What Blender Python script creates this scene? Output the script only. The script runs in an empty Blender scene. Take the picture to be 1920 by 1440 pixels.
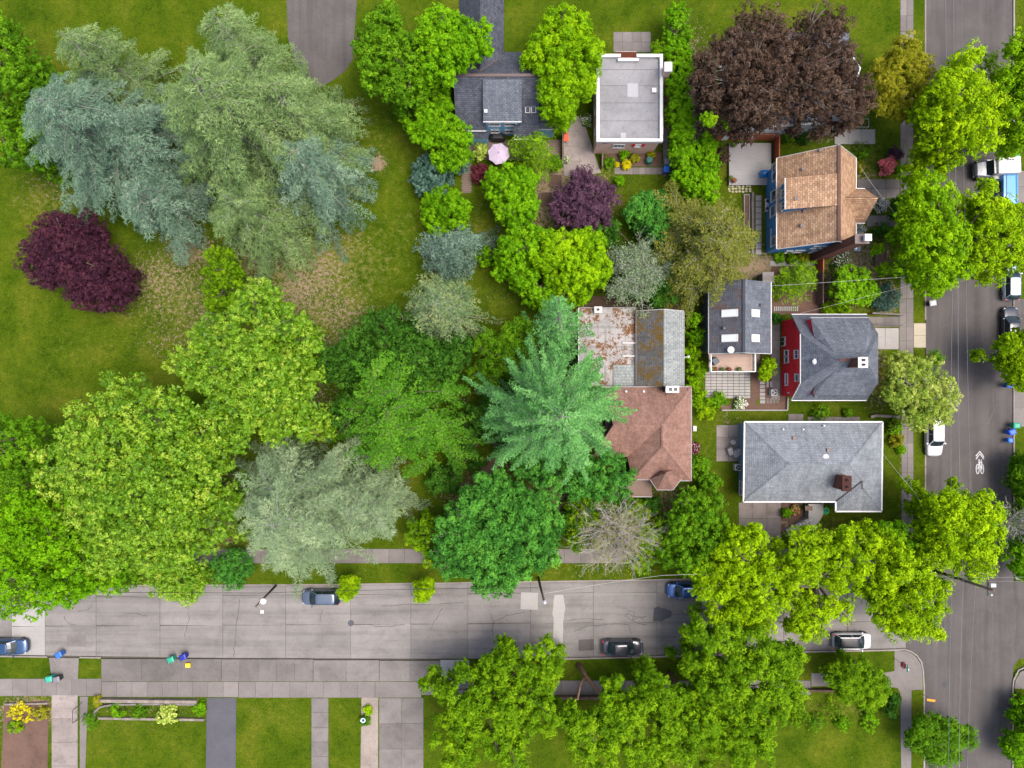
import bpy, bmesh, math, random
import numpy as np
from mathutils import Vector, Matrix

R_ = math.radians
scene = bpy.context.scene
col = scene.collection

# ------------------------------------------------------------------ camera, sky, sun, exposure
CAM_H = 80.0
FPX = 1280.0            # focal length in photo pixels (24 mm on a 36 mm wide frame, 1920 px)
cam_d = bpy.data.cameras.new("camera"); cam = bpy.data.objects.new("camera", cam_d); col.objects.link(cam)
cam.location = (0, 0, CAM_H); cam.rotation_euler = (0, 0, 0)
cam_d.sensor_width = 36.0; cam_d.lens = 24.0; cam_d.clip_end = 3000
scene.camera = cam

SUN_EL, SUN_AZ = 70.0, 95.0      # azimuth clockwise from north (+Y)
world = bpy.data.worlds.new("World"); scene.world = world; world.use_nodes = True
wn = world.node_tree
sky = wn.nodes.new("ShaderNodeTexSky"); sky.sky_type = 'NISHITA'; sky.sun_disc = False
sky.sun_elevation = R_(SUN_EL); sky.sun_rotation = R_(SUN_AZ)
sky.air_density = 0.7; sky.dust_density = 5.0; sky.ozone_density = 0.6; sky.altitude = 100
bg = wn.nodes["Background"]; bg.inputs[1].default_value = 0.15
wn.links.new(sky.outputs[0], bg.inputs[0])

sun_d = bpy.data.lights.new("sun", 'SUN'); sun = bpy.data.objects.new("sun", sun_d); col.objects.link(sun)
sun_d.energy = 0.9; sun_d.angle = R_(32); sun_d.color = (1.0, 0.95, 0.88)
_d = Vector((math.sin(R_(SUN_AZ)) * math.cos(R_(SUN_EL)), math.cos(R_(SUN_AZ)) * math.cos(R_(SUN_EL)), math.sin(R_(SUN_EL))))
sun.rotation_euler = (-_d).to_track_quat('-Z', 'Y').to_euler()
sun.location = (60, -10, 70)

scene.view_settings.view_transform = 'Standard'; scene.view_settings.look = 'None'
scene.view_settings.exposure = 1.32; scene.view_settings.gamma = 1.0; scene.view_settings.use_curve_mapping = False
scene.cycles.max_bounces = 6; scene.cycles.diffuse_bounces = 2; scene.cycles.glossy_bounces = 2
scene.cycles.transmission_bounces = 4; scene.cycles.transparent_max_bounces = 4
scene.cycles.use_denoising = True
scene.cycles.caustics_reflective = False; scene.cycles.caustics_refractive = False

# ------------------------------------------------------------------ helpers
rnd = random.Random(7)

def P(px, py, z=0.0):
    """world point at height z that stands under photo pixel (px, py)"""
    s = (CAM_H - z) / FPX
    return Vector(((px - 960) * s, (720 - py) * s, z))

def mpp(z=0.0):
    return (CAM_H - z) / FPX

def origin_of(o):
    v = Vector((0, 0, 0))
    while o is not None:
        v = v + o.location; o = o.parent
    return v

def tag(o, label=None, cat=None, group=None, kind=None):
    if label: o["label"] = label
    if cat: o["category"] = cat
    if group: o["group"] = group
    if kind: o["kind"] = kind
    return o

def thing(name, label, cat, loc=(0, 0, 0), rotz=0.0, group=None):
    o = bpy.data.objects.new(name, None); col.objects.link(o)
    o.empty_display_size = 0.3
    o.location = loc; o.rotation_euler = (0, 0, rotz)
    return tag(o, label, cat, group)

class MB:
    """collects faces, builds one mesh object"""
    def __init__(s): s.v = []; s.f = []; s.uv = None
    def add(s, vs, fs):
        k = len(s.v); s.v += [tuple(v) for v in vs]; s.f += [tuple(i + k for i in f) for f in fs]; return s
    def box(s, c, size, rz=0.0):
        cx, cy, cz = c; a, b, h = size[0] / 2, size[1] / 2, size[2] / 2
        co, si = math.cos(rz), math.sin(rz); vs = []
        for z in (-h, h):
            for x, y in ((-a, -b), (a, -b), (a, b), (-a, b)):
                vs.append((cx + x * co - y * si, cy + x * si + y * co, cz + z))
        return s.add(vs, [(3, 2, 1, 0), (4, 5, 6, 7), (0, 1, 5, 4), (1, 2, 6, 5), (2, 3, 7, 6), (3, 0, 4, 7)])
    def bar(s, a, b, w, h):
        """box beam from a to b"""
        a = Vector(a); b = Vector(b); d = (b - a)
        if d.length < 1e-6: return s
        d.normalize()
        up = Vector((0, 0, 1)) if abs(d.z) < .95 else Vector((1, 0, 0))
        sd = d.cross(up).normalized(); u2 = sd.cross(d)
        vs = [p + sd * x * w / 2 + u2 * y * h / 2 for p in (a, b) for x, y in ((-1, -1), (1, -1), (1, 1), (-1, 1))]
        return s.add(vs, [(3, 2, 1, 0), (4, 5, 6, 7), (0, 1, 5, 4), (1, 2, 6, 5), (2, 3, 7, 6), (3, 0, 4, 7)])
    def prism(s, poly, z0, z1):
        n = len(poly)
        a = sum(poly[i][0] * poly[(i + 1) % n][1] - poly[(i + 1) % n][0] * poly[i][1] for i in range(n))
        if a < 0: poly = poly[::-1]
        vs = [(p[0], p[1], z0) for p in poly] + [(p[0], p[1], z1) for p in poly]
        fs = [tuple(range(n - 1, -1, -1)), tuple(range(n, 2 * n))]
        fs += [(i, (i + 1) % n, (i + 1) % n + n, i + n) for i in range(n)]
        return s.add(vs, fs)
    def panel(s, pts, thick):
        """planar-ish polygon of 3-D points thickened against its (upward) normal"""
        pts = [Vector(p) for p in pts]; n = len(pts)
        nv = Vector((0, 0, 0))
        for i in range(n):
            a, b = pts[i], pts[(i + 1) % n]
            nv += Vector(((a.y - b.y) * (a.z + b.z), (a.z - b.z) * (a.x + b.x), (a.x - b.x) * (a.y + b.y)))
        nv.normalize()
        if nv.z < -1e-4: pts = pts[::-1]; nv = -nv
        vs = pts + [p - nv * thick for p in pts]
        fs = [tuple(range(n)), tuple(range(2 * n - 1, n - 1, -1))]
        fs += [(i, i + n, (i + 1) % n + n, (i + 1) % n) for i in range(n)]
        return s.add(vs, fs)
    def tube(s, pts, rad, n=6, cap=True):
        pts = [Vector(p) for p in pts]
        if not hasattr(rad, '__len__'): rad = [rad] * len(pts)
        k = len(s.v); up = Vector((0, 0, 1)); m = len(pts)
        for i, p in enumerate(pts):
            d = (pts[min(i + 1, m - 1)] - pts[max(i - 1, 0)])
            if d.length < 1e-9: d = Vector((0, 0, 1))
            d.normalize(); u = up if abs(d.z) < .9 else Vector((1, 0, 0))
            a = d.cross(u).normalized(); b = d.cross(a)
            for j in range(n):
                t = 2 * math.pi * j / n
                s.v.append(tuple(p + (a * math.cos(t) + b * math.sin(t)) * rad[i]))
        for i in range(m - 1):
            for j in range(n):
                q = k + i * n
                s.f.append((q + j, q + (j + 1) % n, q + n + (j + 1) % n, q + n + j))
        if cap:
            s.f.append(tuple(k + j for j in range(n - 1, -1, -1))); s.f.append(tuple(k + (m - 1) * n + j for j in range(n)))
        return s
    def lathe(s, c, prof, n=14, axis='z'):
        k = len(s.v); m = len(prof)
        for r, z in prof:
            for j in range(n):
                t = 2 * math.pi * j / n
                if axis == 'z': s.v.append((c[0] + r * math.cos(t), c[1] + r * math.sin(t), c[2] + z))
                elif axis == 'y': s.v.append((c[0] + r * math.cos(t), c[1] + z, c[2] + r * math.sin(t)))
                else: s.v.append((c[0] + z, c[1] + r * math.cos(t), c[2] + r * math.sin(t)))
        for i in range(m - 1):
            for j in range(n):
                q = k + i * n; s.f.append((q + j, q + (j + 1) % n, q + n + (j + 1) % n, q + n + j))
        s.f.append(tuple(k + j for j in range(n - 1, -1, -1))); s.f.append(tuple(k + (m - 1) * n + j for j in range(n)))
        return s
    def mesh(s, name, smooth=False):
        me = bpy.data.meshes.new(name); me.from_pydata(s.v, [], s.f)
        if smooth: me.polygons.foreach_set('use_smooth', [True] * len(me.polygons))
        me.update(); return me
    def build(s, name, mat, parent=None, smooth=False, bevel=0.0, local=False, fixn=True):
        """verts are in world coordinates unless local=True (then relative to the parent)"""
        me = s.mesh(name, smooth)
        if fixn:
            bm = bmesh.new(); bm.from_mesh(me); bmesh.ops.recalc_face_normals(bm, faces=bm.faces); bm.to_mesh(me); bm.free()
        if parent is not None and not local:
            me.transform(Matrix.Translation(-origin_of(parent)))
        o = bpy.data.objects.new(name, me); col.objects.link(o)
        if mat is not None: me.materials.append(mat)
        if parent is not None: o.parent = parent
        if bevel:
            b = o.modifiers.new("edge", 'BEVEL'); b.width = bevel; b.segments = 2; b.limit_method = 'ANGLE'
        return o

def put(name, me, loc, rz, mat, parent, scale=None):
    o = bpy.data.objects.new(name, me); col.objects.link(o); o.location = loc; o.rotation_euler = (0, 0, rz)
    if scale is not None: o.scale = scale
    if parent is not None: o.parent = parent
    if mat is not None and not me.materials: me.materials.append(mat)
    return o

def copy_tree(o, parent=None):
    c = o.copy(); col.objects.link(c); c.parent = parent
    for ch in list(o.children): copy_tree(ch, c)
    return c

# ------------------------------------------------------------------ materials
def newmat(name):
    m = bpy.data.materials.new(name); m.use_nodes = True
    nt = m.node_tree; return m, nt, nt.nodes["Principled BSDF"]

def N(nt, t, **kw):
    n = nt.nodes.new(t)
    for k, v in kw.items():
        if k.startswith('i_'):
            key = k[2:]; key = int(key) if key.isdigit() else key.replace('_', ' ')
            n.inputs[key].default_value = v
        else: setattr(n, k, v)
    return n

def rgba(c): return (c[0], c[1], c[2], 1.0)

def ramp(nt, fac, stops):
    r = nt.nodes.new("ShaderNodeValToRGB"); e = r.color_ramp.elements
    while len(e) < len(stops): e.new(0.5)
    for i, (p, c) in enumerate(stops): e[i].position = p; e[i].color = rgba(c) if len(c) == 3 else c
    nt.links.new(fac, r.inputs[0]); return r.outputs[0]

def mixc(nt, fac, a, b, mode='MIX'):
    m = nt.nodes.new("ShaderNodeMix"); m.data_type = 'RGBA'; m.blend_type = mode
    for sock, v in ((m.inputs[0], fac), (m.inputs[6], a), (m.inputs[7], b)):
        if hasattr(v, 'links') or isinstance(v, bpy.types.NodeSocket): nt.links.new(v, sock)
        elif isinstance(v, (int, float)): sock.default_value = v
        else: sock.default_value = rgba(v)
    return m.outputs[2]

def noise(nt, vec, scale, detail=4, rough=.6, dist=0.0):
    n = N(nt, "ShaderNodeTexNoise"); n.inputs["Scale"].default_value = scale; n.inputs["Detail"].default_value = detail
    n.inputs["Roughness"].default_value = rough; n.inputs["Distortion"].default_value = dist
    if vec is not None: nt.links.new(vec, n.inputs["Vector"])
    return n.outputs[0]

def wpos(nt): return N(nt, "ShaderNodeNewGeometry").outputs["Position"]

def bump(nt, b, height, strength=.3, dist=.02):
    n = N(nt, "ShaderNodeBump"); n.inputs["Strength"].default_value = strength; n.inputs["Distance"].default_value = dist
    nt.links.new(height, n.inputs["Height"]); nt.links.new(n.outputs[0], b.inputs["Normal"])

def M_plain(name, c, rough=.6, metal=0.0, var=.12, scale=6.0, spec=.4, coat=0.0):
    m, nt, b = newmat(name)
    p = wpos(nt); f = noise(nt, p, scale, 5)
    lo = [x * (1 - var) for x in c]; hi = [min(1, x * (1 + var)) for x in c]
    nt.links.new(ramp(nt, f, [(.3, lo), (.7, hi)]), b.inputs["Base Color"])
    b.inputs["Roughness"].default_value = rough; b.inputs["Metallic"].default_value = metal
    b.inputs["Specular IOR Level"].default_value = spec; b.inputs["Coat Weight"].default_value = coat
    b.inputs["Coat Roughness"].default_value = .05
    return m

def M_concrete(name, c, dark=.55, stain=.5, rough=.85, fine=40, objvar=.14, tintc=None, streak=None):
    """weathered concrete / asphalt: fine aggregate, blotches, worn streaks, per-slab tone"""
    m, nt, b = newmat(name); p = wpos(nt)
    big = noise(nt, p, .35, 5, .65, .4); mid = noise(nt, p, 2.2, 6, .7); fin = noise(nt, p, fine, 3, .7)
    c0 = [x * dark for x in c]; c1 = [min(1, x * 1.12) for x in c]
    base = ramp(nt, big, [(.32, [x * (1 - .32 * stain) for x in c]), (.55, c), (.75, c1)])
    sp = ramp(nt, mid, [(.30, c0), (.46, (1, 1, 1)), (.8, (1.0, 1.0, 1.0))])
    r2 = ramp(nt, mid, [(.28, (dark, dark, dark)), (.45, (1, 1, 1))])
    base = mixc(nt, .8 * stain, base, r2, 'MULTIPLY')
    fr = ramp(nt, fin, [(.25, (.72, .72, .72)), (.5, (1, 1, 1)), (.8, (1.16, 1.16, 1.16))])
    base = mixc(nt, 1.0, base, fr, 'MULTIPLY')
    gr = noise(nt, p, 9.0, 6, .75); base = mixc(nt, 1.0, base, ramp(nt, gr, [(.3, (.80, .80, .80)), (.5, (1, 1, 1)), (.7, (1.14, 1.14, 1.14))]), 'MULTIPLY')
    oi = N(nt, "ShaderNodeObjectInfo")
    orr = ramp(nt, oi.outputs["Random"], [(0, (1 - objvar,) * 3), (1, (1 + objvar * .7,) * 3)])
    base = mixc(nt, 1.0, base, orr, 'MULTIPLY')
    if streak:
        mp = N(nt, 'ShaderNodeMapping'); mp.inputs['Scale'].default_value = (streak[0], streak[1], 1); nt.links.new(p, mp.inputs['Vector'])
        base = mixc(nt, 1.0, base, ramp(nt, noise(nt, mp.outputs[0], 1.0, 5, .65), [(.33, (.78, .78, .78)), (.5, (1, 1, 1)), (.68, (1.12, 1.12, 1.12))]), 'MULTIPLY')
    if tintc:
        t = noise(nt, p, .9, 4, .6)
        base = mixc(nt, ramp(nt, t, [(.55, (0, 0, 0)), (.75, (.6, .6, .6))]), base, tintc)
    nt.links.new(base, b.inputs["Base Color"]); b.inputs["Roughness"].default_value = rough
    b.inputs["Specular IOR Level"].default_value = .25
    bump(nt, b, fin, .35, .01)
    return m

def M_shingle(name, c1, c2, course=.2, wid=.34, moss=None, mossamt=0.0, streak=0.0, rough=.9, mort=.45):
    m, nt, b = newmat(name)
    uv = N(nt, "ShaderNodeUVMap"); br = N(nt, "ShaderNodeTexBrick")
    br.offset = .5; br.inputs["Scale"].default_value = 1.0
    br.inputs["Brick Width"].default_value = wid; br.inputs["Row Height"].default_value = course
    br.inputs["Mortar Size"].default_value = course * .07; br.inputs["Mortar Smooth"].default_value = .3
    br.inputs["Color1"].default_value = rgba(c1); br.inputs["Color2"].default_value = rgba(c2)
    br.inputs["Mortar"].default_value = rgba([x * mort for x in c1])
    nt.links.new(uv.outputs[0], br.inputs["Vector"])
    p = wpos(nt); v = noise(nt, uv.outputs[0], 9.0, 3, .7); big = noise(nt, p, .5, 5, .6); fi = noise(nt, p, 55, 2, .6)
    base = mixc(nt, 1.0, br.outputs[0], ramp(nt, v, [(.3, (.68, .68, .68)), (.55, (1, 1, 1)), (.75, (1.3, 1.3, 1.3))]), 'MULTIPLY')
    base = mixc(nt, 1.0, base, ramp(nt, big, [(.3, (.82, .82, .82)), (.7, (1.12, 1.12, 1.12))]), 'MULTIPLY')
    base = mixc(nt, 1.0, base, ramp(nt, fi, [(.3, (.75, .75, .75)), (.7, (1.2, 1.2, 1.2))]), 'MULTIPLY')
    mp = N(nt, 'ShaderNodeMapping'); mp.inputs['Scale'].default_value = (2.2, .22, 1); nt.links.new(uv.outputs[0], mp.inputs['Vector'])
    base = mixc(nt, .8, base, ramp(nt, noise(nt, mp.outputs[0], 1.0, 5, .7), [(.34, (.72, .72, .72)), (.5, (1, 1, 1)), (.66, (1.16, 1.16, 1.16))]), 'MULTIPLY')
    if moss:
        a = noise(nt, p, .55, 5, .65, .3); bb = noise(nt, p, 3.2, 5, .75, .6); cc = noise(nt, p, 9.0, 3, .6)
        add = N(nt, "ShaderNodeMath", operation='MULTIPLY_ADD'); nt.links.new(a, add.inputs[0]); add.inputs[1].default_value = .9; nt.links.new(bb, add.inputs[2])
        half = N(nt, "ShaderNodeMath", operation='MULTIPLY', i_1=.5); nt.links.new(add.outputs[0], half.inputs[0])
        mask = ramp(nt, half.outputs[0], [(mossamt - .012, (0, 0, 0)), (mossamt + .012, (1, 1, 1))])
        mc = ramp(nt, cc, [(.3, moss[0]), (.5, moss[1]), (.7, moss[2])])
        base = mixc(nt, mask, base, mc)
    nt.links.new(base, b.inputs["Base Color"]); b.inputs["Roughness"].default_value = rough; b.inputs["Specular IOR Level"].default_value = .2
    bump(nt, b, br.outputs["Fac"], -.5, .02)
    return m

def M_siding(name, c, pitch=.16):
    m, nt, b = newmat(name); p = wpos(nt)
    sep = N(nt, "ShaderNodeSeparateXYZ"); nt.links.new(p, sep.inputs[0])
    mu = N(nt, "ShaderNodeMath", operation='MULTIPLY', i_1=1 / pitch); nt.links.new(sep.outputs[2], mu.inputs[0])
    fr = N(nt, "ShaderNodeMath", operation='FRACT'); nt.links.new(mu.outputs[0], fr.inputs[0])
    n = noise(nt, p, 1.5, 5, .6)
    base = ramp(nt, n, [(.3, [x * .82 for x in c]), (.7, [min(1, x * 1.1) for x in c])])
    nt.links.new(base, b.inputs["Base Color"]); b.inputs["Roughness"].default_value = .6
    inv = N(nt, 'ShaderNodeMath', operation='SUBTRACT', i_0=1.0); nt.links.new(fr.outputs[0], inv.inputs[1]); bump(nt, b, inv.outputs[0], .5, .02)
    return m

def M_leaf(name, lo, mid, hi, trans=.3, rough=.65, spec=.06):
    m, nt, b = newmat(name)
    at = N(nt, "ShaderNodeAttribute"); at.attribute_name = "tint"
    c = ramp(nt, at.outputs["Fac"], [(.05, lo), (.5, mid), (.95, hi)])
    nt.links.new(c, b.inputs["Base Color"]); b.inputs["Roughness"].default_value = rough; b.inputs["Specular IOR Level"].default_value = spec
    t = N(nt, "ShaderNodeBsdfTranslucent")
    tc = mixc(nt, 1.0, c, (1.15, 1.1, .55), 'MULTIPLY'); nt.links.new(tc, t.inputs[0])
    mx = N(nt, "ShaderNodeMixShader"); mx.inputs[0].default_value = trans
    nt.links.new(b.outputs[0], mx.inputs[1]); nt.links.new(t.outputs[0], mx.inputs[2])
    nt.links.new(mx.outputs[0], nt.nodes["Material Output"].inputs[0])
    return m

def M_paint(name, c, metal=.0, rough=.25, coat=.8):
    m, nt, b = newmat(name); p = wpos(nt)
    f = noise(nt, p, 12, 4); dust = ramp(nt, f, [(.35, c), (.8, [x * .85 + .03 for x in c])])
    nt.links.new(dust, b.inputs["Base Color"]); b.inputs["Metallic"].default_value = metal
    b.inputs["Roughness"].default_value = rough; b.inputs["Coat Weight"].default_value = coat; b.inputs["Coat Roughness"].default_value = .04
    return m

def M_glass(name, c=(.02, .035, .045), rough=.06, spec=.8):
    m, nt, b = newmat(name); p = wpos(nt); f = noise(nt, p, 3, 3)
    nt.links.new(ramp(nt, f, [(.3, c), (.75, [x * 1.7 for x in c])]), b.inputs["Base Color"])
    b.inputs["Roughness"].default_value = rough; b.inputs["Specular IOR Level"].default_value = spec; return m

M = {}
M['white'] = M_plain("white_paint", (.52, .52, .51), .5, var=.06)
M['offwhite'] = M_plain("off_white_paint", (.45, .44, .42), .6)
M['black'] = M_plain("black_metal", (.02, .02, .022), .45, var=.3)
M['rubber'] = M_plain("tyre_rubber", (.018, .018, .019), .85, var=.3)
M['alloy'] = M_plain("wheel_alloy", (.45, .46, .48), .35, .8)
M['steel'] = M_plain("galvanised_steel", (.38, .39, .4), .45, .6)
M['pole_wood'] = M_plain("weathered_pole_wood", (.10, .075, .058), .9, var=.35, scale=14)
M['bark'] = M_plain("bark", (.11, .085, .065), .95, var=.45, scale=9)
M['bark_grey'] = M_plain("grey_bark", (.27, .25, .23), .95, var=.35, scale=9)
M['bark_pale'] = M_plain("pale_twig", (.40, .37, .345), .95, var=.25, scale=7)
M['bark_red'] = M_plain("red_brown_bark", (.20, .11, .07), .9, var=.4, scale=8)
M['glass'] = M_glass("window_glass")
M['car_glass'] = M_glass("car_glass", (.010, .018, .022), .05, .45)
M['sky_glass'] = M_plain("frosted_skylight", (.56, .60, .60), .25, var=.05, scale=1.2, coat=.3)
M['green_glass'] = M_glass("tinted_skylight", (.05, .10, .075), .08)
M['conc_road'] = M_concrete("street_concrete", (.195, .182, .170), .62, .6, objvar=.12, streak=(.05, 1.1))
M['conc_walk'] = M_concrete("sidewalk_concrete", (.175, .157, .145), .62, .5, objvar=.16)
M['conc_apron'] = M_concrete("apron_concrete", (.155, .141, .131), .55, .8, objvar=.2)
M['conc_pale'] = M_concrete("pale_new_concrete", (.30, .29, .272), .75, .35, objvar=.06)
M['conc_drive'] = M_concrete("driveway_concrete", (.25, .215, .195), .5, .8, objvar=.15, tintc=(.12, .10, .08))
M['kerb'] = M_concrete("kerb_concrete", (.25, .22, .20), .5, .8, tintc=(.16, .10, .06))
M['joint'] = M_concrete("dirty_joint", (.085, .075, .06), .6, .6)
M['asphalt'] = M_concrete("street_asphalt", (.100, .091, .086), .7, .6, .9, 30, streak=(1.0, .035))
M['asphalt_dark'] = M_concrete("dark_asphalt", (.075, .075, .085), .7, .4, .9, 30)
M['tar'] = M_plain("tar_seal", (.055, .05, .05), .6, var=.3)
M['road_paint'] = M_concrete("worn_road_paint", (.60, .585, .57), .55, .7)
M['soil'] = M_concrete("garden_soil", (.10, .065, .045), .55, .8, .95, 18)
M['mulch'] = M_concrete("bark_mulch", (.135, .082, .06), .5, .8, .95, 16)
M['brick_pave'] = M_concrete("worn_paving", (.20, .145, .12), .6, .6)
M['brick_red'] = M_shingle("chimney_brick", (.14, .055, .04), (.19, .08, .055), .09, .22)
M['deck_grey'] = M_concrete("grey_deck_boards", (.30, .295, .295), .8, .3, .7, 25, .1)
M['deck_tan'] = M_concrete("tan_deck_boards", (.40, .285, .225), .8, .3, .7, 25, .1)
M['wood_brown'] = M_concrete("brown_boards", (.17, .12, .095), .7, .4, .8, 20, .15)
M['cedar_fence'] = M_plain("red_cedar_fence", (.33, .085, .035), .75, var=.3, scale=5)
M['stone'] = M_concrete("pale_flagstone", (.36, .32, .235), .7, .5, .85, 20, .2)
M['retain'] = M_concrete("retaining_stone", (.23, .195, .165), .5, .8, .9, 14, .2)
def M_grass(name):
    m, nt, b = newmat(name); p = wpos(nt)
    at = N(nt, "ShaderNodeAttribute"); at.attribute_name = "soil"
    ad = N(nt, "ShaderNodeAttribute"); ad.attribute_name = "dry"
    big = noise(nt, p, .22, 5, .6, .5); mid = noise(nt, p, 1.6, 5, .7, .3); fin = noise(nt, p, 7.0, 5, .8, .4); vf = noise(nt, p, 28, 3, .7)
    g = ramp(nt, big, [(.30, (.032, .066, .003)), (.5, (.057, .093, .005)), (.72, (.098, .118, .011))])
    g = mixc(nt, .75, g, ramp(nt, mid, [(.28, (.45, .58, .55)), (.5, (1, 1, 1)), (.72, (1.30, 1.16, 1.0))]), 'MULTIPLY')
    g = mixc(nt, 1.0, g, ramp(nt, vf, [(.28, (.42, .48, .42)), (.5, (1, 1, 1)), (.75, (1.6, 1.45, 1.3))]), 'MULTIPLY')
    g9 = noise(nt, p, 5.5, 6, .8); g = mixc(nt, 1.0, g, ramp(nt, g9, [(.30, (.42, .50, .4)), (.5, (1, 1, 1)), (.70, (1.55, 1.42, 1.3))]), 'MULTIPLY')
    dryc = ramp(nt, fin, [(.35, (.12, .135, .02)), (.65, (.22, .185, .07))])
    sp0 = noise(nt, p, 2.6, 7, .82, .3); spk = N(nt, 'ShaderNodeMath', operation='MULTIPLY_ADD', i_1=2.6, i_2=-.86); nt.links.new(sp0, spk.inputs[0]); spk = spk.outputs[0]
    # threshold noise by the painted cover amounts (bare soil and dry straw have their own edges)
    def mask(attr, lo, hi, sc):
        s = N(nt, "ShaderNodeMath", operation='ADD'); nt.links.new(attr, s.inputs[0]); nt.links.new(spk if sc else mid, s.inputs[1])
        return ramp(nt, s.outputs[0], [(lo, (0, 0, 0)), (hi, (1, 1, 1))])
    g = mixc(nt, mask(ad.outputs["Fac"], .72, 1.0, False), g, dryc)
    soilc = ramp(nt, fin, [(.3, (.155, .112, .074)), (.55, (.25, .186, .126)), (.75, (.34, .265, .185))])
    soilc = mixc(nt, 1.0, soilc, ramp(nt, vf, [(.3, (.75, .75, .75)), (.7, (1.2, 1.2, 1.2))]), 'MULTIPLY')
    g = mixc(nt, mask(at.outputs["Fac"], .80, .90, True), g, soilc)
    nt.links.new(g, b.inputs["Base Color"]); b.inputs["Roughness"].default_value = .95; b.inputs["Specular IOR Level"].default_value = .02
    bump(nt, b, vf, .9, .06)
    return m
M['grass'] = M_grass("mown_grass")

# painted cover: (px, py, rx, ry, amount)  bare soil / dry straw
SOIL = [(520, 500, 150, 60, .34), (600, 560, 90, 90, .34), (330, 540, 130, 80, .32), (360, 620, 100, 60, .26), (360, 470, 60, 40, .45), (300, 520, 80, 60, .38), (380, 580, 70, 70, .33), (500, 490, 110, 45, .40), (600, 510, 60, 70, .42), (640, 590, 70, 60, .38),
        (560, 540, 60, 60, .45), (330, 640, 80, 40, .28), (709, 307, 15, 16, .75), (90, 350, 60, 40, .25), (690, 330, 20, 30, .2),
        (630, 460, 70, 40, .3), (640, 640, 60, 60, .35), (560, 480, 80, 30, .4), (660, 195, 12, 10, .45), (860, 740, 40, 40, .25), (950, 860, 40, 50, .3),
        (1090, 620, 60, 60, .5), (930, 560, 50, 20, .18), (1250, 940, 60, 40, .4), (1030, 930, 60, 50, .5), (880, 920, 60, 40, .45), (560, 740, 80, 60, .4), (380, 950, 120, 120, .4), (200, 950, 140, 150, .4),
        (1040, 340, 60, 60, .55), (1010, 400, 50, 40, .5), (1130, 365, 40, 60, .35), (1560, 440, 30, 25, .35), (1640, 700, 25, 70, .45), (1652, 745, 20, 30, .35), (1600, 500, 60, 80, .5),
        (1540, 560, 60, 60, .5), (1640, 480, 40, 70, .35), (1660, 560, 30, 40, .5), (1530, 1000, 40, 25, .35), (1480, 975, 30, 30, .6), (1360, 790, 12, 30, .3), (1380, 810, 40, 30, .25),
        (1340, 500, 90, 60, .5), (1420, 500, 60, 30, .6), (1620, 330, 40, 30, .35), (1560, 230, 60, 40, .5), (1290, 200, 60, 140, .5), (1180, 240, 60, 80, .4), (250, 1335, 180, 30, .2), (50, 1335, 60, 30, .6)]
DRY = [(60, 560, 90, 60, .14), (150, 650, 120, 60, .16), (740, 330, 60, 120, .16), (760, 430, 70, 60, .2), (560, 500, 240, 110, .3), (540, 560, 180, 100, .28), (330, 560, 140, 110, .25), (700, 260, 60, 90, .2), (650, 470, 130, 80, .22), (790, 470, 60, 80, .12), (100, 380, 110, 50, .25), (90, 690, 120, 50, .14),
       (990, 640, 60, 80, .2), (700, 1075, 140, 22, .16), (1090, 1075, 90, 22, .2), (1570, 985, 100, 20, .25), (1640, 950, 60, 30, .1), (510, 1335, 80, 40, .16), (640, 1335, 40, 40, .12), (930, 600, 60, 60, .15),
       (1690, 880, 8, 100, .35), (1370, 920, 30, 60, .12), (1350, 830, 50, 60, .2), (1560, 1330, 120, 20, .25), (1620, 280, 40, 40, .3), (900, 400, 40, 60, .2), (880, 440, 60, 60, .25), (1640, 640, 20, 60, .3)]
def cover(px, py, L, seed):
    out = np.zeros_like(px)
    for (cx, cy, rx, ry, a) in L:
        d = ((px - cx) / rx) ** 2 + ((py - cy) / ry) ** 2
        out = np.maximum(out, a * np.exp(-.75 * d ** 1.2))
    return out

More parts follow.
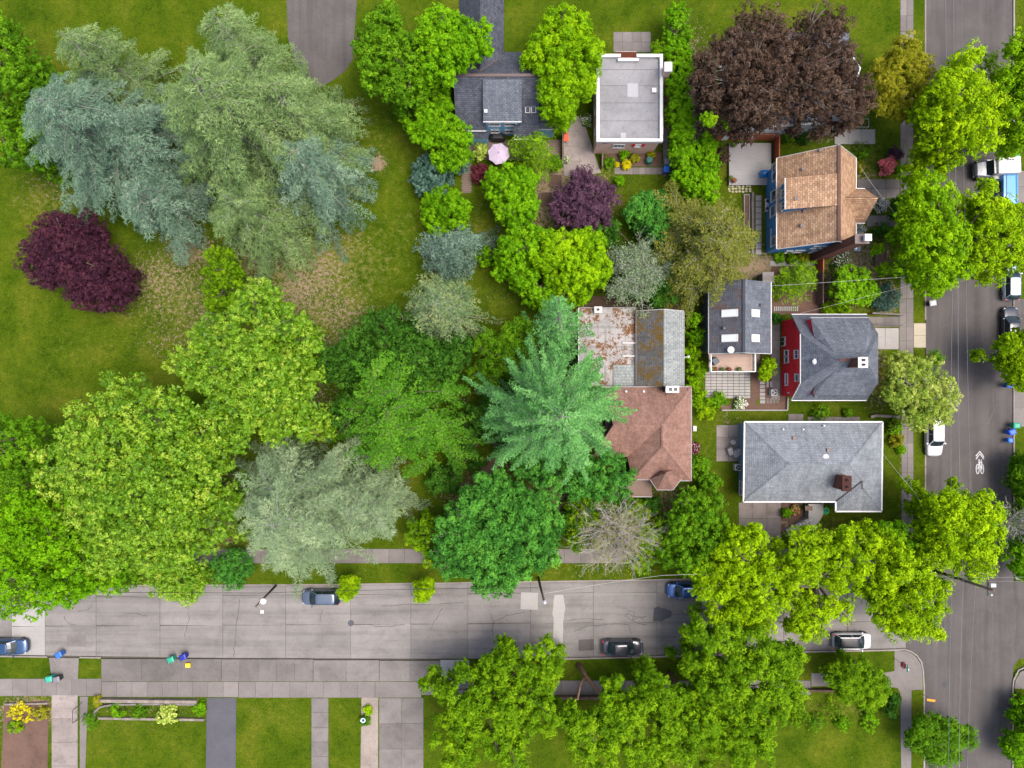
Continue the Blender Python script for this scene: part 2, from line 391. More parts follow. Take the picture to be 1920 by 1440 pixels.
def lawn(name, x0, x1, ytop, ybot, step=.5, z=0.0, parent=None):
    """grass plot as a grid between pixel columns x0..x1 and edge curves ytop(px), ybot(px); walls drop to the road bed"""
    nx = max(2, int((x1 - x0) / 16 / step)); 
    ym = (ybot((x0 + x1) / 2) - ytop((x0 + x1) / 2)); ny = max(2, int(ym / 16 / step))
    gx = np.linspace(x0, x1, nx + 1); t = np.linspace(0, 1, ny + 1)
    PX = np.repeat(gx[None, :], ny + 1, 0); T = np.repeat(t[:, None], nx + 1, 1)
    yt = np.array([ytop(x) for x in gx]); yb = np.array([ybot(x) for x in gx])
    PY = yt[None, :] * (1 - T) + yb[None, :] * T
    s = mpp(0); X = (PX - 960) * s; Y = (720 - PY) * s
    Z = np.full_like(X, z) + .018 * np.sin(X * 1.7 + np.sin(Y * 1.1)) * np.sin(Y * 1.3 + 1.0)
    Z[0, :] = Z[-1, :] = z; Z[:, 0] = Z[:, -1] = z
    n = (nx + 1) * (ny + 1)
    co = np.stack([X, Y, Z], -1).reshape(-1, 3)
    idx = np.arange(n).reshape(ny + 1, nx + 1)
    q = np.stack([idx[1:, :-1], idx[1:, 1:], idx[:-1, 1:], idx[:-1, :-1]], -1).reshape(-1, 4)
    ring = list(idx[0, :]) + list(idx[1:, -1]) + list(idx[-1, -2::-1]) + list(idx[-2:0:-1, 0])
    low = co[ring].copy(); low[:, 2] = -.2
    co2 = np.concatenate([co, low]); k = len(ring)
    fs = q.tolist() + [(ring[i], n + i, n + (i + 1) % k, ring[(i + 1) % k]) for i in range(k)]
    me = bpy.data.meshes.new(name); me.from_pydata(co2.tolist(), [], fs); me.update()
    px = np.concatenate([PX.reshape(-1), PX.reshape(-1)[ring]]); py = np.concatenate([PY.reshape(-1), PY.reshape(-1)[ring]])
    a = me.attributes.new("soil", 'FLOAT', 'POINT'); a.data.foreach_set('value', cover(px, py, SOIL, 1).astype(np.float32))
    a = me.attributes.new("dry", 'FLOAT', 'POINT'); a.data.foreach_set('value', cover(px, py, DRY, 2).astype(np.float32))
    me.materials.append(M['grass']); o = bpy.data.objects.new(name, me); col.objects.link(o)
    if parent: o.parent = parent
    else: tag(o, kind="structure")
    return o

def interp(pts):
    xs = [p[0] for p in pts]; ys = [p[1] for p in pts]
    return lambda x: float(np.interp(x, xs, ys))
northkerb = interp([(-600, 1104), (0, 1101), (600, 1098), (840, 1095), (1230, 1089), (1740, 1076), (2600, 1070)])
southkerb = interp([(-600, 1228), (0, 1229), (400, 1235), (940, 1237), (1270, 1229), (1500, 1221), (1700, 1217), (2600, 1212)])
WK, EK = 1737.0, 1900.0     # west and east kerb columns of the north-south street

# horizon-wide base sheet, road bed below the lawns
b = MB(); b.add([(-900, -900, -.2), (900, -900, -.2), (900, 900, -.2), (-900, 900, -.2)], [(0, 1, 2, 3)])
ground = b.build("ground", M['grass']); tag(ground, kind="structure")
TOPY, BOTY = -260, 1700
lawn_nw = lawn("lawn", -300, WK - 3, lambda x: TOPY, lambda x: northkerb(x) - 3, .7)
lawn("lawn", -300, 1680, lambda x: southkerb(x) + 3, lambda x: BOTY)
lawn("lawn", 1680, WK - 3, lambda x: 1268, lambda x: BOTY)
lawn("lawn", EK + 3, 2200, lambda x: TOPY, lambda x: 1090)
lawn("lawn", EK + 3, 2200, lambda x: 1262, lambda x: BOTY)

def poly_px(pts, z): return [P(x, y, z) for x, y in pts]
def sheet(name, pts, z, mat, parent=None, thick=.1, kind="structure", smoothpts=False):
    w = [P(x, y, 0) for x, y in pts]
    o = MB().prism([(p.x, p.y) for p in w], z - thick, z).build(name, mat, parent)
    if parent is None and kind: tag(o, kind=kind)
    return o

# ---- south street: concrete panels on a bed
RZ = -.12
street = sheet("street", [(-500, northkerb(-500) - 1), (600, northkerb(600) - 1), (1240, 1088), (1740, 1076), (1900, 1072), (1900, 1240), (1700, 1216), (1270, 1231), (700, 1239), (-500, 1230)], RZ - .03, M['joint'], thick=.06)
cols = [-340, -222, -104, 20, 83, 179, 299, 417, 535, 657, 770, 877, 995, 1113, 1232, 1350, 1470, 1590, 1700]
for i in range(len(cols) - 1):
    xa, xb = cols[i] + .35, cols[i + 1] - .35
    xm = (xa + xb) / 2
    cuts = [northkerb(xm) + .5, 1116 - (xm - 600) * .007, 1172 - (xm - 600) * .006, southkerb(xm) - .5]
    for j in range(3):
        ya, yb = cuts[j] + .3, cuts[j + 1] - .3
        fa = lambda x, c: c + ((northkerb(x) - northkerb(xm)) if j == 0 else -(x - xm) * .0065)
        pts = [(xa, ya + (northkerb(xa) - northkerb(xm))), (xb, ya + (northkerb(xb) - northkerb(xm))),
               (xb, yb + (southkerb(xb) - southkerb(xm))), (xa, yb + (southkerb(xa) - southkerb(xm)))]
        sheet("road_panel", pts, RZ + rnd.uniform(-.004, .004), M['conc_pale'] if (i in (3,) and j > 0) else M['conc_road'], street)
# patches and marks on the south street (thin overlays with their own shapes)
def overlay(name, pts, z, mat, parent): return sheet(name, pts, z, mat, parent, thick=.004)
Z1 = RZ + .012
def jag(pts, amp, k=4, seed=0):
    r = random.Random(seed); out = []
    for i in range(len(pts)):
        a, b_ = pts[i], pts[(i + 1) % len(pts)]
        for q in range(k):
            t = q / k; out.append((a[0] + (b_[0] - a[0]) * t + (r.uniform(-amp, amp) if q else 0), a[1] + (b_[1] - a[1]) * t + (r.uniform(-amp, amp) if q else 0)))
    return out
overlay("concrete_patch", [(977, 1111), (1009, 1112), (1008, 1144), (976, 1143)], Z1, M['conc_pale'], street)
overlay("concrete_patch", jag([(1040, 1116), (1056, 1116), (1060, 1142), (1056, 1165), (1055, 1229), (1037, 1229), (1038, 1165), (1036, 1148)], .8), Z1 + .002, M['conc_pale'], street)
overlay("asphalt_patch", jag([(1227, 1140), (1236, 1138), (1260, 1147), (1258, 1157), (1238, 1167), (1224, 1164)], 1.6, 4, 3), Z1, M['asphalt_dark'], street)
overlay("asphalt_patch", [(1085, 1200), (1114, 1199), (1114, 1220), (1085, 1221)], Z1, M['asphalt'], street)
overlay("concrete_patch", [(124, 1192), (160, 1192), (160, 1213), (124, 1213)], Z1, M['conc_apron'], street)
b = MB(); b.lathe(P(657.5, 1169, 0).to_3d() + Vector((0, 0, Z1 - .02)), [(.36, 0), (.36, .025), (.30, .028), (.0, .028)], 20); b.build("manhole_cover", M['asphalt_dark'], street)
def crack(name, pts, w, mat, parent, z=Z1, amp=1.4, seed=1, k=6):
    """wandering sealed crack as a thin ribbon"""
    r = random.Random(seed); L = []
    for i in range(len(pts) - 1):
        for q in range(k):
            t = q / k; L.append((pts[i][0] + (pts[i + 1][0] - pts[i][0]) * t + r.uniform(-amp, amp), pts[i][1] + (pts[i + 1][1] - pts[i][1]) * t + r.uniform(-amp, amp)))
    L.append(pts[-1]); W = [P(x, y, 0) for x, y in L]; vs = []; fs = []
    for i, p in enumerate(W):
        d = (W[min(i + 1, len(W) - 1)] - W[max(i - 1, 0)]).normalized(); s = Vector((-d.y, d.x, 0)) * w / 2 * r.uniform(.5, 1.4)
        vs += [(p.x + s.x, p.y + s.y, z), (p.x - s.x, p.y - s.y, z)]
        if i: k2 = 2 * i; fs.append((k2 - 2, k2 - 1, k2 + 1, k2))
    return MB().add(vs, fs).build(name, mat, parent, fixn=False)
CR = [([(1075, 1185), (1105, 1173), (1180, 1171), (1183, 1190)], 2), ([(1168, 1140), (1190, 1150), (1185, 1165), (1212, 1172)], 3), ([(1178, 1152), (1200, 1160), (1212, 1155)], 4), ([(1060, 1165), (1095, 1160), (1130, 1162)], 9),
      ([(232, 1150), (258, 1152), (276, 1157)], 5), ([(118, 1155), (128, 1170), (142, 1173)], 6), ([(145, 1148), (165, 1144), (170, 1133)], 7), ([(190, 1170), (200, 1177)], 8),
      ([(350, 1120), (353, 1160), (345, 1195)], 10), ([(603, 1143), (600, 1165)], 11), ([(830, 1140), (815, 1165), (808, 1180)], 12), ([(920, 1150), (925, 1170), (923, 1195)], 13), ([(920, 1170), (950, 1155), (985, 1148)], 14), ([(680, 1172), (720, 1176), (760, 1171)], 15), ([(715, 1137), (770, 1134), (870, 1131)], 16), ([(448, 1123), (440, 1200), (437, 1233)], 17), ([(1260, 1153), (1285, 1152), (1305, 1156)], 18), ([(1180, 1148), (1172, 1156), (1186, 1163), (1198, 1156), (1208, 1163)], 19)]
for pts, sd in CR: crack("crack", pts, .055, M['tar'], street, seed=sd)

# ---- north-south street: asphalt
ns = sheet("road", [(WK, TOPY), (EK, TOPY), (EK, 1072), (2400, 1062), (2400, 1236), (1912, 1236), (1902, 1250), (EK - 2, 1290), (EK - 2, BOTY), (WK - 4, BOTY), (WK - 4, 1262), (1728, 1240), (1715, 1224), (1700, 1217), (1700, 1077), (WK, 1076)], RZ + .0095, M['asphalt'], thick=.12)
Z2 = RZ + .016
for pts, sd, w in [([(1862, 730), (1865, 770), (1852, 800), (1863, 830), (1866, 900)], 21, .1), ([(1818, 880), (1820, 935)], 22, .1), ([(1854, 1115), (1853, 1140), (1863, 1150), (1862, 1200), (1858, 1240)], 23, .12), ([(1773, 1175), (1774, 1240), (1768, 1310), (1770, 1420)], 24, .1),
                   ([(1906, 1130), (1904, 1180), (1898, 1215), (1907, 1240)], 25, .14), ([(1815, 1175), (1822, 1188), (1832, 1196)], 26, .08), ([(1850, 1265), (1852, 1315), (1846, 1400)], 27, .07), ([(1795, 1185), (1790, 1178)], 28, .07), ([(1700, 1212), (1722, 1218), (1730, 1205)], 29, .06), ([(1740, 585), (1800, 584), (1870, 586)], 30, .05), ([(1740, 649), (1810, 650), (1875, 648)], 31, .05), ([(1800, 1290), (1802, 1400)], 32, .07), ([(1810, 1060), (1806, 1000)], 33, .07), ([(1848, 640), (1850, 600)], 34, .04)]:
    crack("crack_seal", pts, w, M['tar'], ns, z=Z2, seed=sd, amp=1.2, k=9)
for x, y, r_ in [(1751, 889, .16), (1750, 903, .13), (1812, 655, .2), (1813, 673, .25), (1810, 652, .1)]:
    o = overlay("oil_stain", jag([(x + math.cos(a) * r_ * 16, y + math.sin(a) * r_ * 16) for a in [k * math.pi / 4 for k in range(8)]], .6, 2, int(x + y)), Z2, M['tar'], ns)
b = MB(); b.lathe(P(1771.5, 1285, 0) + Vector((0, 0, Z2 - .02)), [(.30, 0), (.30, .024), (.2, .024)], 20); b.build("manhole_cover", M['asphalt_dark'], ns)
# sharrow: two chevrons and a bicycle, painted
def stroke(b_, pts, w, z, closed=False):
    W = [P(x, y, 0) for x, y in pts]; n = len(W); k0 = len(b_.v)
    for i, p in enumerate(W):
        a = W[(i - 1) % n] if closed else W[max(i - 1, 0)]; c = W[(i + 1) % n] if closed else W[min(i + 1, n - 1)]
        d = (c - a).normalized(); s = Vector((-d.y, d.x, 0)) * w / 2
        b_.v += [(p.x + s.x, p.y + s.y, z), (p.x - s.x, p.y - s.y, z)]
    m = n if closed else n - 1
    for i in range(m):
        j = (i + 1) % n; b_.f.append((k0 + 2 * i, k0 + 2 * i + 1, k0 + 2 * j + 1, k0 + 2 * j))
b = MB()
stroke(b, [(1830.8, 855.5), (1838.3, 846.5), (1845.8, 857)], .13, Z2 + .004); stroke(b, [(1831, 861), (1838.3, 851.3), (1845.8, 861)], .13, Z2 + .004)
b.build("chevron_marking", M['road_paint'], ns, fixn=False)
b = MB()
for cx in (1834.3, 1842.6): stroke(b, [(cx + 2.8 * math.cos(t), 879.5 + 9 * math.sin(t)) for t in np.linspace(0, 2 * math.pi, 18)[:-1]], .1, Z2 + .004, True)
for z_, pts in enumerate([[(1834.3, 880), (1837.3, 868)], [(1837.3, 868), (1840.8, 882)], [(1837, 868), (1842.2, 867)], [(1840, 882), (1842.2, 866)], [(1842.6, 880), (1840.5, 863)], [(1840, 863.5), (1842.3, 862.5)], [(1836.6, 861), (1837, 869)], [(1835.5, 867), (1838.5, 867)]]):
    stroke(b, pts, .11, Z2 + .005 + z_ * .0006)
b.build("bicycle_marking", M['road_paint'], ns, fixn=False)

# ---- kerbs
def kerb(pts, w=.16, mat='kerb', z=.012):
    W = [P(x, y, 0) for x, y in pts]; L = []; Rr = []
    for i, p in enumerate(W):
        d = (W[min(i + 1, len(W) - 1)] - W[max(i - 1, 0)]).normalized(); s = Vector((-d.y, d.x, 0)) * w / 2
        L.append(p + s); Rr.append(p - s)
    vs = []; fs = []
    for i in range(len(W)):
        vs += [(L[i].x, L[i].y, -.19), (L[i].x, L[i].y, z), (Rr[i].x, Rr[i].y, z), (Rr[i].x, Rr[i].y, -.19)]
        if i:
            k = 4 * i
            for j in range(4): fs.append((k - 4 + j, k - 4 + (j + 1) % 4, k + (j + 1) % 4, k + j))
    fs += [(0, 1, 2, 3), (4 * len(W) - 1, 4 * len(W) - 2, 4 * len(W) - 3, 4 * len(W) - 4)]
    o = MB().add(vs, fs).build("kerb", M[mat]); tag(o, kind="structure"); return o
kerb([(x, northkerb(x) - 1.6) for x in (-300, 0, 300, 600, 840, 1040, 1230, 1480, 1690)] + [(1715, 1070), (1730, 1060), (WK - 1.6, 1040)])
kerb([(WK - 1.6, 1038), (WK - 1.6, 700)]); kerb([(WK - 1.6, 600), (WK - 1.6, 365)]); kerb([(WK - 1.6, 310), (WK - 1.6, TOPY)])
kerb([(x, southkerb(x) + 1.6) for x in (1010, 1270, 1500, 1680)] + [(1697, 1218), (1709, 1222), (1720, 1230), (1728, 1242), (1731, 1258), (WK - 4, 1290), (WK - 4, 1690)])
kerb([(x, southkerb(x) + 1.6) for x in (-300, 0, 88)]); kerb([(149, southkerb(149) + 1.6), (189, southkerb(189) + 1.6)])
kerb([(EK + 1.6, TOPY), (EK + 1.6, 1075), (1906, 1085), (1930, 1090), (2200, 1090)]); kerb([(2200, 1250), (1925, 1250), (1910, 1257), (1901, 1275), (EK - .5, 1290), (EK - .5, 1690)])

# ---- sidewalks: slabs on a dark bed
def slabs(name, x0, y0, x1, y1, nx, ny, mat='conc_walk', z=.03, jitter=.006, gap=.035, skip=(), rot=0.0, bedmat='joint', parent=None, piece="slab", join=False):
    a = P(x0, y1, 0); c = P(x1, y0, 0)
    cx, cy = (a.x + c.x) / 2, (a.y + c.y) / 2; W, H = c.x - a.x, c.y - a.y
    root = MB().box((0, 0, z - .06), (W, H, .08)).build(name, M[bedmat], None, local=True)
    root.location = (cx, cy, 0); root.rotation_euler = (0, 0, rot)
    if parent is None: tag(root, kind="structure")
    else:
        root.parent = parent; root.location = Vector((cx, cy, 0)) - origin_of(parent)
    w, h = W / nx, H / ny
    if join:
        b_ = MB()
        for i in range(nx):
            for j in range(ny): b_.box((-W / 2 + w * (i + .5 + (.25 if j % 2 else -.25) * (nx > 3)), -H / 2 + h * (j + .5), z - .03 + rnd.uniform(-jitter, jitter)), (w - gap, h - gap, .06), rnd.uniform(-.02, .02))
        o = b_.build("paving_bricks", M[mat], root, local=True); tag(o, kind="stuff"); return root
    me = MB().box((0, 0, -.03), (w - gap, h - gap, .06)).mesh(piece); me.materials.append(M[mat])
    for i in range(nx):
        for j in range(ny):
            if (i, j) in skip: continue
            put(piece, me, (-W / 2 + w * (i + .5), -H / 2 + h * (j + .5), z + rnd.uniform(-jitter, jitter)), rnd.uniform(-.004, .004), None, root)
    return root
slabs("sidewalk", 1688, 60, 1712.5, 560, 2, 17); slabs("sidewalk", 1686, 560.5, 1712.5, 665, 2, 4); slabs("sidewalk", 1690, 665.5, 1712.5, 1024, 2, 13)
slabs("sidewalk", 1688, -120, 1712.5, 59.5, 2, 6)
slabs("sidewalk", 250, 1029, 1687, 1056, 48, 1)
slabs("sidewalk", -60, 1272.5, 190, 1305, 9, 1); slabs("sidewalk", 190.5, 1278, 447, 1307, 9, 1, 'conc_walk'); slabs("sidewalk", 447.5, 1278, 703, 1308, 8, 1); slabs("sidewalk", 703.5, 1278, 790, 1308, 1, 1, 'conc_walk')
slabs("sidewalk", 790.5, 1276, 1520, 1303, 25, 1, 'conc_walk'); slabs("sidewalk", 1521, 1262, 1640, 1287, 4, 1)
slabs("parking_apron", 190, 1235.5, 415, 1277.5, 3, 1, 'conc_apron'); slabs("parking_apron", 415.5, 1236, 587, 1277.5, 5, 1, 'conc_apron'); slabs("parking_apron", 587.5, 1237.5, 711, 1277.5, 2, 1, 'conc_apron'); slabs("parking_apron", 711.5, 1238.5, 825, 1277.5, 2, 1, 'conc_apron')
slabs("parking_apron", 825.5, 1237, 880, 1275.5, 2, 1, 'conc_pale')
sheet("driveway", [(92, 1233), (148, 1234), (146, 1273), (97, 1272)], .028, M['conc_apron'])
# south gardens beyond the sidewalk
sheet("driveway", [(388, 1308.5), (443, 1308.5), (441, 1600), (384, 1600)], .03, M['asphalt_dark'])
slabs("garden_path", 584, 1308.7, 616, 1500, 1, 7, 'conc_apron')
slabs("driveway", 711, 1308.7, 794, 1500, 2, 4, 'conc_apron')
slabs("garden_path", 97, 1303, 146, 1480, 1, 4, 'conc_drive', z=.04); sheet("garden_path", [(150, 1306), (165, 1306), (158, 1500), (150, 1500)], .03, M['conc_walk'])
sheet("planting_bed", [(8, 1319), (92, 1313), (88, 1500), (0, 1500)], .03, M['mulch']); sheet("planting_bed", [(678, 1308), (709, 1308), (709, 1500), (675, 1500)], .03, M['retain'])
# corner pavement with curved edge, ramp apron
sheet("corner_pavement", [(1677, 1220.5), (1697, 1220.5), (1708, 1224), (1718, 1232), (1726, 1244), (1729, 1260), (1730, 1293), (1709, 1294), (1708, 1500), (1690, 1500), (1688, 1300), (1683, 1290), (1664, 1287), (1655, 1262), (1677, 1258)], .026, M['conc_walk'])
sheet("corner_pavement", [(1930, 1253), (1913, 1260), (1904, 1276), (1902, 1291), (1960, 1291), (1960, 1253)], .026, M['conc_walk'])
# driveways and paths on the east side of the houses
slabs("driveway", 1634, 615, 1685, 655, 2, 1, 'conc_pale', z=.03); slabs("driveway_apron", 1713, 606, 1736, 652, 1, 2, 'stone', z=.02)
slabs("front_walk", 1628, 594, 1685, 613, 4, 1, 'conc_walk', z=.1)
slabs("front_walk", 1608, 336, 1687, 372, 3, 2, 'conc_walk'); slabs("front_walk", 1625, 404, 1687, 425, 5, 1, 'conc_walk')
slabs("driveway", 1385, 942, 1464, 1092, 3, 5, 'conc_drive', z=.025)
slabs("driveway", 1057, 218, 1086, 330, 1, 4, 'conc_drive'); sheet("driveway", [(1086, 222), (1094, 225), (1114, 287), (1127, 324), (1086, 330)], .03, M['conc_drive'])
slabs("driveway", 1902, 695, 1960, 800, 1, 3, 'conc_walk'); slabs("driveway", 1902, 560, 1960, 680, 2, 4, 'asphalt'); slabs("driveway", 1902, 320, 1960, 380, 2, 2, 'conc_walk')
slabs("garden_path", 1152, 314, 1244, 327, 8, 1, 'conc_walk'); slabs("side_path", 1243, 240, 1252, 330, 1, 7, 'conc_walk')
slabs("patio", 1382, 795, 1387, 812, 1, 1, 'conc_drive'); slabs("patio", 1343, 797, 1388, 865, 2, 3, 'conc_drive')
slabs("side_path", 1478, 776, 1506, 789, 2, 1, 'conc_walk'); slabs("side_path", 1514, 781.5, 1612, 789, 6, 1, 'conc_walk'); slabs("front_walk", 1508, 942, 1535, 975, 1, 1, 'conc_pale', z=.15)
slabs("front_walk", 1150, 60, 1220, 98, 4, 2, 'conc_walk'); slabs("brick_path", 866, 258, 884, 362, 6, 30, 'brick_pave', gap=.04, join=True)
slabs("brick_patio", 884, 262, 1052, 300, 28, 12, 'brick_pave', gap=.04, join=True); slabs("side_path", 1444, 489, 1528, 499, 7, 1, 'conc_pale')
slabs("front_walk", 1564, 243, 1640, 271, 3, 1, 'conc_pale', z=.12)
sheet("cul_de_sac", [(528, TOPY), (540, 70), (552, 120), (575, 150), (600, 164), (622, 152), (648, 132), (662, 110), (664, 70), (690, TOPY)], .02, M['asphalt'])
sheet("mulch_bed", [(1408, 697), (1477, 697), (1477, 770), (1352, 770), (1352, 745), (1408, 745)], .012, M['mulch'])
sheet("planting_bed", [(1127, 285), (1240, 285), (1240, 312), (1130, 312)], .012, M['mulch']); sheet("planting_bed", [(1393, 365), (1405, 365), (1405, 480), (1393, 480)], .012, M['mulch'])
sheet("planting_bed", [(1459, 943), (1506, 943), (1506, 972), (1484, 995), (1465, 995)], .012, M['mulch'])
sheet("planting_bed", [(1528, 500), (1540, 500), (1540, 590), (1446, 590), (1446, 500)], .012, M['mulch']); sheet("planting_bed", [(1082, 555), (1290, 555), (1290, 590), (1082, 590)], .01, M['soil'])
sheet("bark_path", [(905, 860), (935, 855), (945, 900), (900, 910)], .012, M['mulch'])
# paver patio, stepping stones
slabs("paver_patio", 1322, 697, 1407, 747, 8, 9, 'conc_pale', z=.04, gap=.06)
step = slabs("stepping_stones", 1424, 714, 1435, 757, 1, 6, 'conc_pale', z=.04, gap=.1, bedmat='mulch'); slabs("stepping_stones", 1436, 745, 1461, 757, 4, 1, 'conc_walk', z=.04, gap=.12, bedmat='mulch')
slabs("stepping_stones", 1436, 714, 1449, 727, 2, 1, 'conc_pale', z=.04, gap=.12, bedmat='mulch'); slabs("stepping_stones", 1416, 366, 1428, 478, 1, 10, 'conc_pale', z=.05, gap=.09, bedmat='soil')
slabs("side_path", 1446, 600, 1462, 750, 1, 8, 'conc_drive')
slabs("curved_steps", 1450, 574, 1497, 584, 12, 1, 'conc_pale', z=.06, gap=.1)
# flagstones
fl = sheet("flagstone_patch", [(1364, 346), (1410, 346), (1410, 362), (1364, 362)], .01, M['grass'])
rr = random.Random(5)
for i in range(7):
    for j in range(3):
        cx, cy = 1367.5 + i * 6.4 + rr.uniform(-1, 1), 349 + j * 5.0 + rr.uniform(-.8, .8)
        n = rr.choice((5, 6)); a0 = rr.uniform(0, 6)
        pts = [(cx + math.cos(a0 + 2 * math.pi * k / n) * rr.uniform(2.3, 3.1), cy + math.sin(a0 + 2 * math.pi * k / n) * rr.uniform(1.9, 2.5)) for k in range(n)]
        sheet("flagstone", pts, .05 + rr.uniform(0, .01), M['stone'], fl, thick=.04)
# ------------------------------------------------------------------ buildings
M['sh_slate'] = M_shingle("slate_grey_shingles", (.058, .064, .082), (.098, .107, .130), .22, .4)
M['sh_brown'] = M_shingle("tan_brown_shingles", (.29, .172, .102), (.48, .315, .195), .24, .42)
M['sh_pink'] = M_shingle("faded_red_brown_shingles", (.22, .125, .095), (.30, .175, .135), .17, .3)
M['sh_grey'] = M_shingle("pale_grey_shingles", (.175, .195, .215), (.235, .255, .275), .2, .36)
M['sh_mid'] = M_shingle("mid_grey_shingles", (.100, .112, .135), (.145, .160, .185), .2, .36)
MOSS = [(.055, .042, .008), (.13, .075, .014), (.11, .095, .035)]
M['sh_moss'] = M_shingle("mossy_old_shingles", (.10, .10, .10), (.15, .148, .142), .22, .3, MOSS, .482)
M['sh_silver'] = M_shingle("silvery_weathered_shingles", (.24, .265, .255), (.36, .385, .37), .34, .15)
M['flat_moss'] = M_shingle("mossy_flat_roof_felt", (.30, .29, .275), (.33, .32, .31), 2.2, 6.0, [(.10, .045, .018), (.15, .065, .025), (.085, .07, .02)], .50, mort=.8)
M['flat_grey'] = M_concrete("grey_flat_roof_membrane", (.225, .225, .232), .5, .8, .8, 20, .02)
M['flat_white'] = M_plain("white_roof_patch", (.31, .31, .325), .8, var=.05)
M['w_blue'] = M_siding("light_blue_siding", (.22, .44, .60))
M['w_navy'] = M_siding("deep_blue_siding", (.045, .19, .40))
M['w_red'] = M_siding("red_siding", (.66, .010, .026))
M['w_pink'] = M_concrete("pink_stucco", (.66, .44, .36), .75, .4, .9, 30, .02)
M['w_grey'] = M_siding("slate_siding", (.055, .07, .085)); M['w_bluegrey'] = M_siding("blue_grey_siding", (.13, .22, .30)); M['w_white'] = M_siding("white_siding", (.62, .62, .62)); M['w_brown'] = M_siding("brown_siding", (.10, .065, .05))
M['tile'] = M_shingle("terracotta_tiles", (.30, .09, .05), (.38, .14, .08), .3, .16)
M['gutter_grey'] = M_plain('grey_gutter', (.20, .20, .205), .5); M['gutter_dark'] = M_plain("dark_metal_gutter", (.10, .07, .065), .5)

def roof(parent, pts, mat, thick=.14, name="roof", uvdir=None):
    """one roof slope; pts = (px, py, z); UVs in metres, u along the first edge"""
    w = [P(*p) if len(p) == 3 and not isinstance(p, Vector) else Vector(p) for p in pts]
    b = MB().panel(w, thick)
    o = b.build(name, M[mat], parent)
    me = o.data; org = origin_of(parent)
    u = (w[1] - w[0]).normalized() if uvdir is None else Vector(uvdir)
    nrm = (w[1] - w[0]).cross(w[2] - w[0]).normalized(); v = nrm.cross(u).normalized()
    uvl = me.uv_layers.new(name="UVMap")
    for l in me.loops:
        p = me.vertices[l.vertex_index].co + org
        uvl.data[l.index].uv = ((p - w[0]).dot(u), (p - w[0]).dot(v))
    return o

def trim(parent, a, b, mat='white', w=.085, h=.14, name="gutter"):
    if mat == 'steel': mat = 'gutter_grey'; w = min(w, .1)
    a = P(*a) if not isinstance(a, Vector) else a; b = P(*b) if not isinstance(b, Vector) else b
    return MB().bar(a - Vector((0, 0, h * .35)), b - Vector((0, 0, h * .35)), w, h).build(name, M[mat], parent)

def ridge(parent, a, b, mat):
    a = P(*a); b = P(*b); d = (b - a).normalized(); s = Vector((-d.y, d.x, 0)).normalized() * .16; dz = Vector((0, 0, .07)); up = Vector((0, 0, .035))
    bm_ = MB(); bm_.add([a + s - dz, a + up, a - s - dz, b + s - dz, b + up, b - s - dz], [(0, 1, 4, 3), (1, 2, 5, 4), (0, 2, 1), (3, 4, 5), (0, 3, 5, 2)])
    o = bm_.build("ridge_cap", M[mat], parent)
    uvl = o.data.uv_layers.new(name="UVMap")
    for l in o.data.loops:
        p = o.data.vertices[l.vertex_index].co; uvl.data[l.index].uv = (p.x * .7 + p.y * .7, p.x * .7 - p.y * .7)
    return o

def walls(parent, poly, z0, z1, mat, name="wall"):
    return MB().prism(poly, z0, z1).build(name, M[mat], parent)

def gable(parent, pts, thick, mat, name="gable_wall"):
    pts = [Vector(p) for p in pts]; n = (pts[1] - pts[0]).cross(pts[2] - pts[0]).normalized(); k = len(pts)
    vs = [p + n * thick / 2 for p in pts] + [p - n * thick / 2 for p in pts]
    fs = [tuple(range(k)), tuple(range(2 * k - 1, k - 1, -1))] + [(i, i + k, (i + 1) % k + k, (i + 1) % k) for i in range(k)]
    return MB().add(vs, fs).build(name, M[mat], parent)

def window(parent, c, w, h, face, mull=1, fmat='white', gmat='glass', name="window"):
    """c = world centre on the wall face; face 'x-','x+','y-','y+' = outward normal"""
    ax = 0 if face[0] == 'x' else 1; sg = -1 if face[1] == '-' else 1
    def bx(b, du, dz, su, sz, off, th):
        ctr = [c[0], c[1], c[2] + dz]; ctr[1 - ax] += du; ctr[ax] += sg * off
        size = [0, 0, sz]; size[1 - ax] = su; size[ax] = th; b.box(ctr, size)
    b = MB(); t = .09
    bx(b, 0, h / 2, w + t, t, .05, .12); bx(b, 0, -h / 2, w + t * 2, t, .07, .16)
    bx(b, -w / 2, 0, t, h - t, .05, .118); bx(b, w / 2, 0, t, h - t, .05, .118)
    for k in range(mull): bx(b, -w / 2 + w * (k + 1) / (mull + 1), 0, .05, h - t, .045, .09)
    o = b.build(name, M[fmat], parent)
    g = MB(); bx(g, 0, 0, w - t, h - t, .02, .05); g.build("pane", M[gmat], o)
    return o
def wx(X, px, py):    # point on a wall plane x = X seen at pixel
    z = CAM_H - FPX * X / (px - 960); return Vector((X, (720 - py) / FPX * (CAM_H - z), z))
def wy(Y, px, py):
    z = CAM_H - FPX * Y / (720 - py); return Vector(((px - 960) / FPX * (CAM_H - z), Y, z))

def vent(parent, px, py, z, mat='black', r=.13, h=.3, name="roof_vent"):
    p = P(px, py, z); return MB().lathe((p.x, p.y, p.z - .15), [(r * 1.5, 0), (r * 1.5, .06), (r, .08), (r, h), (r * 1.3, h), (r * 1.3, h + .06), (0.01, h + .08)], 10).build(name, M[mat], parent)
def boxvent(parent, px, py, z, mat='black', s=.4):
    p = P(px, py, z); return MB().box((p.x, p.y, p.z + .04), (s, s, .16)).box((p.x, p.y, p.z + .14), (s * 1.25, s * 1.25, .04)).build("roof_vent", M[mat], parent)

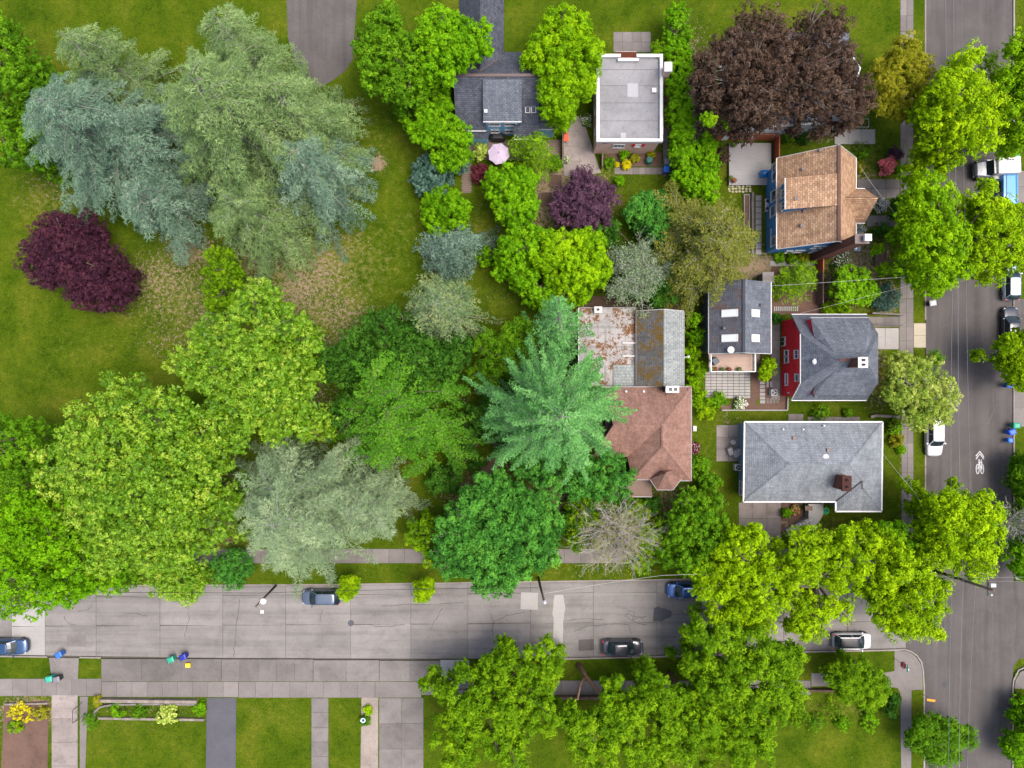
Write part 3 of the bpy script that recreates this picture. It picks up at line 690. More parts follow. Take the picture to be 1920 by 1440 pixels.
def skylight(parent, pts, mat='sky_glass', fmat='steel'):
    w = [P(*p) for p in pts]; n = (w[1] - w[0]).cross(w[3] - w[0]).normalized()
    if n.z < 0: n = -n
    b = MB()
    for i in range(4): b.bar(w[i] + n * .05, w[(i + 1) % 4] + n * .05, .09, .16)
    o = b.build("skylight", M[fmat], parent); MB().panel([p + n * .09 for p in w], .05).build("pane", M[mat], o); return o

def chimney(parent, c, w, d, z0, z1, mat='brick_red', cap='offwhite', pots=1, rz=0):
    o = MB().box((c[0], c[1], (z0 + z1) / 2), (w, d, z1 - z0), rz).box((c[0], c[1], z1 - .2), (w + .1, d + .1, .14), rz).build("chimney", M[mat], parent)
    uvl = o.data.uv_layers.new(name="UVMap"); org = origin_of(parent)
    for l in o.data.loops:
        p = o.data.vertices[l.vertex_index].co + org; uvl.data[l.index].uv = (p.x + p.y, p.z)
    MB().box((c[0], c[1], z1 + .05), (w + .16, d + .16, .1), rz).build("chimney_cap", M[cap], o)
    for k in range(pots):
        off = (k - (pots - 1) / 2) * d / max(pots, 1)
        MB().lathe((c[0], c[1] + off, z1 + .1), [(.13, 0), (.11, .3), (.09, .3), (.09, .1), (0.01, .1)], 10).build("flue", M['black'], o)
    return o

# ---- A: slate-roofed light-blue house with a shed dormer
h = thing("house", "light blue house with dark slate-grey roof and shed dormer beside the lilac parasol", "house", P(930, 190))
zr, ze = 7.5, 3.5
Yr, Ys, Yn = 32.8, 28.4, 37.2; XL, XR = -6.25, 2.95
V = lambda x, y, z: Vector((x, y, z))
zcut = ze + (29.1 - Ys) / (Yr - Ys) * (zr - ze)
roof(h, [V(XL, Ys, ze), V(-2.97, Ys, ze), V(-2.97, Yr, zr), V(XL, Yr, zr)], 'sh_slate'); roof(h, [V(.87, Ys, ze), V(XR, Ys, ze), V(XR, Yr, zr), V(.87, Yr, zr)], 'sh_slate'); roof(h, [V(-2.97, 29.1, zcut), V(.87, 29.1, zcut), V(.87, Yr, zr), V(-2.97, Yr, zr)], 'sh_slate'); roof(h, [V(XR, Yn, ze), V(XL, Yn, ze), V(XL, Yr, zr), V(XR, Yr, zr)], 'sh_slate')
walls(h, [(XL + .3, 29.12), (XR - .3, 29.12), (XR - .3, Yn - .35), (XL + .3, Yn - .35)], 0, ze - .02, 'w_blue')
for X in (XL + .4, XR - .4): gable(h, [(X, 29.15, ze - .1), (X, Yn - .4, ze - .1), (X, Yr, zr - .25)], .15, 'w_blue')
MB().bar(V(XL, Yr, zr + .0), V(XR, Yr, zr + .0), .3, .06).build("ridge_cap", M['gutter_dark'], h)
trim(h, V(XL, Ys - .05, ze), V(-2.9, Ys - .05, ze))
roof(h, [P(906, 228, 5.2), P(978, 228, 5.2), V(1.05, Yr - .35, 7.3), V(-3.12, Yr - .35, 7.3)], 'sh_mid', name="dormer_roof")
trim(h, P(906, 228.5, 5.2), P(978, 228.5, 5.2))
walls(h, [(-2.95, 29.05), (.85, 29.05), (.85, 32.0), (-2.95, 32.0)], .4, 5.05, 'w_blue', "dormer_wall")
for px in (927, 957): window(h, wy(29.05, px, 232.5), 1.25, .75, 'y-', 1)
for px in (928, 954.5): window(h, wy(29.05, px, 245.5), .9, .8, 'y-', 1, fmat='offwhite')
trim(h, V(-1.0, 29.0, .6), V(-1.0, 29.0, 5.0), 'w_blue', .1, .1, "downpipe")
roof(h, [P(880, 260, 2.6), P(916, 260, 2.6), P(916, 246, 3.2), P(880, 246, 3.2)], 'sh_slate', name="bay_roof"); walls(h, [(-4.75, 27.95), (-2.8, 27.95), (-2.8, 28.8), (-4.75, 28.8)], 0, 2.55, 'w_blue', "bay_wall")
roof(h, [P(963, 261, 2.9), P(1010, 261, 2.9), P(1010, 236, 3.9), P(963, 236, 3.9)], 'sh_slate', name="porch_roof"); trim(h, P(963, 261, 2.9), P(1010, 261, 2.9))
roof(h, [P(1009, 242, 3.3), P(1046, 242, 3.0), P(1046, 168, 3.0), P(1009, 168, 3.6)], 'sh_slate', name="wing_roof"); walls(h, [(3.0, 28.9), (4.8, 28.9), (4.8, 32.6), (3.0, 32.6)], 0, 2.85, 'w_blue', "wing_wall")
trim(h, P(1046, 242, 3.0), P(1046, 168, 3.0)); trim(h, P(1009, 242, 3.2), P(1046, 242, 3.0))
roof(h, [V(-.9, 36.6, 4.0), V(-.9, 43, 4.0), V(-3.4, 43, 6.8), V(-3.4, 33.6, 6.8)], 'sh_slate', name="cross_gable_roof"); roof(h, [V(-5.9, 43, 4.0), V(-5.9, 36.6, 4.0), V(-3.4, 33.6, 6.8), V(-3.4, 43, 6.8)], 'sh_slate', name="cross_gable_roof")
walls(h, [(-5.6, 36.4), (-1.2, 36.4), (-1.2, 42.6), (-5.6, 42.6)], 0, 3.95, 'w_blue', "wing_wall")
gable(h, [(-5.6, 42.5, 3.9), (-1.2, 42.5, 3.9), (-3.4, 42.5, 6.5)], .15, 'w_blue')
for a_, b_ in ((-3.4, -.9), (-3.4, -5.9)): MB().bar(V(a_, 33.55, 6.83), V(b_, 36.55, 4.06), .12, .06).build("valley_flashing", M['gutter_dark'], h)
chimney(h, (3.25, 33.6), .65, 1.0, 0, 7.2, 'retain', 'offwhite', 2)
for px in (902, 961, 990): boxvent(h, px, 148, 7.0)
for px, py in ((938, 166), (911, 199), (911, 209)): boxvent(h, px, py, 6.5 if py < 180 else 5.75, 'white', .28)
for x0 in (985.5, 996.5): skylight(h, [(x0, 211, 4.75), (x0 + 8, 211, 4.75), (x0 + 8, 200, 5.15), (x0, 200, 5.15)], 'green_glass', 'offwhite')

# ---- B: pink stucco house with flat roof
h = thing("house", "pink stucco house with flat grey roof and white parapet", "house", P(1180, 190))
X0, X1, Y0, Y1 = 9.5, 16.5, 26.95, 36.3
walls(h, [(X0 + .05, Y0 + .05), (X1 - .05, Y0 + .05), (X1 - .05, Y1 - .05), (X0 + .05, Y1 - .05)], 0, 4.15, 'w_pink')
MB().box(((X0 + X1) / 2, (Y0 + Y1) / 2, 4.19), (X1 - X0 - .3, Y1 - Y0 - .3, .06)).build("roof", M['flat_grey'], h)
for k, (x, y, sx, sy) in enumerate(((X0, (Y0 + Y1) / 2, .34, Y1 - Y0 + .34), (X1, (Y0 + Y1) / 2, .34, Y1 - Y0 + .34))): MB().box((x, y, 4.36), (sx, sy, .5)).build("parapet", M['white'], h)
MB().box(((X0 + X1) / 2, Y0, 4.365), (X1 - X0 - .34, .34, .5)).build("parapet", M['white'], h)
MB().box((X0 + 1.35, Y1, 4.365), (2.36, .34, .5)).box((X1 - 1.45, Y1, 4.365), (2.56, .34, .5)).box((13.0 - .15, Y1 - .45, 4.362), (2.3, .3, .49)).build("parapet", M['white'], h)
MB().box((13.4, 32.6, 4.24), (1.2, 1.5, .03)).build("roof_patch", M['flat_white'], h); MB().box((12.9, 32.2, 4.225), (2.2, 1.4, .01)).build("roof_patch", M['flat_grey'], h); MB().box((12.35, 27.6, 4.235), (.6, .6, .03)).build("roof_patch", M['flat_white'], h)
for y in (29.2, 31.2, 33.1, 34.9): MB().box((13, y, 4.223), (6.5, .04, .006)).build("roof_seam", M['tar'], h)
boxvent(h, 1226, 170, 4.3, 'steel', .4)
for k in range(12):
    x = 11.75 + k * .19; MB().tube([(x, 36.35, 3.75), (x, 37.25, 3.35)], .1, 8).build("roof_tile", M['tile'], h)
trim(h, V(11.65, 37.3, 3.35), V(13.95, 37.3, 3.35), 'white', .08, .1, "fascia")
chimney(h, (16.95, 34.4), .7, .9, 0, 5.9, 'w_pink', 'white', 0)
window(h, wy(Y0 + .05, 1160, 273), 1.25, .95, 'y-', 2); w_ = window(h, wy(Y0 + .05, 1196, 272.5), .6, .6, 'y-', 0, gmat='sky_glass')
for px in (1187.5, 1206):
    c = wy(Y0 + .02, px, 272.5); MB().box(c, (.34, .06, .8)).build("shutter", M['w_red'], h)
for py in (205, 246): window(h, wx(X0 + .05, 1117.5, py), .8, 1.2, 'x-', 1)
trim(h, V(X0 + .6, Y0 - .05, 3.6), V(X0 + 1.6, Y0 - .05, 3.9), 'black', .04, .04, "cable"); MB().box((16.9, 29.5, 1.2), (.7, 2.0, 2.4)).build("lean_to", M['sh_grey'] if False else M['conc_pale'], h)

# ---- C: white house under the copper beech
h = thing("house", "white sided house mostly hidden under the dark copper beech", "house", P(1490, 160))
roof(h, [P(1370, 240, 4.5), P(1592, 226, 4.5), P(1592, 150, 8.0), P(1370, 150, 8.0)], 'sh_mid'); roof(h, [P(1592, 60, 4.5), P(1370, 60, 4.5), P(1370, 150, 8.0), P(1592, 150, 8.0)], 'sh_mid')
a, b_ = P(1375, 236, 4.5), P(1588, 228, 4.5); walls(h, [(a.x, a.y), (b_.x, a.y + .6), (b_.x, a.y + 9), (a.x, a.y + 9)], 0, 4.4, 'w_white')
trim(h, P(1370, 241, 4.5), P(1592, 227, 4.5), 'white', .3, .2); gable(h, [(b_.x - .1, a.y + .7, 4.3), (b_.x - .1, a.y + 9, 4.3), (b_.x - .1, a.y + 5, 7.6)], .15, 'w_white')
sh = P(1600, 222, 3); roof(h, [P(1585, 234, 2.9), P(1602, 234, 2.9), P(1602, 212, 3.3), P(1585, 212, 3.3)], 'sh_pink', name="porch_roof"); trim(h, P(1602, 235, 2.9), P(1602, 212, 3.3)); trim(h, P(1585, 235, 2.9), P(1602, 235, 2.9))
for dx in (1587, 1600): p = P(dx, 228, 1.5); MB().box(p, (.14, .14, 2.8)).build("post", M['white'], h)
chimney(h, (P(1545, 240, 3).x, P(1545, 240, 3).y), .8, .6, 0, 6.0, 'brick_red', 'offwhite', 1)

# ---- D: deep-blue house with tan-brown roof
h = thing("house", "deep blue two-storey house with tan-brown shingle roof and tall brick chimney", "house", P(1530, 380))
ze, zr = 4.2, 8.4; XW, XRg, XE = 29.4, 34.3, 38.2; YS, YN = 15.0, 25.05
roof(h, [V(XW, YN, ze), V(XW, YS, ze), V(XRg, YS, zr), V(XRg, YN, zr)], 'sh_brown'); roof(h, [V(XE, YS, ze), V(XE, YN, ze), V(XRg, YN, zr), V(XRg, YS, zr)], 'sh_brown')
MB().bar(V(XRg, YS, zr), V(XRg, YN, zr), .34, .07).build("ridge_cap", M['sh_pink'], h)
walls(h, [(XW + .35, YS + .35), (XE - .35, YS + .35), (XE - .35, YN - .35), (XW + .35, YN - .35)], 0, ze, 'w_navy')
for Y in (YS + .45, YN - .45): gable(h, [(XW + .4, Y, ze - .1), (XE - .4, Y, ze - .1), (XRg, Y, zr - .3)], .16, 'w_navy')
trim(h, V(XW - .03, YS, ze), V(XW - .03, YN, ze)); trim(h, V(XE + .03, YS, ze), V(XE + .03, 17.9, ze)); trim(h, V(XE + .03, 21.7, ze), V(XE + .03, YN, ze))
for Y in (YS - .03, YN + .03):
    trim(h, V(XW, Y, ze + .05), V(XRg, Y, zr + .05), 'sh_brown' if False else 'offwhite', .06, .16, "rake_board"); trim(h, V(XE, Y, ze + .05), V(XRg, Y, zr + .05), 'offwhite', .06, .16, "rake_board")
roof(h, [V(29.35, 22.1, 6.75), V(29.35, 18.75, 6.75), V(XRg, 18.75, 8.44), V(XRg, 22.1, 8.44)], 'sh_brown', name="dormer_roof"); trim(h, V(29.3, 18.75, 6.75), V(29.3, 22.1, 6.75))
walls(h, [(29.72, 18.95), (33.5, 18.95), (33.5, 21.9), (29.72, 21.9)], 4.0, 6.7, 'w_navy', "dormer_wall")
for py in (362.5, 386): window(h, wx(29.72, 1470, py), .85, 1.05, 'x-', 1)
trim(h, V(29.68, 22.0, 4.35), V(29.68, 18.9, 4.35), 'offwhite', .08, .1, "trim_board")
for px, py, w_, h_ in ((1454, 314, 1.0, 1.3), (1453.5, 330, 1.0, 1.3), (1451.5, 367, 1.15, 1.4), (1450, 396, 1.15, 1.4), (1451.5, 452, 1.0, 1.4)): window(h, wx(XW + .34, px, py), w_, h_, 'x-', 0)
trim(h, V(XW + .3, 16.2, 1.6), V(XW + .3, 17.8, 1.75), 'white', .08, .1, "trim_board")
for px, py, w_ in ((1481, 471.5, 1.1), (1497, 470.5, 1.1), (1530, 471, 1.3), (1530, 463, .8), (1543, 463, .8)):
    c = wy(YS + .34, px, py); window(h, c, w_, 1.0, 'y-', 0 if w_ < 1 else 1)
roof(h, [V(39.2, 21.65, 4.2), V(37.9, 21.65, 4.2), V(35.7, 19.95, 6.85), V(39.25, 19.95, 6.85)], 'sh_brown', name="porch_roof"); roof(h, [V(37.9, 17.9, 4.2), V(39.2, 17.9, 4.2), V(39.25, 19.95, 6.85), V(35.7, 19.95, 6.85)], 'sh_brown', name="porch_roof")
gable(h, [(39.0, 21.4, 4.15), (39.0, 18.1, 4.15), (39.0, 19.95, 6.6)], .1, 'w_navy'); trim(h, V(38.2, 21.7, 4.2), V(39.2, 21.7, 4.2)); trim(h, V(38.2, 17.85, 4.2), V(39.2, 17.85, 4.2))
walls(h, [(37.8, 18.2), (38.9, 18.2), (38.9, 21.4), (37.8, 21.4)], 0, .5, 'conc_pale', "porch_floor")
for Y in (18.3, 21.3): MB().box((38.8, Y, 2.35), (.18, .18, 3.7)).build("post", M['white'], h)
chimney(h, (35.55, 14.75), 1.3, .85, 0, 10.6, 'brick_red', 'gutter_dark', 0); 
MB().box((35.85, 14.75, 11.0), (.5, .5, .5)).box((35.85, 14.75, 11.3), (.7, .7, .08)).build("chimney_cowl", M['white'], h)
for px, py, z in ((1505, 317, 6.0), (1492, 373, 7.0), (1503, 423, 6.0), (1508, 396, 6.1), (1538, 282, 7.2)): boxvent(h, px, py, z, 'gutter_dark', .3)
# deck, fence round it
dk = thing("deck", "grey board deck beside the red cedar fence", "deck", P(1406, 308))
a, c = P(1367, 347, .45), P(1446, 268, .45); n = 26
b = MB()
for i in range(n):
    y = a.y + (c.y - a.y) * (i + .5) / n; b.box(((a.x + c.x) / 2, y, .43), (c.x - a.x, (c.y - a.y) / n - .018, .05))
o = b.build("deck_boards", M['deck_grey'], dk); tag(o, kind="stuff")
b = MB(); 
for x in np.linspace(a.x + .1, c.x - .1, 5): b.box((x, (a.y + c.y) / 2, .2), (.12, c.y - a.y - .1, .38))
b.build("joists", M['wood_brown'], dk)
def fence(name, label, pts, hgt, mat, board=.14, group=None, cap=True):
    W = [P(x, y, 0) for x, y in pts]
    f = thing(name, label, "fence", W[0], group=group)
    for i in range(len(W) - 1):
        a, b2 = W[i], W[i + 1]; d = b2 - a; L = d.length; ang = math.atan2(d.y, d.x); n = max(1, int(L / board))
        bw = L / n
        me = MB().box((0, 0, hgt / 2), (bw - .012, .03, hgt - .05)).mesh("board"); me.materials.append(M[mat])
        for k in range(n):
            p = a + d * (k + .5) / n - W[0]; put("board", me, (p.x, p.y, 0), ang + rnd.uniform(-.02, .02), None, f)
        b_ = MB().bar(a + Vector((0, 0, hgt + .02)), b2 + Vector((0, 0, hgt + .02)), .12, .05); b_.build("top_rail", M[mat], f)
        for k in range(int(L / 2.4) + 1):
            p = a + d * min(1, k * 2.4 / L); MB().box((p.x, p.y, hgt / 2), (.1, .1, hgt + .1), ang).build("post", M[mat], f)
    return f
fence("fence", "red cedar board fence along the north edge of the grey deck", [(1340, 262), (1450, 264)], 1.9, 'cedar_fence', .3)
fence("fence", "red cedar board fence running down beside the blue house", [(1450, 264), (1449, 306)], 1.9, 'cedar_fence', .3)
fence("fence", "red-brown board fence beside the brick chimney of the blue house", [(1530, 479), (1530, 513)], 1.9, 'cedar_fence', .3)
fence("fence", "pale-topped board fence below the brick chimney and above the bright low hedge", [(1531, 514), (1531, 572)], 1.7, 'wood_brown', .3)
fence("fence", "dark board fence between the two driveways near the pink house", [(1054, 255), (1054, 315)], 1.2, 'wood_brown', .3)
fence("fence", "low dark fence at the corner of the pink house planting bed", [(1127, 292), (1127, 318)], 1.2, 'wood_brown', .3)

# ---- F: small dark-roofed cottage with four skylights and roof-deck
h = thing("house", "small cottage with blue-grey roof and four white skylights", "house", P(1388, 610))
ze, zr = 4.2, 6.4; XW, XRg, XE, YS, YN = 21.85, 25.0, 28.75, 3.38, 11.3
M['sh_rust'] = M_shingle("dark_shingles_with_rust_streaks", (.075, .080, .092), (.105, .110, .128), .2, .36, [(.12, .045, .02), (.10, .05, .03), (.09, .06, .05)], .545)
roof(h, [V(XW, YN, ze), V(XW, YS, ze), V(XRg, YS, zr), V(XRg, YN, zr)], 'sh_rust'); roof(h, [V(XE, YS, ze), V(XE, YN, ze), V(XRg, YN, zr), V(XRg, YS, zr)], 'sh_mid')
MB().bar(V(XRg, YS, zr), V(XRg, YN, zr), .3, .06).build("ridge_cap", M['sh_mid'], h)
walls(h, [(XW + .3, YS + .3), (XE - .3, YS + .3), (XE - .3, YN - .3), (XW + .3, YN - .3)], 0, ze, 'w_grey')
for Y in (YS + .35, YN - .35): gable(h, [(XW + .35, Y, ze - .1), (XE - .35, Y, ze - .1), (XRg, Y, zr - .25)], .12, 'w_grey')
trim(h, V(XW - .03, YS, ze), V(XW - .03, YN, ze), 'steel'); trim(h, V(XE + .03, YS, ze), V(XE + .03, YN, ze)); trim(h, V(XW, YS - .03, ze), V(XRg, YS - .03, zr), 'white', .05, .12, "rake_board"); trim(h, V(XE, YS - .03, ze), V(XRg, YS - .03, zr), 'white', .05, .12, "rake_board")
def onW(X): return ze + (X - XW) / (XRg - XW) * (zr - ze)
def onE(X): return ze + (XE - X) / (XE - XRg) * (zr - ze)
for yc in (8.0 - .28, 5.2 - .2):
    b4 = [V(23.05, yc - .38, onW(23.05)), V(24.45, yc - .38, onW(24.45)), V(24.45, yc + .38, onW(24.45)), V(23.05, yc + .38, onW(23.05))]
    for q in range(2):
        if q: b4 = [V(26.0, yc - .38, onE(26.0)), V(27.05, yc - .38, onE(27.05)), V(27.05, yc + .38, onE(27.05)), V(26.0, yc + .38, onE(26.0))]
        n = (b4[1] - b4[0]).cross(b4[3] - b4[0]).normalized(); b = MB()
        for i in range(4): b.bar(b4[i] + n * .05, b4[(i + 1) % 4] + n * .05, .08, .16)
        o = b.build("skylight", M['offwhite'], h); MB().panel([p + n * .1 for p in b4], .05).build("pane", M['sky_glass'], o)
vent(h, 1427, 572, 5.2); vent(h, 1357, 615, 5.4)
MB().lathe(P(1370, 656, 5.9), [(.05, 0), (.34, .06), (.38, .1), (.3, .12), (.01, .06)], 14).build("satellite_dish", M['offwhite'], h)
# raised deck
dk = thing("roof_deck", "tan board deck on posts below the cottage with skylights", "deck", P(1370, 680))
zd = 2.6; a, c = P(1329, 697, zd), P(1411, 664, zd); n = 14; b = MB()
for i in range(n):
    y = a.y + (c.y - a.y) * (i + .5) / n; b.box(((a.x + c.x) / 2, y, zd - .03), (c.x - a.x, (c.y - a.y) / n - .02, .06))
o = b.build("deck_boards", M['deck_tan'], dk); tag(o, kind="stuff")
MB().box(((a.x + c.x) / 2, (a.y + c.y) / 2, zd - .2), (c.x - a.x - .05, c.y - a.y - .05, .26)).build("deck_frame", M['w_grey'], dk)
for x in (a.x + .15, (a.x + c.x) / 2, c.x - .15):
    for y in (a.y + .1, c.y - .1): MB().box((x, y, (zd - .33) / 2), (.16, .16, zd - .33)).build("post", M['w_grey'], dk)
for i, (p, q) in enumerate((((a.x, a.y), (c.x, a.y)), ((a.x, a.y), (a.x, c.y)), ((c.x, a.y), (c.x, c.y)))):
    MB().bar(V(p[0], p[1], zd + .95), V(q[0], q[1], zd + .95), .07, .05).bar(V(p[0], p[1], zd + .5), V(q[0], q[1], zd + .5), .03, .03).build("railing", M['steel'], dk)
st = thing("staircase", "dark timber stair and landing beside the tan roof deck", "stairs", P(1420, 680))
for k in range(6):
    p = P(1418, 664 + k * 6, .35 + k * .36 if False else 2.3 - k * .36); MB().box(p, (1.1, .34, .06)).build("tread", M['wood_brown'], st)
for px in (1412.5, 1427): MB().bar(P(px, 662, 2.6), P(px, 698, .5), .06, .22).build("stringer", M['black'], st)

# ---- G: red house with slate hip roof
h = thing("house", "red sided house with blue-grey clipped-gable roof and dormers", "house", P(1560, 670))
ze, zc, zr = 3.6, 6.0, 9.0; XW, XE = 31.3, 39.7; X1, X2 = 34.0, 36.9; Yn, Ysn, Yr = 7.76, -1.8, 2.5
f = (zc - ze) / (zr - ze); Ync = Yn + (Yr - Yn) * f; Ysc = Ysn + (Yr - Ysn) * f
roof(h, [V(XE, Yn, ze), V(XW, Yn, ze), V(XW, Ync, zc), V(X1, Yr, zr), V(X2, Yr, zr), V(XE, Ync, zc)], 'sh_mid'); roof(h, [V(XW, Ysn, ze), V(XE, Ysn, ze), V(XE, Ysc, zc), V(X2, Yr, zr), V(X1, Yr, zr), V(XW, Ysc, zc)], 'sh_mid')
roof(h, [V(XW, Ync, zc), V(XW, Ysc, zc), V(X1, Yr, zr)], 'sh_mid'); roof(h, [V(XE, Ysc, zc), V(XE, Ync, zc), V(X2, Yr, zr)], 'sh_mid')
MB().bar(V(X1, Yr, zr), V(X2, Yr, zr), .3, .07).build("ridge_cap", M['sh_pink'], h)
walls(h, [(XW + .3, Ysn + .4), (XE - .3, Ysn + .4), (XE - .3, Yn - .4), (XW + .3, Yn - .4)], 0, ze, 'w_red')
for X in (XW + .38, XE - .38): gable(h, [(X, Ysn + .4, ze - .1), (X, Yn - .4, ze - .1), (X, Ync - .05, zc - .2), (X, Ysc + .05, zc - .2)], .16, 'w_red')
trim(h, V(XW, Yn + .05, ze), V(XE, Yn + .05, ze)); trim(h, V(XW, Ysn - .05, ze), V(XE, Ysn - .05, ze)); trim(h, V(XW - .04, Ysc, zc), V(XW - .04, Ync, zc), 'offwhite', .08, .14)
trim(h, V(XW - .03, Ysn, ze), V(XW - .03, Ysc, zc), 'offwhite', .06, .12, "rake_board"); trim(h, V(XW - .03, Yn, ze), V(XW - .03, Ync, zc), 'sh_mid', .06, .12, "rake_board")
roof(h, [V(38.9, 7.2, 5.6), V(32.55, 7.2, 5.6), V(33.9, 3.4, 8.14), V(37.2, 3.4, 8.14)], 'sh_mid', name="dormer_roof"); roof(h, [V(32.55, 7.2, 5.6), V(32.55, 5.1, 6.4), V(33.9, 3.4, 8.14)], 'sh_mid', name="dormer_roof", thick=.08); roof(h, [V(38.9, 5.1, 6.4), V(38.9, 7.2, 5.6), V(37.2, 3.4, 8.14)], 'sh_mid', name="dormer_roof", thick=.08)
roof(h, [V(33.0, -1.25, 5.1), V(38.9, -1.25, 5.1), V(37.2, 1.2, 7.42), V(34.2, 1.2, 7.42)], 'sh_mid', name="dormer_roof"); roof(h, [V(33.0, -.35, 5.5), V(33.0, -1.25, 5.1), V(34.2, 1.2, 7.42)], 'sh_mid', name="dormer_roof", thick=.08)
gable(h, [(32.68, 7.08, 4.1), (32.68, 7.08, 5.5), (32.68, 5.15, 6.3)], .1, 'w_red', "dormer_wall"); gable(h, [(33.1, -1.15, 4.2), (33.1, -1.15, 5.0), (33.1, -.35, 5.42)], .1, 'w_red', "dormer_wall")
walls(h, [(32.75, 6.3), (38.7, 6.3), (38.7, 7.0), (32.75, 7.0)], 4.0, 5.5, 'w_red', "dormer_wall"); walls(h, [(33.2, -1.1), (38.7, -1.1), (38.7, -.5), (33.2, -.5)], 4.0, 4.95, 'w_red', "dormer_wall")
trim(h, V(32.5, 7.25, 5.6), V(38.9, 7.25, 5.6), 'steel')
WXR = XW + .3
for px, py, w_, h_, mu in ((1468, 640.5, 1.0, 1.4, 1), (1475.5, 662, .65, 1.0, 0), (1475.5, 675, .65, 1.0, 0), (1494, 664.5, .9, .9, 1), (1475.5, 711.5, 1.3, .6, 0), (1495, 708, .75, .8, 0)): window(h, wx(WXR, px, py), w_, h_, 'x-', mu)
chimney(h, (35.75, 2.2), .85, .95, 6.5, 10.4, 'brick_red', 'offwhite', 2); 
p = P(1528, 678, 7.0); MB().lathe((p.x, p.y, p.z - .2), [(.3, 0), (.3, .3), (.33, .34), (.2, .45), (.01, .47)], 14).build("roof_vent", M['white'], h); vent(h, 1544, 685, 7.4); vent(h, 1528, 742, 5.2)
MB().box((XW + .2, -1.0, 2.2), (.18, .14, .2)).build("wall_lamp", M['offwhite'], h)
ac = thing("heat_pump", "white square heat pump with round fan beside the red house", "air conditioner", P(1447, 736))
def heatpump(t, p):
    MB().box((p.x, p.y, .45), (.75, .75, .8)).build("casing", M['offwhite'], t, bevel=.04); MB().lathe((p.x, p.y, .84), [(.30, 0), (.30, .03), (.26, .035), (.01, .02)], 18).build("fan_grille", M['black'], t)
    b = MB()
    for k in range(3):
        a = k * 2.09; b.bar((p.x, p.y, .885), (p.x + .24 * math.cos(a), p.y + .24 * math.sin(a), .885), .1, .012)
    b.build("fan_blades", M['steel'], t)
heatpump(ac, P(1447, 736, 0)); ac2 = thing("heat_pump", "white square heat pump on the west side of the pale grey house", "air conditioner", P(1380, 875)); heatpump(ac2, P(1380, 875, 0))

# ---- H1: mossy garage building, H2: red-brown roofed house
h = thing("garage", "old building with mossy flat roof and moss-covered gable", "building", P(1185, 650))
zf = 3.5; a, c = P(1085, 724, zf), P(1193, 577, zf)
roof(h, [V(a.x, a.y, zf), V(c.x, a.y, zf), V(c.x, c.y, zf), V(a.x, c.y, zf)], 'flat_moss', name="flat_roof", thick=.2)
walls(h, [(a.x + .2, a.y + .2), (c.x, a.y + .2), (c.x, c.y - .2), (a.x + .2, c.y - .2)], 0, zf - .21, 'w_brown')
trim(h, V(a.x, a.y, zf + .06), V(a.x, c.y, zf + .06)); trim(h, V(a.x, c.y, zf + .06), V(c.x, c.y, zf + .06), 'steel')
for py in (643, 667.5): trim(h, P(1167, py, zf + .25), P(1192, py, zf + .25), 'offwhite', .14, .3, "roof_divider")
roof(h, [P(1150, 724, zf + .15), P(1192, 724, zf + .15), P(1192, 684, zf + .12), P(1150, 684, zf + .12)], 'sh_silver', name="roof_patch", thick=.06)
chimney(h, (P(1120, 582, zf).x, P(1120, 582, zf).y), .7, .55, zf - .3, zf + .7, 'retain', 'offwhite', 1)
zg, zr = 4.0, 5.8; XW, XRg, XE, YS, YN = 13.85, 16.5, 19.1, -.25, 8.1
roof(h, [V(XW, YN, zg), V(XW, YS, zg), V(XRg, YS, zr), V(XRg, YN, zr)], 'sh_moss'); roof(h, [V(XE, YS, zg), V(XE, YN, zg), V(XRg, YN, zr), V(XRg, YS, zr)], 'sh_silver')
walls(h, [(XW + .25, YS + .2), (XE - .25, YS + .2), (XE - .25, YN - .25), (XW + .25, YN - .25)], 0, zg, 'w_brown')
for Y in (YS + .3, YN - .3): gable(h, [(XW + .3, Y, zg - .1), (XE - .3, Y, zg - .1), (XRg, Y, zr - .2)], .12, 'w_brown')
trim(h, V(XW - .05, YS, zg), V(XW - .05, YN, zg), 'gutter_dark'); trim(h, V(XE + .05, YS, zg), V(XE + .05, YN, zg), 'steel'); trim(h, V(XW, YN + .03, zg), V(XRg, YN + .03, zr), 'offwhite', .06, .14, "rake_board"); trim(h, V(XE, YN + .03, zg), V(XRg, YN + .03, zr), 'offwhite', .06, .14, "rake_board")
MB().tube([V(XE, 3.0, 3.6), V(XE + .6, 3.05, 3.7)], .05).lathe((XE + .65, 3.05, 3.6), [(.02, 0), (.14, .05), (.14, .1), (.02, .16)], 10).build("flood_lamp", M['offwhite'], h)

h = thing("house", "house with faded red-brown hip roof and octagonal turret roof beside the tall fir", "house", P(1230, 800))
ze, zr = 4.5, 7.5
E_, K_ = ze, zr
roof(h, [(1296, 725.5, ze), (1130, 725.5, ze), (1150, 797, zr), (1242, 797, zr)], 'sh_pink'); roof(h, [(1296, 901, ze), (1296, 725.5, ze), (1242, 797, zr), (1243, 836, zr)], 'sh_pink')
roof(h, [(1186, 899, ze), (1296, 901, ze), (1243, 836, zr)], 'sh_pink'); roof(h, [(1176, 857, ze), (1186, 899, ze), (1243, 836, zr), (1242, 797, zr)], 'sh_pink'); roof(h, [(1110, 857, ze), (1176, 857, ze), (1242, 797, zr), (1150, 797, zr)], 'sh_pink')
for a, c in (((1242, 797, zr + .03), (1150, 797, zr + .03)), ((1242, 797, zr + .03), (1243, 836, zr + .03)), ((1296, 725.5, ze + .05), (1242, 797, zr + .03)), ((1243, 836, zr + .03), (1296, 901, ze + .05)), ((1243, 836, zr + .03), (1186, 899, ze + .05))): ridge(h, a, c, 'sh_pink')
a, c = P(1290, 896, ze), P(1135, 731, ze); d_ = P(1192, 860, ze)
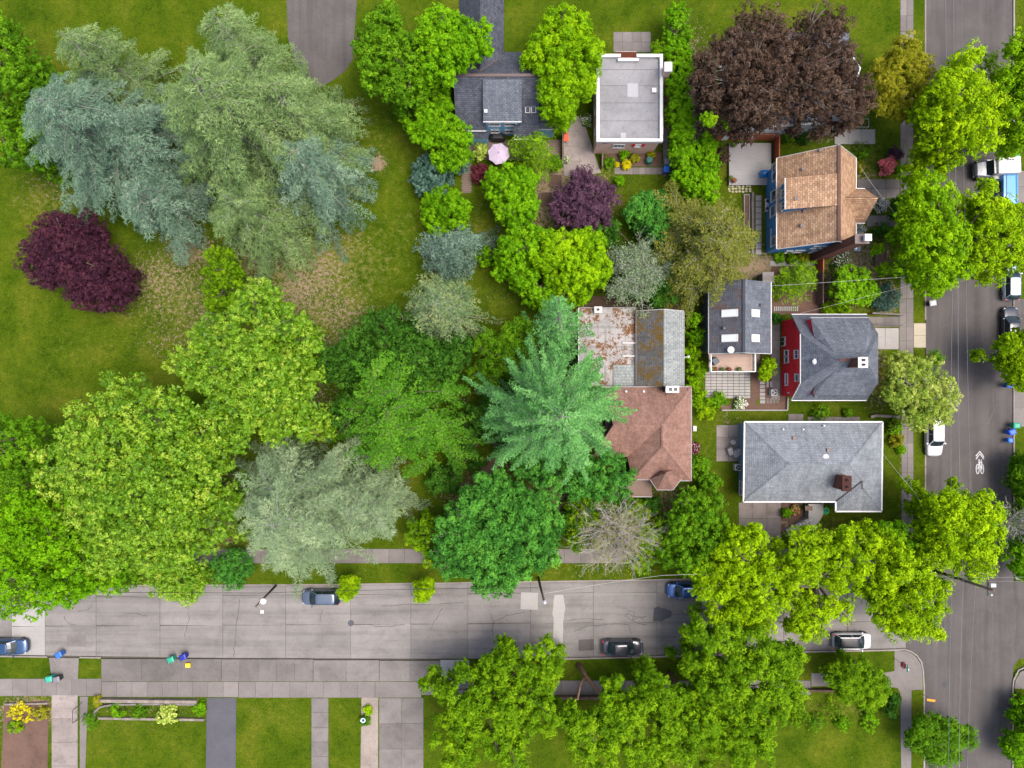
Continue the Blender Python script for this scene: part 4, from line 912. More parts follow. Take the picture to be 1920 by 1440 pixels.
walls(h, [(c.x, c.y), (a.x, c.y), (a.x, a.y), (d_.x, a.y), (d_.x, P(0, 850, ze).y), (c.x, P(0, 850, ze).y)], 0, ze - .05, 'w_brown')
trim(h, (1296.5, 901, ze), (1296.5, 725.5, ze), 'steel'); trim(h, (1186, 899.5, ze), (1222, 899.5, ze), 'steel'); trim(h, (1276, 901.5, ze), (1296, 901.5, ze), 'steel'); trim(h, (1130, 725, ze), (1296, 725, ze), 'steel')
oc = [(1219, 898), (1232, 918), (1262, 918), (1278, 897), (1263, 884), (1236, 884)]
for i in range(6):
    if i in (3, 4, 5): pass
    p, q = oc[i], oc[(i + 1) % 6]; roof(h, [(p[0], p[1], 4.75 if p[1] > 890 else 5.3), (q[0], q[1], 4.75 if q[1] > 890 else 5.3), (1248.5, 887, 7.0)], 'sh_pink', name="turret_roof", thick=.1)
    if i < 3: trim(h, (p[0], p[1] + .4, 4.72), (q[0], q[1] + .4, 4.72), 'steel', .1, .12)
tw = [P(x + (1248 - x) * .12, y + (896 - y) * .12, 4.7) for x, y in oc]; walls(h, [(p.x, p.y) for p in tw], 0, 4.65, 'w_brown', "turret_wall")
roof(h, [(1150, 931, 2.7), (1222, 931, 2.7), (1222, 897, 3.2), (1150, 897, 3.2)], 'wood_brown', name="porch_roof"); trim(h, (1150, 931.5, 2.7), (1222, 931.5, 2.7), 'offwhite', .06, .1)
for px in (1165, 1219): p = P(px, 926, 1.3); MB().box((p.x, p.y, 1.32), (.15, .15, 2.6)).build("post", M['wood_brown'], h)
p = P(1258, 730, 6.0); chimney(h, (p.x, p.y), 1.25, .55, 4.0, 6.6, 'black', 'steel', 0)
for dx in (-.2, .35): MB().box((p.x + dx, p.y, 6.72), (.4, .36, .06)).build("flue", M['black'], h)
for px in (1174, 1207): vent(h, px, 734, 4.95, 'offwhite', .1, .2)
p = P(1299, 803, 1); MB().box((p.x + .1, p.y, 1.2), (.4, .6, .7)).build("meter_box", M['offwhite'], h)

# ---- I: pale grey hip-roofed house
h = thing("house", "low house with pale grey hip roof, white gutters and brick chimney", "house", P(1520, 870))
ze, zr, zm = 3.4, 5.7, 4.7
roof(h, [(1655, 791, ze), (1396, 791, ze), (1480, 870, zr), (1593, 870, zr)], 'sh_grey'); roof(h, [(1396, 791, ze), (1394, 941, ze), (1480, 870, zr)], 'sh_grey')
roof(h, [(1394, 941, ze), (1567, 941, ze), (1617, 902, zm), (1593, 870, zr), (1480, 870, zr)], 'sh_grey'); roof(h, [(1653, 959, ze), (1655, 791, ze), (1593, 870, zr), (1617, 902, zm), (1617, 912, zm)], 'sh_grey')
roof(h, [(1567, 941, ze), (1567, 959, ze), (1617, 912, zm), (1617, 902, zm)], 'sh_grey'); roof(h, [(1567, 959, ze), (1653, 959, ze), (1617, 912, zm)], 'sh_grey')
for a, c in (((1480, 870, zr + .03), (1593, 870, zr + .03)), ((1396, 791, ze + .04), (1480, 870, zr + .03)), ((1394, 941, ze + .04), (1480, 870, zr + .03)), ((1655, 791, ze + .04), (1593, 870, zr + .03)), ((1653, 959, ze + .04), (1617, 912, zm + .03)), ((1593, 870, zr + .03), (1617, 902, zm + .03))): ridge(h, a, c, 'sh_grey')
MB().bar(P(1567, 940, ze + .06), P(1617, 901.5, zm + .06), .14, .08).bar(P(1617, 901.5, zm + .06), P(1617.5, 918, zm + .0), .1, .06).build("valley_flashing", M['black'], h)
cr = [(1396, 791), (1655, 791), (1653, 959), (1567, 959), (1567, 941), (1394, 941)]
for i in range(6): trim(h, (*cr[i], ze + .05), (*cr[(i + 1) % 6], ze + .05), 'white', .16, .18)
ins = [P(x + (.012 if False else 0), y, ze) for x, y in [(1403, 797), (1648, 797), (1646, 953), (1574, 953), (1574, 934), (1403, 934)]]
walls(h, [(p.x, p.y) for p in ins], 0, ze - .05, 'w_bluegrey')
p = P(1583, 905, 6.0); chimney(h, (p.x - .05, p.y), .85, 1.5, 3.6, 6.6, 'brick_red', 'brick_red', 2)
p = P(1548, 857, 5.3); MB().lathe((p.x, p.y, p.z - .1), [(.36, 0), (.36, .12), (.25, .2), (.01, .22)], 16).build("roof_vent", M['offwhite'], h)
for px, py in ((1489, 822), (1553, 844)): boxvent(h, px, py, 4.3 if py < 830 else 5.0, 'gutter_dark', .34)
for px in (1468, 1506, 1545): vent(h, px, 805 if px < 1540 else 798, 3.9, 'white', .07, .25)
window(h, wx(ins[0].x, 1390, 915), 1.6, .7, 'x-', 1)
# ------------------------------------------------------------------ vehicles
def loft(b, rings, close=True, cap0=True, cap1=True):
    k = len(b.v); n = len(rings[0])
    for r in rings: b.v += [tuple(p) for p in r]
    for i in range(len(rings) - 1):
        for j in range(n if close else n - 1):
            q = k + i * n; b.f.append((q + j, q + (j + 1) % n, q + n + (j + 1) % n, q + n + j))
    if cap0: b.f.append(tuple(k + j for j in range(n - 1, -1, -1)))
    if cap1: b.f.append(tuple(k + (len(rings) - 1) * n + j for j in range(n)))

M['lamp_white'] = M_plain("headlamp_lens", (.4, .42, .44), .15, var=.05, coat=.8)
M['lamp_red'] = M_plain("tail_lamp_lens", (.45, .015, .02), .2, var=.1, coat=.8)
M['dark_roof'] = M_plain('tinted_glass_roof', (.012, .014, .017), .3, spec=.25); M['amber'] = M_plain("amber_lens", (.6, .2, .02), .2)

def car(label, px, py, head, paint, L=4.5, W=1.8, H=1.48, kind='sedan', z=-.12, glassroof=False, zc=.8, sunroof=False):
    """heading in degrees (0 = east). (px, py) = middle of the car in the photo at about bonnet height"""
    p = P(px, py, zc); t = thing("parked_car", label, "car", (p.x, p.y, z - -.012), R_(head))
    X = lambda f: (f - .5) * L                       # f 0 = tail, 1 = nose
    hatch = kind != 'sedan'
    zb = H * .64
    st = [(0, .40, .60), (.008, .66, .78), (.025, .84, .88), (.06, .93, .95), (.14, .985, 1.0), (.3, 1, 1.0), (.5, 1, 1.0), (.68, 1, .985), (.80, .985, .93), (.88, .95, .88), (.93, .885, .82), (.965, .79, .74), (.985, .66, .66), (.996, .48, .58), (1, .28, .52)]
    if hatch: st[0] = (0, .52, .75); st[1] = (.008, .76, .86); st[2] = (.025, .89, .94)
    rings = []
    for f, w, hz in st:
        hw = W / 2 * w; zt = zb * hz; x = X(f); zl = .24 + (.1 if f in (0, 1) else 0)
        half = [(hw * .9, zl), (hw * .985, zl + .12), (hw, (zl + zt) * .52), (hw * .985, zt * .84), (hw * .93, zt * .965), (hw * .80, zt * 1.005), (hw * .4, zt * 1.02)]
        rings.append([(x, y, q) for y, q in half] + [(x, -y, q) for y, q in half[::-1]])
    b = MB(); loft(b, rings); body = b.build("body", paint, t, smooth=True, local=True)
    # greenhouse: glass loft, painted pillars and roof
    if kind == 'sedan': xr0, xr1, xf1, xf0 = .14, .30, .58, .735
    elif kind == 'suv': xr0, xr1, xf1, xf0 = .02, .07, .60, .72
    else: xr0, xr1, xf1, xf0 = .03, .13, .585, .76
    wb, wt = W * .445, W * .345
    def ring(xa, xb, w, zz, bow):
        out = []
        for k in range(5): out.append((xa + (xb - xa) * k / 4, w * (1 - .02 * (k in (0, 4))), zz))
        out += [(xb + bow * .75, w * .6, zz), (xb + bow, 0, zz), (xb + bow * .75, -w * .6, zz)]
        for k in range(5): out.append((xb + (xa - xb) * k / 4, -w * (1 - .02 * (k in (0, 4))), zz))
        out += [(xa - bow * .75, -w * .6, zz), (xa - bow, 0, zz), (xa - bow * .75, w * .6, zz)]
        return out
    r0 = ring(X(xr0), X(xf0), wb, zb * .97, .13); r1 = ring(X(xr0 * .45 + xr1 * .55), X(xf0 * .45 + xf1 * .55), wb * .42 + wt * .58, zb + (H - zb) * .58, .11); r2 = ring(X(xr1), X(xf1), wt, H - .04, .09)
    b = MB(); loft(b, [r0, r1, r2]); gl = b.build("windows", M['car_glass'], t, smooth=False, local=True)
    r3 = ring(X(xr1) - .03, X(xf1) + .03, wt + .035, H - .055, .09); r4 = ring(X(xr1) + .05, X(xf1) - .05, wt - .06, H + .0, .08); r5 = ring(X(xr1) + .3, X(xf1) - .3, wt - .3, H + .02, .05)
    b = MB(); loft(b, [r3, r4, r5]); b.build("roof", M['dark_roof'] if glassroof else paint, t, smooth=True, local=True)
    if glassroof:
        b = MB()
        for s in (1, -1): b.bar((X(xr1) - .1, s * (wt + .0), H - .03), (X(xf1) + .1, s * (wt + .0), H - .03), .1, .05)
        b.build("roof_rail", paint, t, local=True)
    if sunroof:
        MB().box((X(.46), 0, H + .02), (.75, W * .5, .02)).build("sunroof", M['sky_glass'], t, local=True)
    b = MB()
    for s in (1, -1):
        for (xa, xb) in ((xf0, xf1), (xr0 + .02, xr1)):
            b.bar((X(xa), s * wb * .98, zb * .97), (X(xb), s * wt * 1.0, H - .05), .09, .06)
        if hatch or True: b.bar((X(.44), s * wb * .995, zb * .97), (X(.44), s * wt * 1.01, H - .05), .07, .04)
    b.build("pillars", paint, t, local=True)
    for s in (1, -1):
        m_ = MB(); m_.box((X(xf0 - .045), s * (W / 2 + .09), zb + .05), (.16, .22, .15)); m_.build("mirror", paint, t, local=True, bevel=.03)
        hl = MB(); hl.box((X(.935), s * W * .37, zb * .72), (.26, .20, .12), s * -.55); hl.build("headlight", M['lamp_white'], t, local=True, bevel=.04)
        tl = MB(); tl.box((X(.022), s * W * .40, zb * (.9 if hatch else .82)), (.14, .26, .16), s * .3); tl.build("tail_light", M['lamp_red'], t, local=True, bevel=.04)
        for f in (.19, .81):
            wl = MB().lathe((X(f), s * (W / 2 - .2), .31), [(.2, 0), (.30, .0), (.315, .03), (.315, .18), (.30, .2), (.2, .2)] if s > 0 else [(.2, 0), (.30, 0), (.315, -.03), (.315, -.18), (.3, -.2), (.2, -.2)], 18, 'y').build("wheel", M['rubber'], t, smooth=False, local=True)
            MB().lathe((X(f), s * (W / 2 - .18), .31), [(.21, 0), (.21, .185), (.05, .165)] if s > 0 else [(.21, 0), (.21, -.185), (.05, -.165)], 14, 'y').build("rim", M['alloy'], wl, local=True)
    MB().box((X(.5), 0, .22), (L * .86, W * .9, .12)).build("underbody", M['black'], t, local=True)
    MB().box((X(.998), 0, .5), (.05, W * .5, .16)).build("grille", M['black'], t, local=True)
    if kind == 'suv' and not sunroof:
        b = MB()
        for s in (1, -1): b.bar((X(.12), s * (wt - .02), H + .04), (X(.55), s * (wt - .02), H + .04), .05, .04)
        b.build("roof_rack", M['black'], t, local=True)
    # bonnet seam and wiper line give the paint some detail
    b = MB(); b.bar((X(.735) if kind == 'sedan' else X(xf0), W * .40, zb * .985), (X(.735) if kind == 'sedan' else X(xf0), -W * .40, zb * .985), .05, .03); b.build("cowl", M['black'], t, local=True)
    return t

pnt = lambda n, c, m=0.0, r=.25: M_paint(n, c, m, r)
C_white, C_ltblue, C_black = pnt("white_car_paint", (.52, .53, .54)), pnt("pale_blue_car_paint", (.40, .50, .56), .4), pnt("black_car_paint", (.012, .016, .026), .3)
C_blue, C_navy, C_slate, C_char = pnt("blue_car_paint", (.015, .085, .30), .4), pnt("navy_car_paint", (.012, .055, .14), .4), pnt("slate_blue_car_paint", (.10, .13, .18), .5), pnt("charcoal_car_paint", (.060, .062, .075), .5)
car("pale blue hatchback parked on the east kerb north of a dark sedan", 1898, 528, 90, C_ltblue, 4.3, 1.78, 1.5, 'hatch')
car("dark navy sedan half under a yellow-green tree on the east kerb", 1897, 612, 90, C_black, 4.7, 1.82, 1.45)
car("white sport utility car with sunroof under the cream-flowering tree", 1753, 818, -90, C_white, 4.7, 1.88, 1.7, 'suv', sunroof=True)
car("slate blue estate car parked by the north kerb under the sage cedar", 601, 1121, 180, C_slate, 4.5, 1.8, 1.48, 'hatch')
car("charcoal sedan parked by the south kerb in the shade of trees", 1168, 1216, 0, C_char, 4.85, 1.86, 1.46)
car("bright blue car nose poking out from under the green shrub tree", 1284, 1108, 180, C_blue, 4.1, 1.76, 1.5, 'hatch')
car("white hatchback with black glass roof parked near the street corner", 1600, 1203, 0, C_white, 4.5, 1.85, 1.52, 'hatch', glassroof=True)
car("dark blue car cut by the picture edge at the concrete street", 12, 1214, 0, C_navy, 4.6, 1.8, 1.5, 'sedan')

# white box-bodied expedition truck
p = P(1870, 314, 1.5)
t = thing("camper_truck", "white box-bodied camper truck with large front wheel", "truck", (p.x, p.y, -.11), R_(182))
b = MB(); b.box((-.75, 0, 1.75), (2.6, 1.9, 1.7)); b.build("camper_box", M['white'], t, local=True, bevel=.12)
b = MB(); loft(b, [[(x, y * w, z) for y, z in ((1, .7), (1, 1.35 * k), (.8, 1.42 * k), (-.8, 1.42 * k), (-1, 1.35 * k), (-1, .7))] for x, w, k in ((.5, .88, 1.05), (1.0, .86, 1.02), (1.6, .78, .98), (2.05, .7, .9))]); b.build("bonnet", C_white, t, local=True, bevel=.05)
b = MB(); loft(b, [[(x, y * w, z) for y, z in ((1, 1.3), (.9, zz), (-.9, zz), (-1, 1.3))] for x, w, zz in ((.5, .86, 2.2), (.75, .85, 2.15), (1.15, .84, 1.42))]); b.build("windscreen", M['car_glass'], t, local=True)
MB().box((.55, 0, 2.22), (.5, 1.7, .1)).build("cab_roof", C_white, t, local=True, bevel=.03)
for s in (1, -1):
    for x, r in ((1.35, .5), (-1.25, .5)):
        w_ = MB().lathe((x, s * .72, .5), [(.24, 0), (.46, 0), (.5, .05 * s), (.5, .3 * s), (.46, .34 * s), (.24, .34 * s)], 20, 'y').build("wheel", M['rubber'], t, local=True); MB().lathe((x, s * .74, .5), [(.25, 0), (.25, .30 * s), (.1, .26 * s)], 14, 'y').build("rim", M['alloy'], w_, local=True)
    MB().box((1.35, s * .86, 1.06), (1.25, .42, .08)).build("wheel_arch", M['black'], t, local=True, bevel=.03); MB().box((2.02, s * .5, 1.0), (.08, .24, .22)).build("headlight", M['lamp_white'], t, local=True)
    MB().box((.1, s * 1.0, .62), (1.4, .34, .4)).build("side_locker", M['steel'], t, local=True)
MB().box((2.15, 0, .62), (.2, 1.7, .3)).build("bumper", M['black'], t, local=True); MB().box((-.2, 1.0, 1.35), (1.1, .5, .04)).build("fold_out_panel", M['offwhite'], t, local=True); MB().box((-1.4, .98, 1.5), (.6, .1, .8)).build("ladder_rack", M['black'], t, local=True)
for k in range(3): MB().box((-.5 - k * .3, -.55, 2.63), (.12, .16, .06)).build("roof_vent", M['black'], t, local=True)
# blue van below
p = P(1893, 365, 1.6); C_vb = pnt("bright_blue_van_paint", (.02, .22, .55), .1)
t = thing("van", "bright blue van mostly hidden by the yellow-green street tree", "van", (p.x, p.y, -.11), R_(-90))
b = MB(); loft(b, [[(x, y * w, z) for y, z in ((.9, .35), (1, .9), (.98, zz * .8), (.9, zz * .97), (.6, zz), (-.6, zz), (-.9, zz * .97), (-.98, zz * .8), (-1, .9), (-.9, .35))] for x, w, zz in ((-2.4, .84, 1.85), (-2.2, .92, 1.98), (0, .93, 2.0), (1.1, .92, 1.95), (1.7, .9, 1.25), (2.2, .86, 1.1), (2.4, .7, .8))]); b.build("body", C_vb, t, smooth=False, local=True, bevel=.05)
for y in (-.55, .55): MB().bar((-2.2, y, 2.0), (.9, y, 2.0), .05, .04).build("roof_rail", M['black'], t, local=True)
MB().box((1.45, 0, 1.62), (.05, 1.5, .6)).build("windscreen", M['car_glass'], t, local=True)
for s in (1, -1):
    for x in (-1.5, 1.5): w_ = MB().lathe((x, s * .72, .36), [(.2, 0), (.34, 0), (.36, .04 * s), (.36, .2 * s), (.2, .22 * s)], 16, 'y').build("wheel", M['rubber'], t, local=True); MB().lathe((x, s * .75, .36), [(.2, 0), (.2, .19 * s), (.05, .17 * s)], 12, 'y').build("rim", M['alloy'], w_, local=True)
    MB().box((-.2, s * .925, 1.5), (2.6, .03, .45)).build("side_window", M['car_glass'], t, local=True); MB().box((1.35, s * 1.08, 1.25), (.15, .22, .25)).build("mirror", M['black'], t, local=True)

# ------------------------------------------------------------------ bins
def bin_(label, px, py, rz, colr, h=1.05, w=.6, d=.7, lid=None, group="wheeled bins", zc=.9, fallen=False, z0=0):
    p = P(px, py, zc); t = thing("wheeled_bin", label, "bin", (p.x, p.y, z0), R_(rz), group)
    m1 = M_plain("bin_plastic", colr, .45, var=.15); m2 = m1 if lid is None else M_plain("bin_lid_plastic", lid, .45)
    b = MB(); rings = []
    for z, k in ((.08, .76), (.5, .88), (h - .1, 1.0)): rings.append([(-d / 2 * k, -w / 2 * k, z), (d / 2 * k, -w / 2 * k, z), (d / 2 * k, w / 2 * k, z), (-d / 2 * k, w / 2 * k, z)])
    loft(b, rings); b.build("body", m1, t, local=True, bevel=.03)
    b = MB(); loft(b, [[(-d / 2 - .04, -w / 2 - .03, h - .1), (d / 2 + .05, -w / 2 - .03, h - .1), (d / 2 + .05, w / 2 + .03, h - .1), (-d / 2 - .04, w / 2 + .03, h - .1)], [(-d / 2, -w / 2, h - .02), (d / 2, -w / 2, h - .04), (d / 2, w / 2, h - .04), (-d / 2, w / 2, h - .02)], [(-d / 3, -w / 3, h + .03), (d / 3, -w / 3, h + .01), (d / 3, w / 3, h + .01), (-d / 3, w / 3, h + .03)]]); b.build("lid", m2, t, local=True)
    MB().tube([(-d / 2 - .09, -w / 2 + .05, h - .08), (-d / 2 - .09, w / 2 - .05, h - .08)], .025).build("handle", M['black'], t, local=True)
    for s in (1, -1): MB().lathe((-d / 2 + .05, s * w / 2 * .78, .12), [(.02, -.03), (.12, -.03), (.12, .03), (.02, .03)], 12, 'y').build("wheel", M['rubber'], t, local=True)
    if fallen: t.rotation_euler = (R_(90), 0, R_(rz)); t.location.z = .3
    return t
G_, B_, DB, BK = (.02, .27, .17), (.025, .12, .42), (.008, .018, .24), (.03, .03, .035)
bin_("blue bin on the driveway apron between two grass strips", 110, 1228, 25, B_)
bin_("mint green bin on the sidewalk beside a black bin", 92, 1273, 10, (.03, .34, .23)); bin_("black bin with grey lid beside the mint green sidewalk bin", 106, 1274, 15, BK, lid=(.16, .15, .17))
bin_("green bin by the apron left of the dark blue bin", 320, 1237, 20, G_); bin_("dark blue bin by the apron beside a yellow box", 343, 1232, 20, DB)
bin_("blue bin in the street under the pine boughs", 912, 1233, 100, (.01, .05, .5), group=None)
bin_("green bin on the east kerb above two blue bins", 1906, 798, 180, G_); bin_("taller blue bin on the east kerb below the green bin", 1898, 810, 200, (.02, .1, .6)); bin_("small blue bin on the east kerb, lowest of three", 1897, 826, 180, (.02, .14, .6), .8, .5, .5)
bin_("blue bin on the east kerb beside the parked dark sedan's tree", 1893, 722, 180, (.01, .06, .5)); bin_("black bin with pale grey lid standing in the road by the grass strip", 1750, 568, 190, BK, lid=(.42, .42, .43), z0=-.11)
bin_("blue bin beside the tall hedge and pink house", 1250, 317, 90, (.02, .17, .65)); bin_("grey bin above the blue bin by the tall hedge", 1251, 303, 90, (.2, .21, .22)); bin_("teal bin at the corner of the light blue house", 1051, 231, 60, (.0, .48, .33))
bin_("blue bin behind the white camper truck", 1906, 313, 0, (.01, .10, .55)); bin_("green bin behind the white camper truck under leaves", 1905, 294, 0, (.02, .35, .1))
bx_ = thing("recycling_box", "yellow recycling box beside the dark blue bin", "box", P(352, 1248, 0)); pc = P(353, 1247, .25)
b = MB(); loft(b, [[(pc.x + x * k, pc.y + y * k, z) for x, y in ((-.26, -.22), (.26, -.22), (.26, .22), (-.26, .22))] for z, k in ((.03, .85), (.36, 1.0), (.38, 1.06))]); loft(b, [[(pc.x + x * k, pc.y + y * k, z) for x, y in ((-.26, -.22), (.26, -.22), (.26, .22), (-.26, .22))] for z, k in ((.36, .94), (.1, .82))], cap0=False)
b.build("tub", M_plain("yellow_plastic", (.75, .55, .02), .5), bx_); MB().box((pc.x, pc.y, .3), (.42, .36, .05)).build("lid", M_plain("pale_yellow_plastic", (.8, .62, .08), .5), bx_)
cm = thing("compost_bin", "teal green lidded composter in the planting bed of the pink house", "bin", P(1218, 302)); pc = P(1217, 301, .5)
MB().lathe((pc.x, pc.y, 0), [(.45, .02), (.42, .5), (.36, .85), (.38, .87), (.3, .95), (.02, .98)], 10).build("body", M_plain("teal_plastic", (.03, .14, .11), .55), cm); MB().lathe((pc.x, pc.y, .96), [(.22, 0), (.2, .05), (.02, .06)], 10).build("lid", M_plain("dark_teal_plastic", (.02, .09, .08), .55), cm)

# ------------------------------------------------------------------ poles and wires
def pole(label, bpx, bpy_, tpx, tpy, hgt, r=.15, mat='pole_wood'):
    base = P(bpx, bpy_, 0); top = P(tpx, tpy, hgt); t = thing("utility_pole", label, "pole", (base.x, base.y, 0))
    MB().tube([base - Vector((0, 0, .3)), base * .5 + top * .5, top], [r * 1.15, r, r * .8], 10).build("pole_shaft", M[mat], t, smooth=True)
    return t, base, top
t, b0, top1 = pole("dark wooden utility pole leaning out over the street corner under yellow-green trees", 1728, 1062, 1863, 1107, 12.0, .17)
MB().box((top1.x - .1, top1.y + .1, 11.4), (.12, 1.6, .12)).build("crossarm", M['pole_wood'], t); MB().box((top1.x + .1, top1.y + .45, 11.7), (.5, .35, .35)).build("junction_box", M['offwhite'], t); MB().lathe((top1.x - .1, top1.y - .5, 11.45), [(.08, 0), (.12, .2), (.1, .45), (.02, .5)], 10).build("insulator", M['white'], t)
t, b0, top2 = pole("wooden utility pole with street lamp beside the dense green chestnut", 1009, 1083, 1021, 1130, 9.0, .13, 'pole_wood')
MB().lathe(top2 - Vector((0, 0, .1)), [(.2, 0), (.24, .1), (.1, .2), (.01, .22)], 12).build("pole_cap", M['steel'], t)
t, b0, top3 = pole("wooden pole with round white lamp and small sign by the slate blue car", 517, 1098, 480, 1137, 8.0, .12, 'pole_wood')
lp = P(493, 1128, 7.4); MB().tube([P(486, 1131, 7.5), lp], .04).lathe(lp, [(.05, .05), (.3, 0), (.34, -.1), (.28, -.2), (.02, -.25)], 14).build("lamp_head", M['white'], t)
sp_ = P(491.5, 1147, 6.8); MB().box(sp_, (.36, .36, .06)).build("small_sign", M['white'], t); MB().tube([P(484, 1134, 7.2), sp_], .03).build("bracket", M['steel'], t)
t, b0, top4 = pole("utility pole with white transformer in the street tree by the pale blue hatchback", 1731, 526, 1832, 500, 9.2, .15)
MB().lathe(P(1813, 507, 8.0) - Vector((0, 0, .5)), [(.28, 0), (.32, .05), (.32, .85), (.26, .95), (.02, 1.0)], 16).build("transformer", M['white'], t); MB().bar(P(1790, 510, 8.4), P(1835, 494, 9.0), .1, .1).build("crossarm", M['pole_wood'], t)
for k, (x, y) in enumerate(((1830, 503), (1834, 497), (1836, 494))): MB().lathe(P(x, y, 9.1), [(.06, 0), (.09, .1), (.06, .25), (.01, .28)], 8).build("insulator", M['steel'], t)
def wire(label, pts, sag=.35, r=.018, mat='steel', seg=10, group="overhead wires"):
    o = MB(); L = []
    W = [P(*p) for p in pts]
    for i in range(len(W) - 1):
        for k in range(seg):
            s = k / seg; q = W[i].lerp(W[i + 1], s); q.z -= sag * 4 * s * (1 - s); L.append(q)
    L.append(W[-1]); ob = o.tube(L, r, 4).build("overhead_wire", M[mat]); return tag(ob, label, "wire", group)
wire("overhead wire along the street, westernmost of three", [(1772, -150, 8.6), (1787, 515, 8.6), (1786, 1080, 8.6), (1780, 1600, 8.6)], .3, .012)
wire("overhead wire along the street, middle of three", [(1789, -150, 8.8), (1797, 505, 8.8), (1806, 1095, 8.8), (1800, 1600, 8.8)], .3, .014)
wire("thin overhead wire along the street, easternmost of three", [(1805, -150, 8.9), (1812, 500, 8.9), (1829, 1100, 8.9), (1812, 1600, 8.9)], .3, .010)
wire("twisted white service wire from the transformer pole to the skylight cottage", [(1826, 500, 8.4), (1700, 519, 6.9), (1446, 536, 4.4)], .2, .013, 'offwhite')
wire("service wire from the transformer pole to the red house", [(1800, 512, 8.4), (1640, 552, 5.5), (1500, 588, 4.0)], .2, .010, 'offwhite')
wire("overhead wire across the corner trees to the pole, upper one", [(1440, 1075, 8.3), (1858, 1083, 8.8), (2200, 1083, 8.8)], .3, .012)
wire("overhead wire across the corner trees to the pole, lower one", [(1440, 1080, 8.0), (1862, 1090, 8.6), (2200, 1094, 8.6)], .3, .010)
wire("overhead wire from the lamp pole towards the blue car", [(1021, 1113, 8.6), (1240, 1079, 8.3), (1440, 1076, 8.2)], .25, .013, 'offwhite')
wire("long overhead wire above the north edge of the concrete street", [(-200, 1113, 8.2), (484, 1112, 7.9), (1018, 1102, 8.6)], .3, .022, 'black')
wire("service wire slanting across the planting strip to the pale grey house", [(1655, 850, 3.6), (1714, 922, 6.0), (1752, 985, 8.0)], .1, .012, 'offwhite')
wire("service wire from the street to the porch of the tan-roofed house", [(1612, 310, 4.3), (1650, 365, 5.6), (1730, 460, 8.0)], .1, .016, 'offwhite')

# ------------------------------------------------------------------ signs
p = P(1677, 1234, 0); t = thing("stop_sign", "red octagonal stop sign on a post at the corner pavement", "sign", (p.x, p.y, 0))
ht = 2.5; top = P(1694, 1247, ht); M['sign_red'] = M_plain("sign_red_paint", (.42, .015, .025), .4, var=.06); M['sign_green'] = M_plain("sign_green_paint", (.0, .30, .22), .45)
topp = P(1702, 1254, 3.6)
MB().tube([p, topp], .035, 8).build("post", M['steel'], t)
def text_mesh(txt, size, M4, mat, parent, name="lettering"):
    cu = bpy.data.curves.new("lettering", 'FONT'); cu.body = txt; cu.size = size; cu.align_x = 'CENTER'; cu.align_y = 'CENTER'; cu.extrude = .004
    to = bpy.data.objects.new("lettering_tmp", cu); me = bpy.data.meshes.new_from_object(to); bpy.data.objects.remove(to)
    me.transform(M4); me.transform(Matrix.Translation(-origin_of(parent))); me.materials.append(mat)
    o = bpy.data.objects.new(name, me); col.objects.link(o); o.parent = parent; return o
# plate faces west-south-west and is tipped a little upward
nrm = Vector((-.93, .12, .34)).normalized(); up = Vector((0, 0, 1)); sd = up.cross(nrm).normalized(); u2 = nrm.cross(sd)
M4 = Matrix((( sd.x, u2.x, nrm.x, top.x), (sd.y, u2.y, nrm.y, top.y), (sd.z, u2.z, nrm.z, top.z), (0, 0, 0, 1)))
def octo(r, z0, z1):
    b = MB(); b.prism([(r * math.cos(math.pi / 8 + k * math.pi / 4), r * math.sin(math.pi / 8 + k * math.pi / 4)) for k in range(8)], z0, z1); b.v = [tuple(M4 @ Vector(v)) for v in b.v]; return b
octo(.42, .0, .015).build("plate_border", M['white'], t); pl = octo(.385, .012, .022).build("plate", M['sign_red'], t); text_mesh("STOP", .30, M4 @ Matrix.Translation((0, 0, .026)), M['white'], t)
MB().box((topp.x, topp.y, 3.55), (.05, .85, .2)).build("street_name_blade", M['sign_green'], t); MB().box((topp.x - .05, topp.y, 3.8), (.12, .12, .12)).build("bracket", M['steel'], t)
p = P(1733, 1303, 0); t = thing("street_sign", "orange plate sign on a thin post at the road edge", "sign", (p.x, p.y, 0)); q = P(1746, 1312, 2.4)
MB().tube([p, q], .03, 8).build("post", M['steel'], t); MB().panel([q + Vector((-.5, .16, .12)), q + Vector((.5, -.02, .0)), q + Vector((.48, -.3, -.1)), q + Vector((-.5, -.12, .02))], .02).build("plate", M_plain("orange_sign", (.75, .30, .03), .45), t)

# ------------------------------------------------------------------ garden things
p = P(935, 287, 2.3); t = thing("parasol", "lilac octagonal parasol over the patio", "parasol", (p.x, p.y, 0)); M['lilac'] = M_plain("lilac_canvas", (.42, .345, .44), .8, var=.05)
R = 1.27; b = MB(); ring = [(p.x + R * math.cos(R_(22.5 + 8) + k * math.pi / 4), p.y + R * math.sin(R_(22.5 + 8) + k * math.pi / 4), 2.05) for k in range(8)]
for k in range(8):
    a = Vector(ring[k]); c = Vector(ring[(k + 1) % 8]); mid = (a + c) / 2 * 1 + (Vector((p.x, p.y, 2.05)) - (a + c) / 2) * .035
    v = MB(); v.add([(p.x, p.y, 2.55), a, mid, c, a - Vector((0, 0, .14)), mid - Vector((0, 0, .14)), c - Vector((0, 0, .14))], [(0, 1, 2), (0, 2, 3), (1, 4, 5, 2), (2, 5, 6, 3)]); v.build("canopy_panel", M['lilac'], t, fixn=False)
MB().tube([(p.x, p.y, 0), (p.x, p.y, 2.62)], .03, 8).build("pole", M['steel'], t); MB().lathe((p.x, p.y, 2.55), [(.06, 0), (.05, .06), (.01, .1)], 8).build("finial", M['black'], t); MB().lathe((p.x, p.y, 0), [(.3, 0), (.3, .06), (.06, .1)], 12).build("base", M['black'], t)
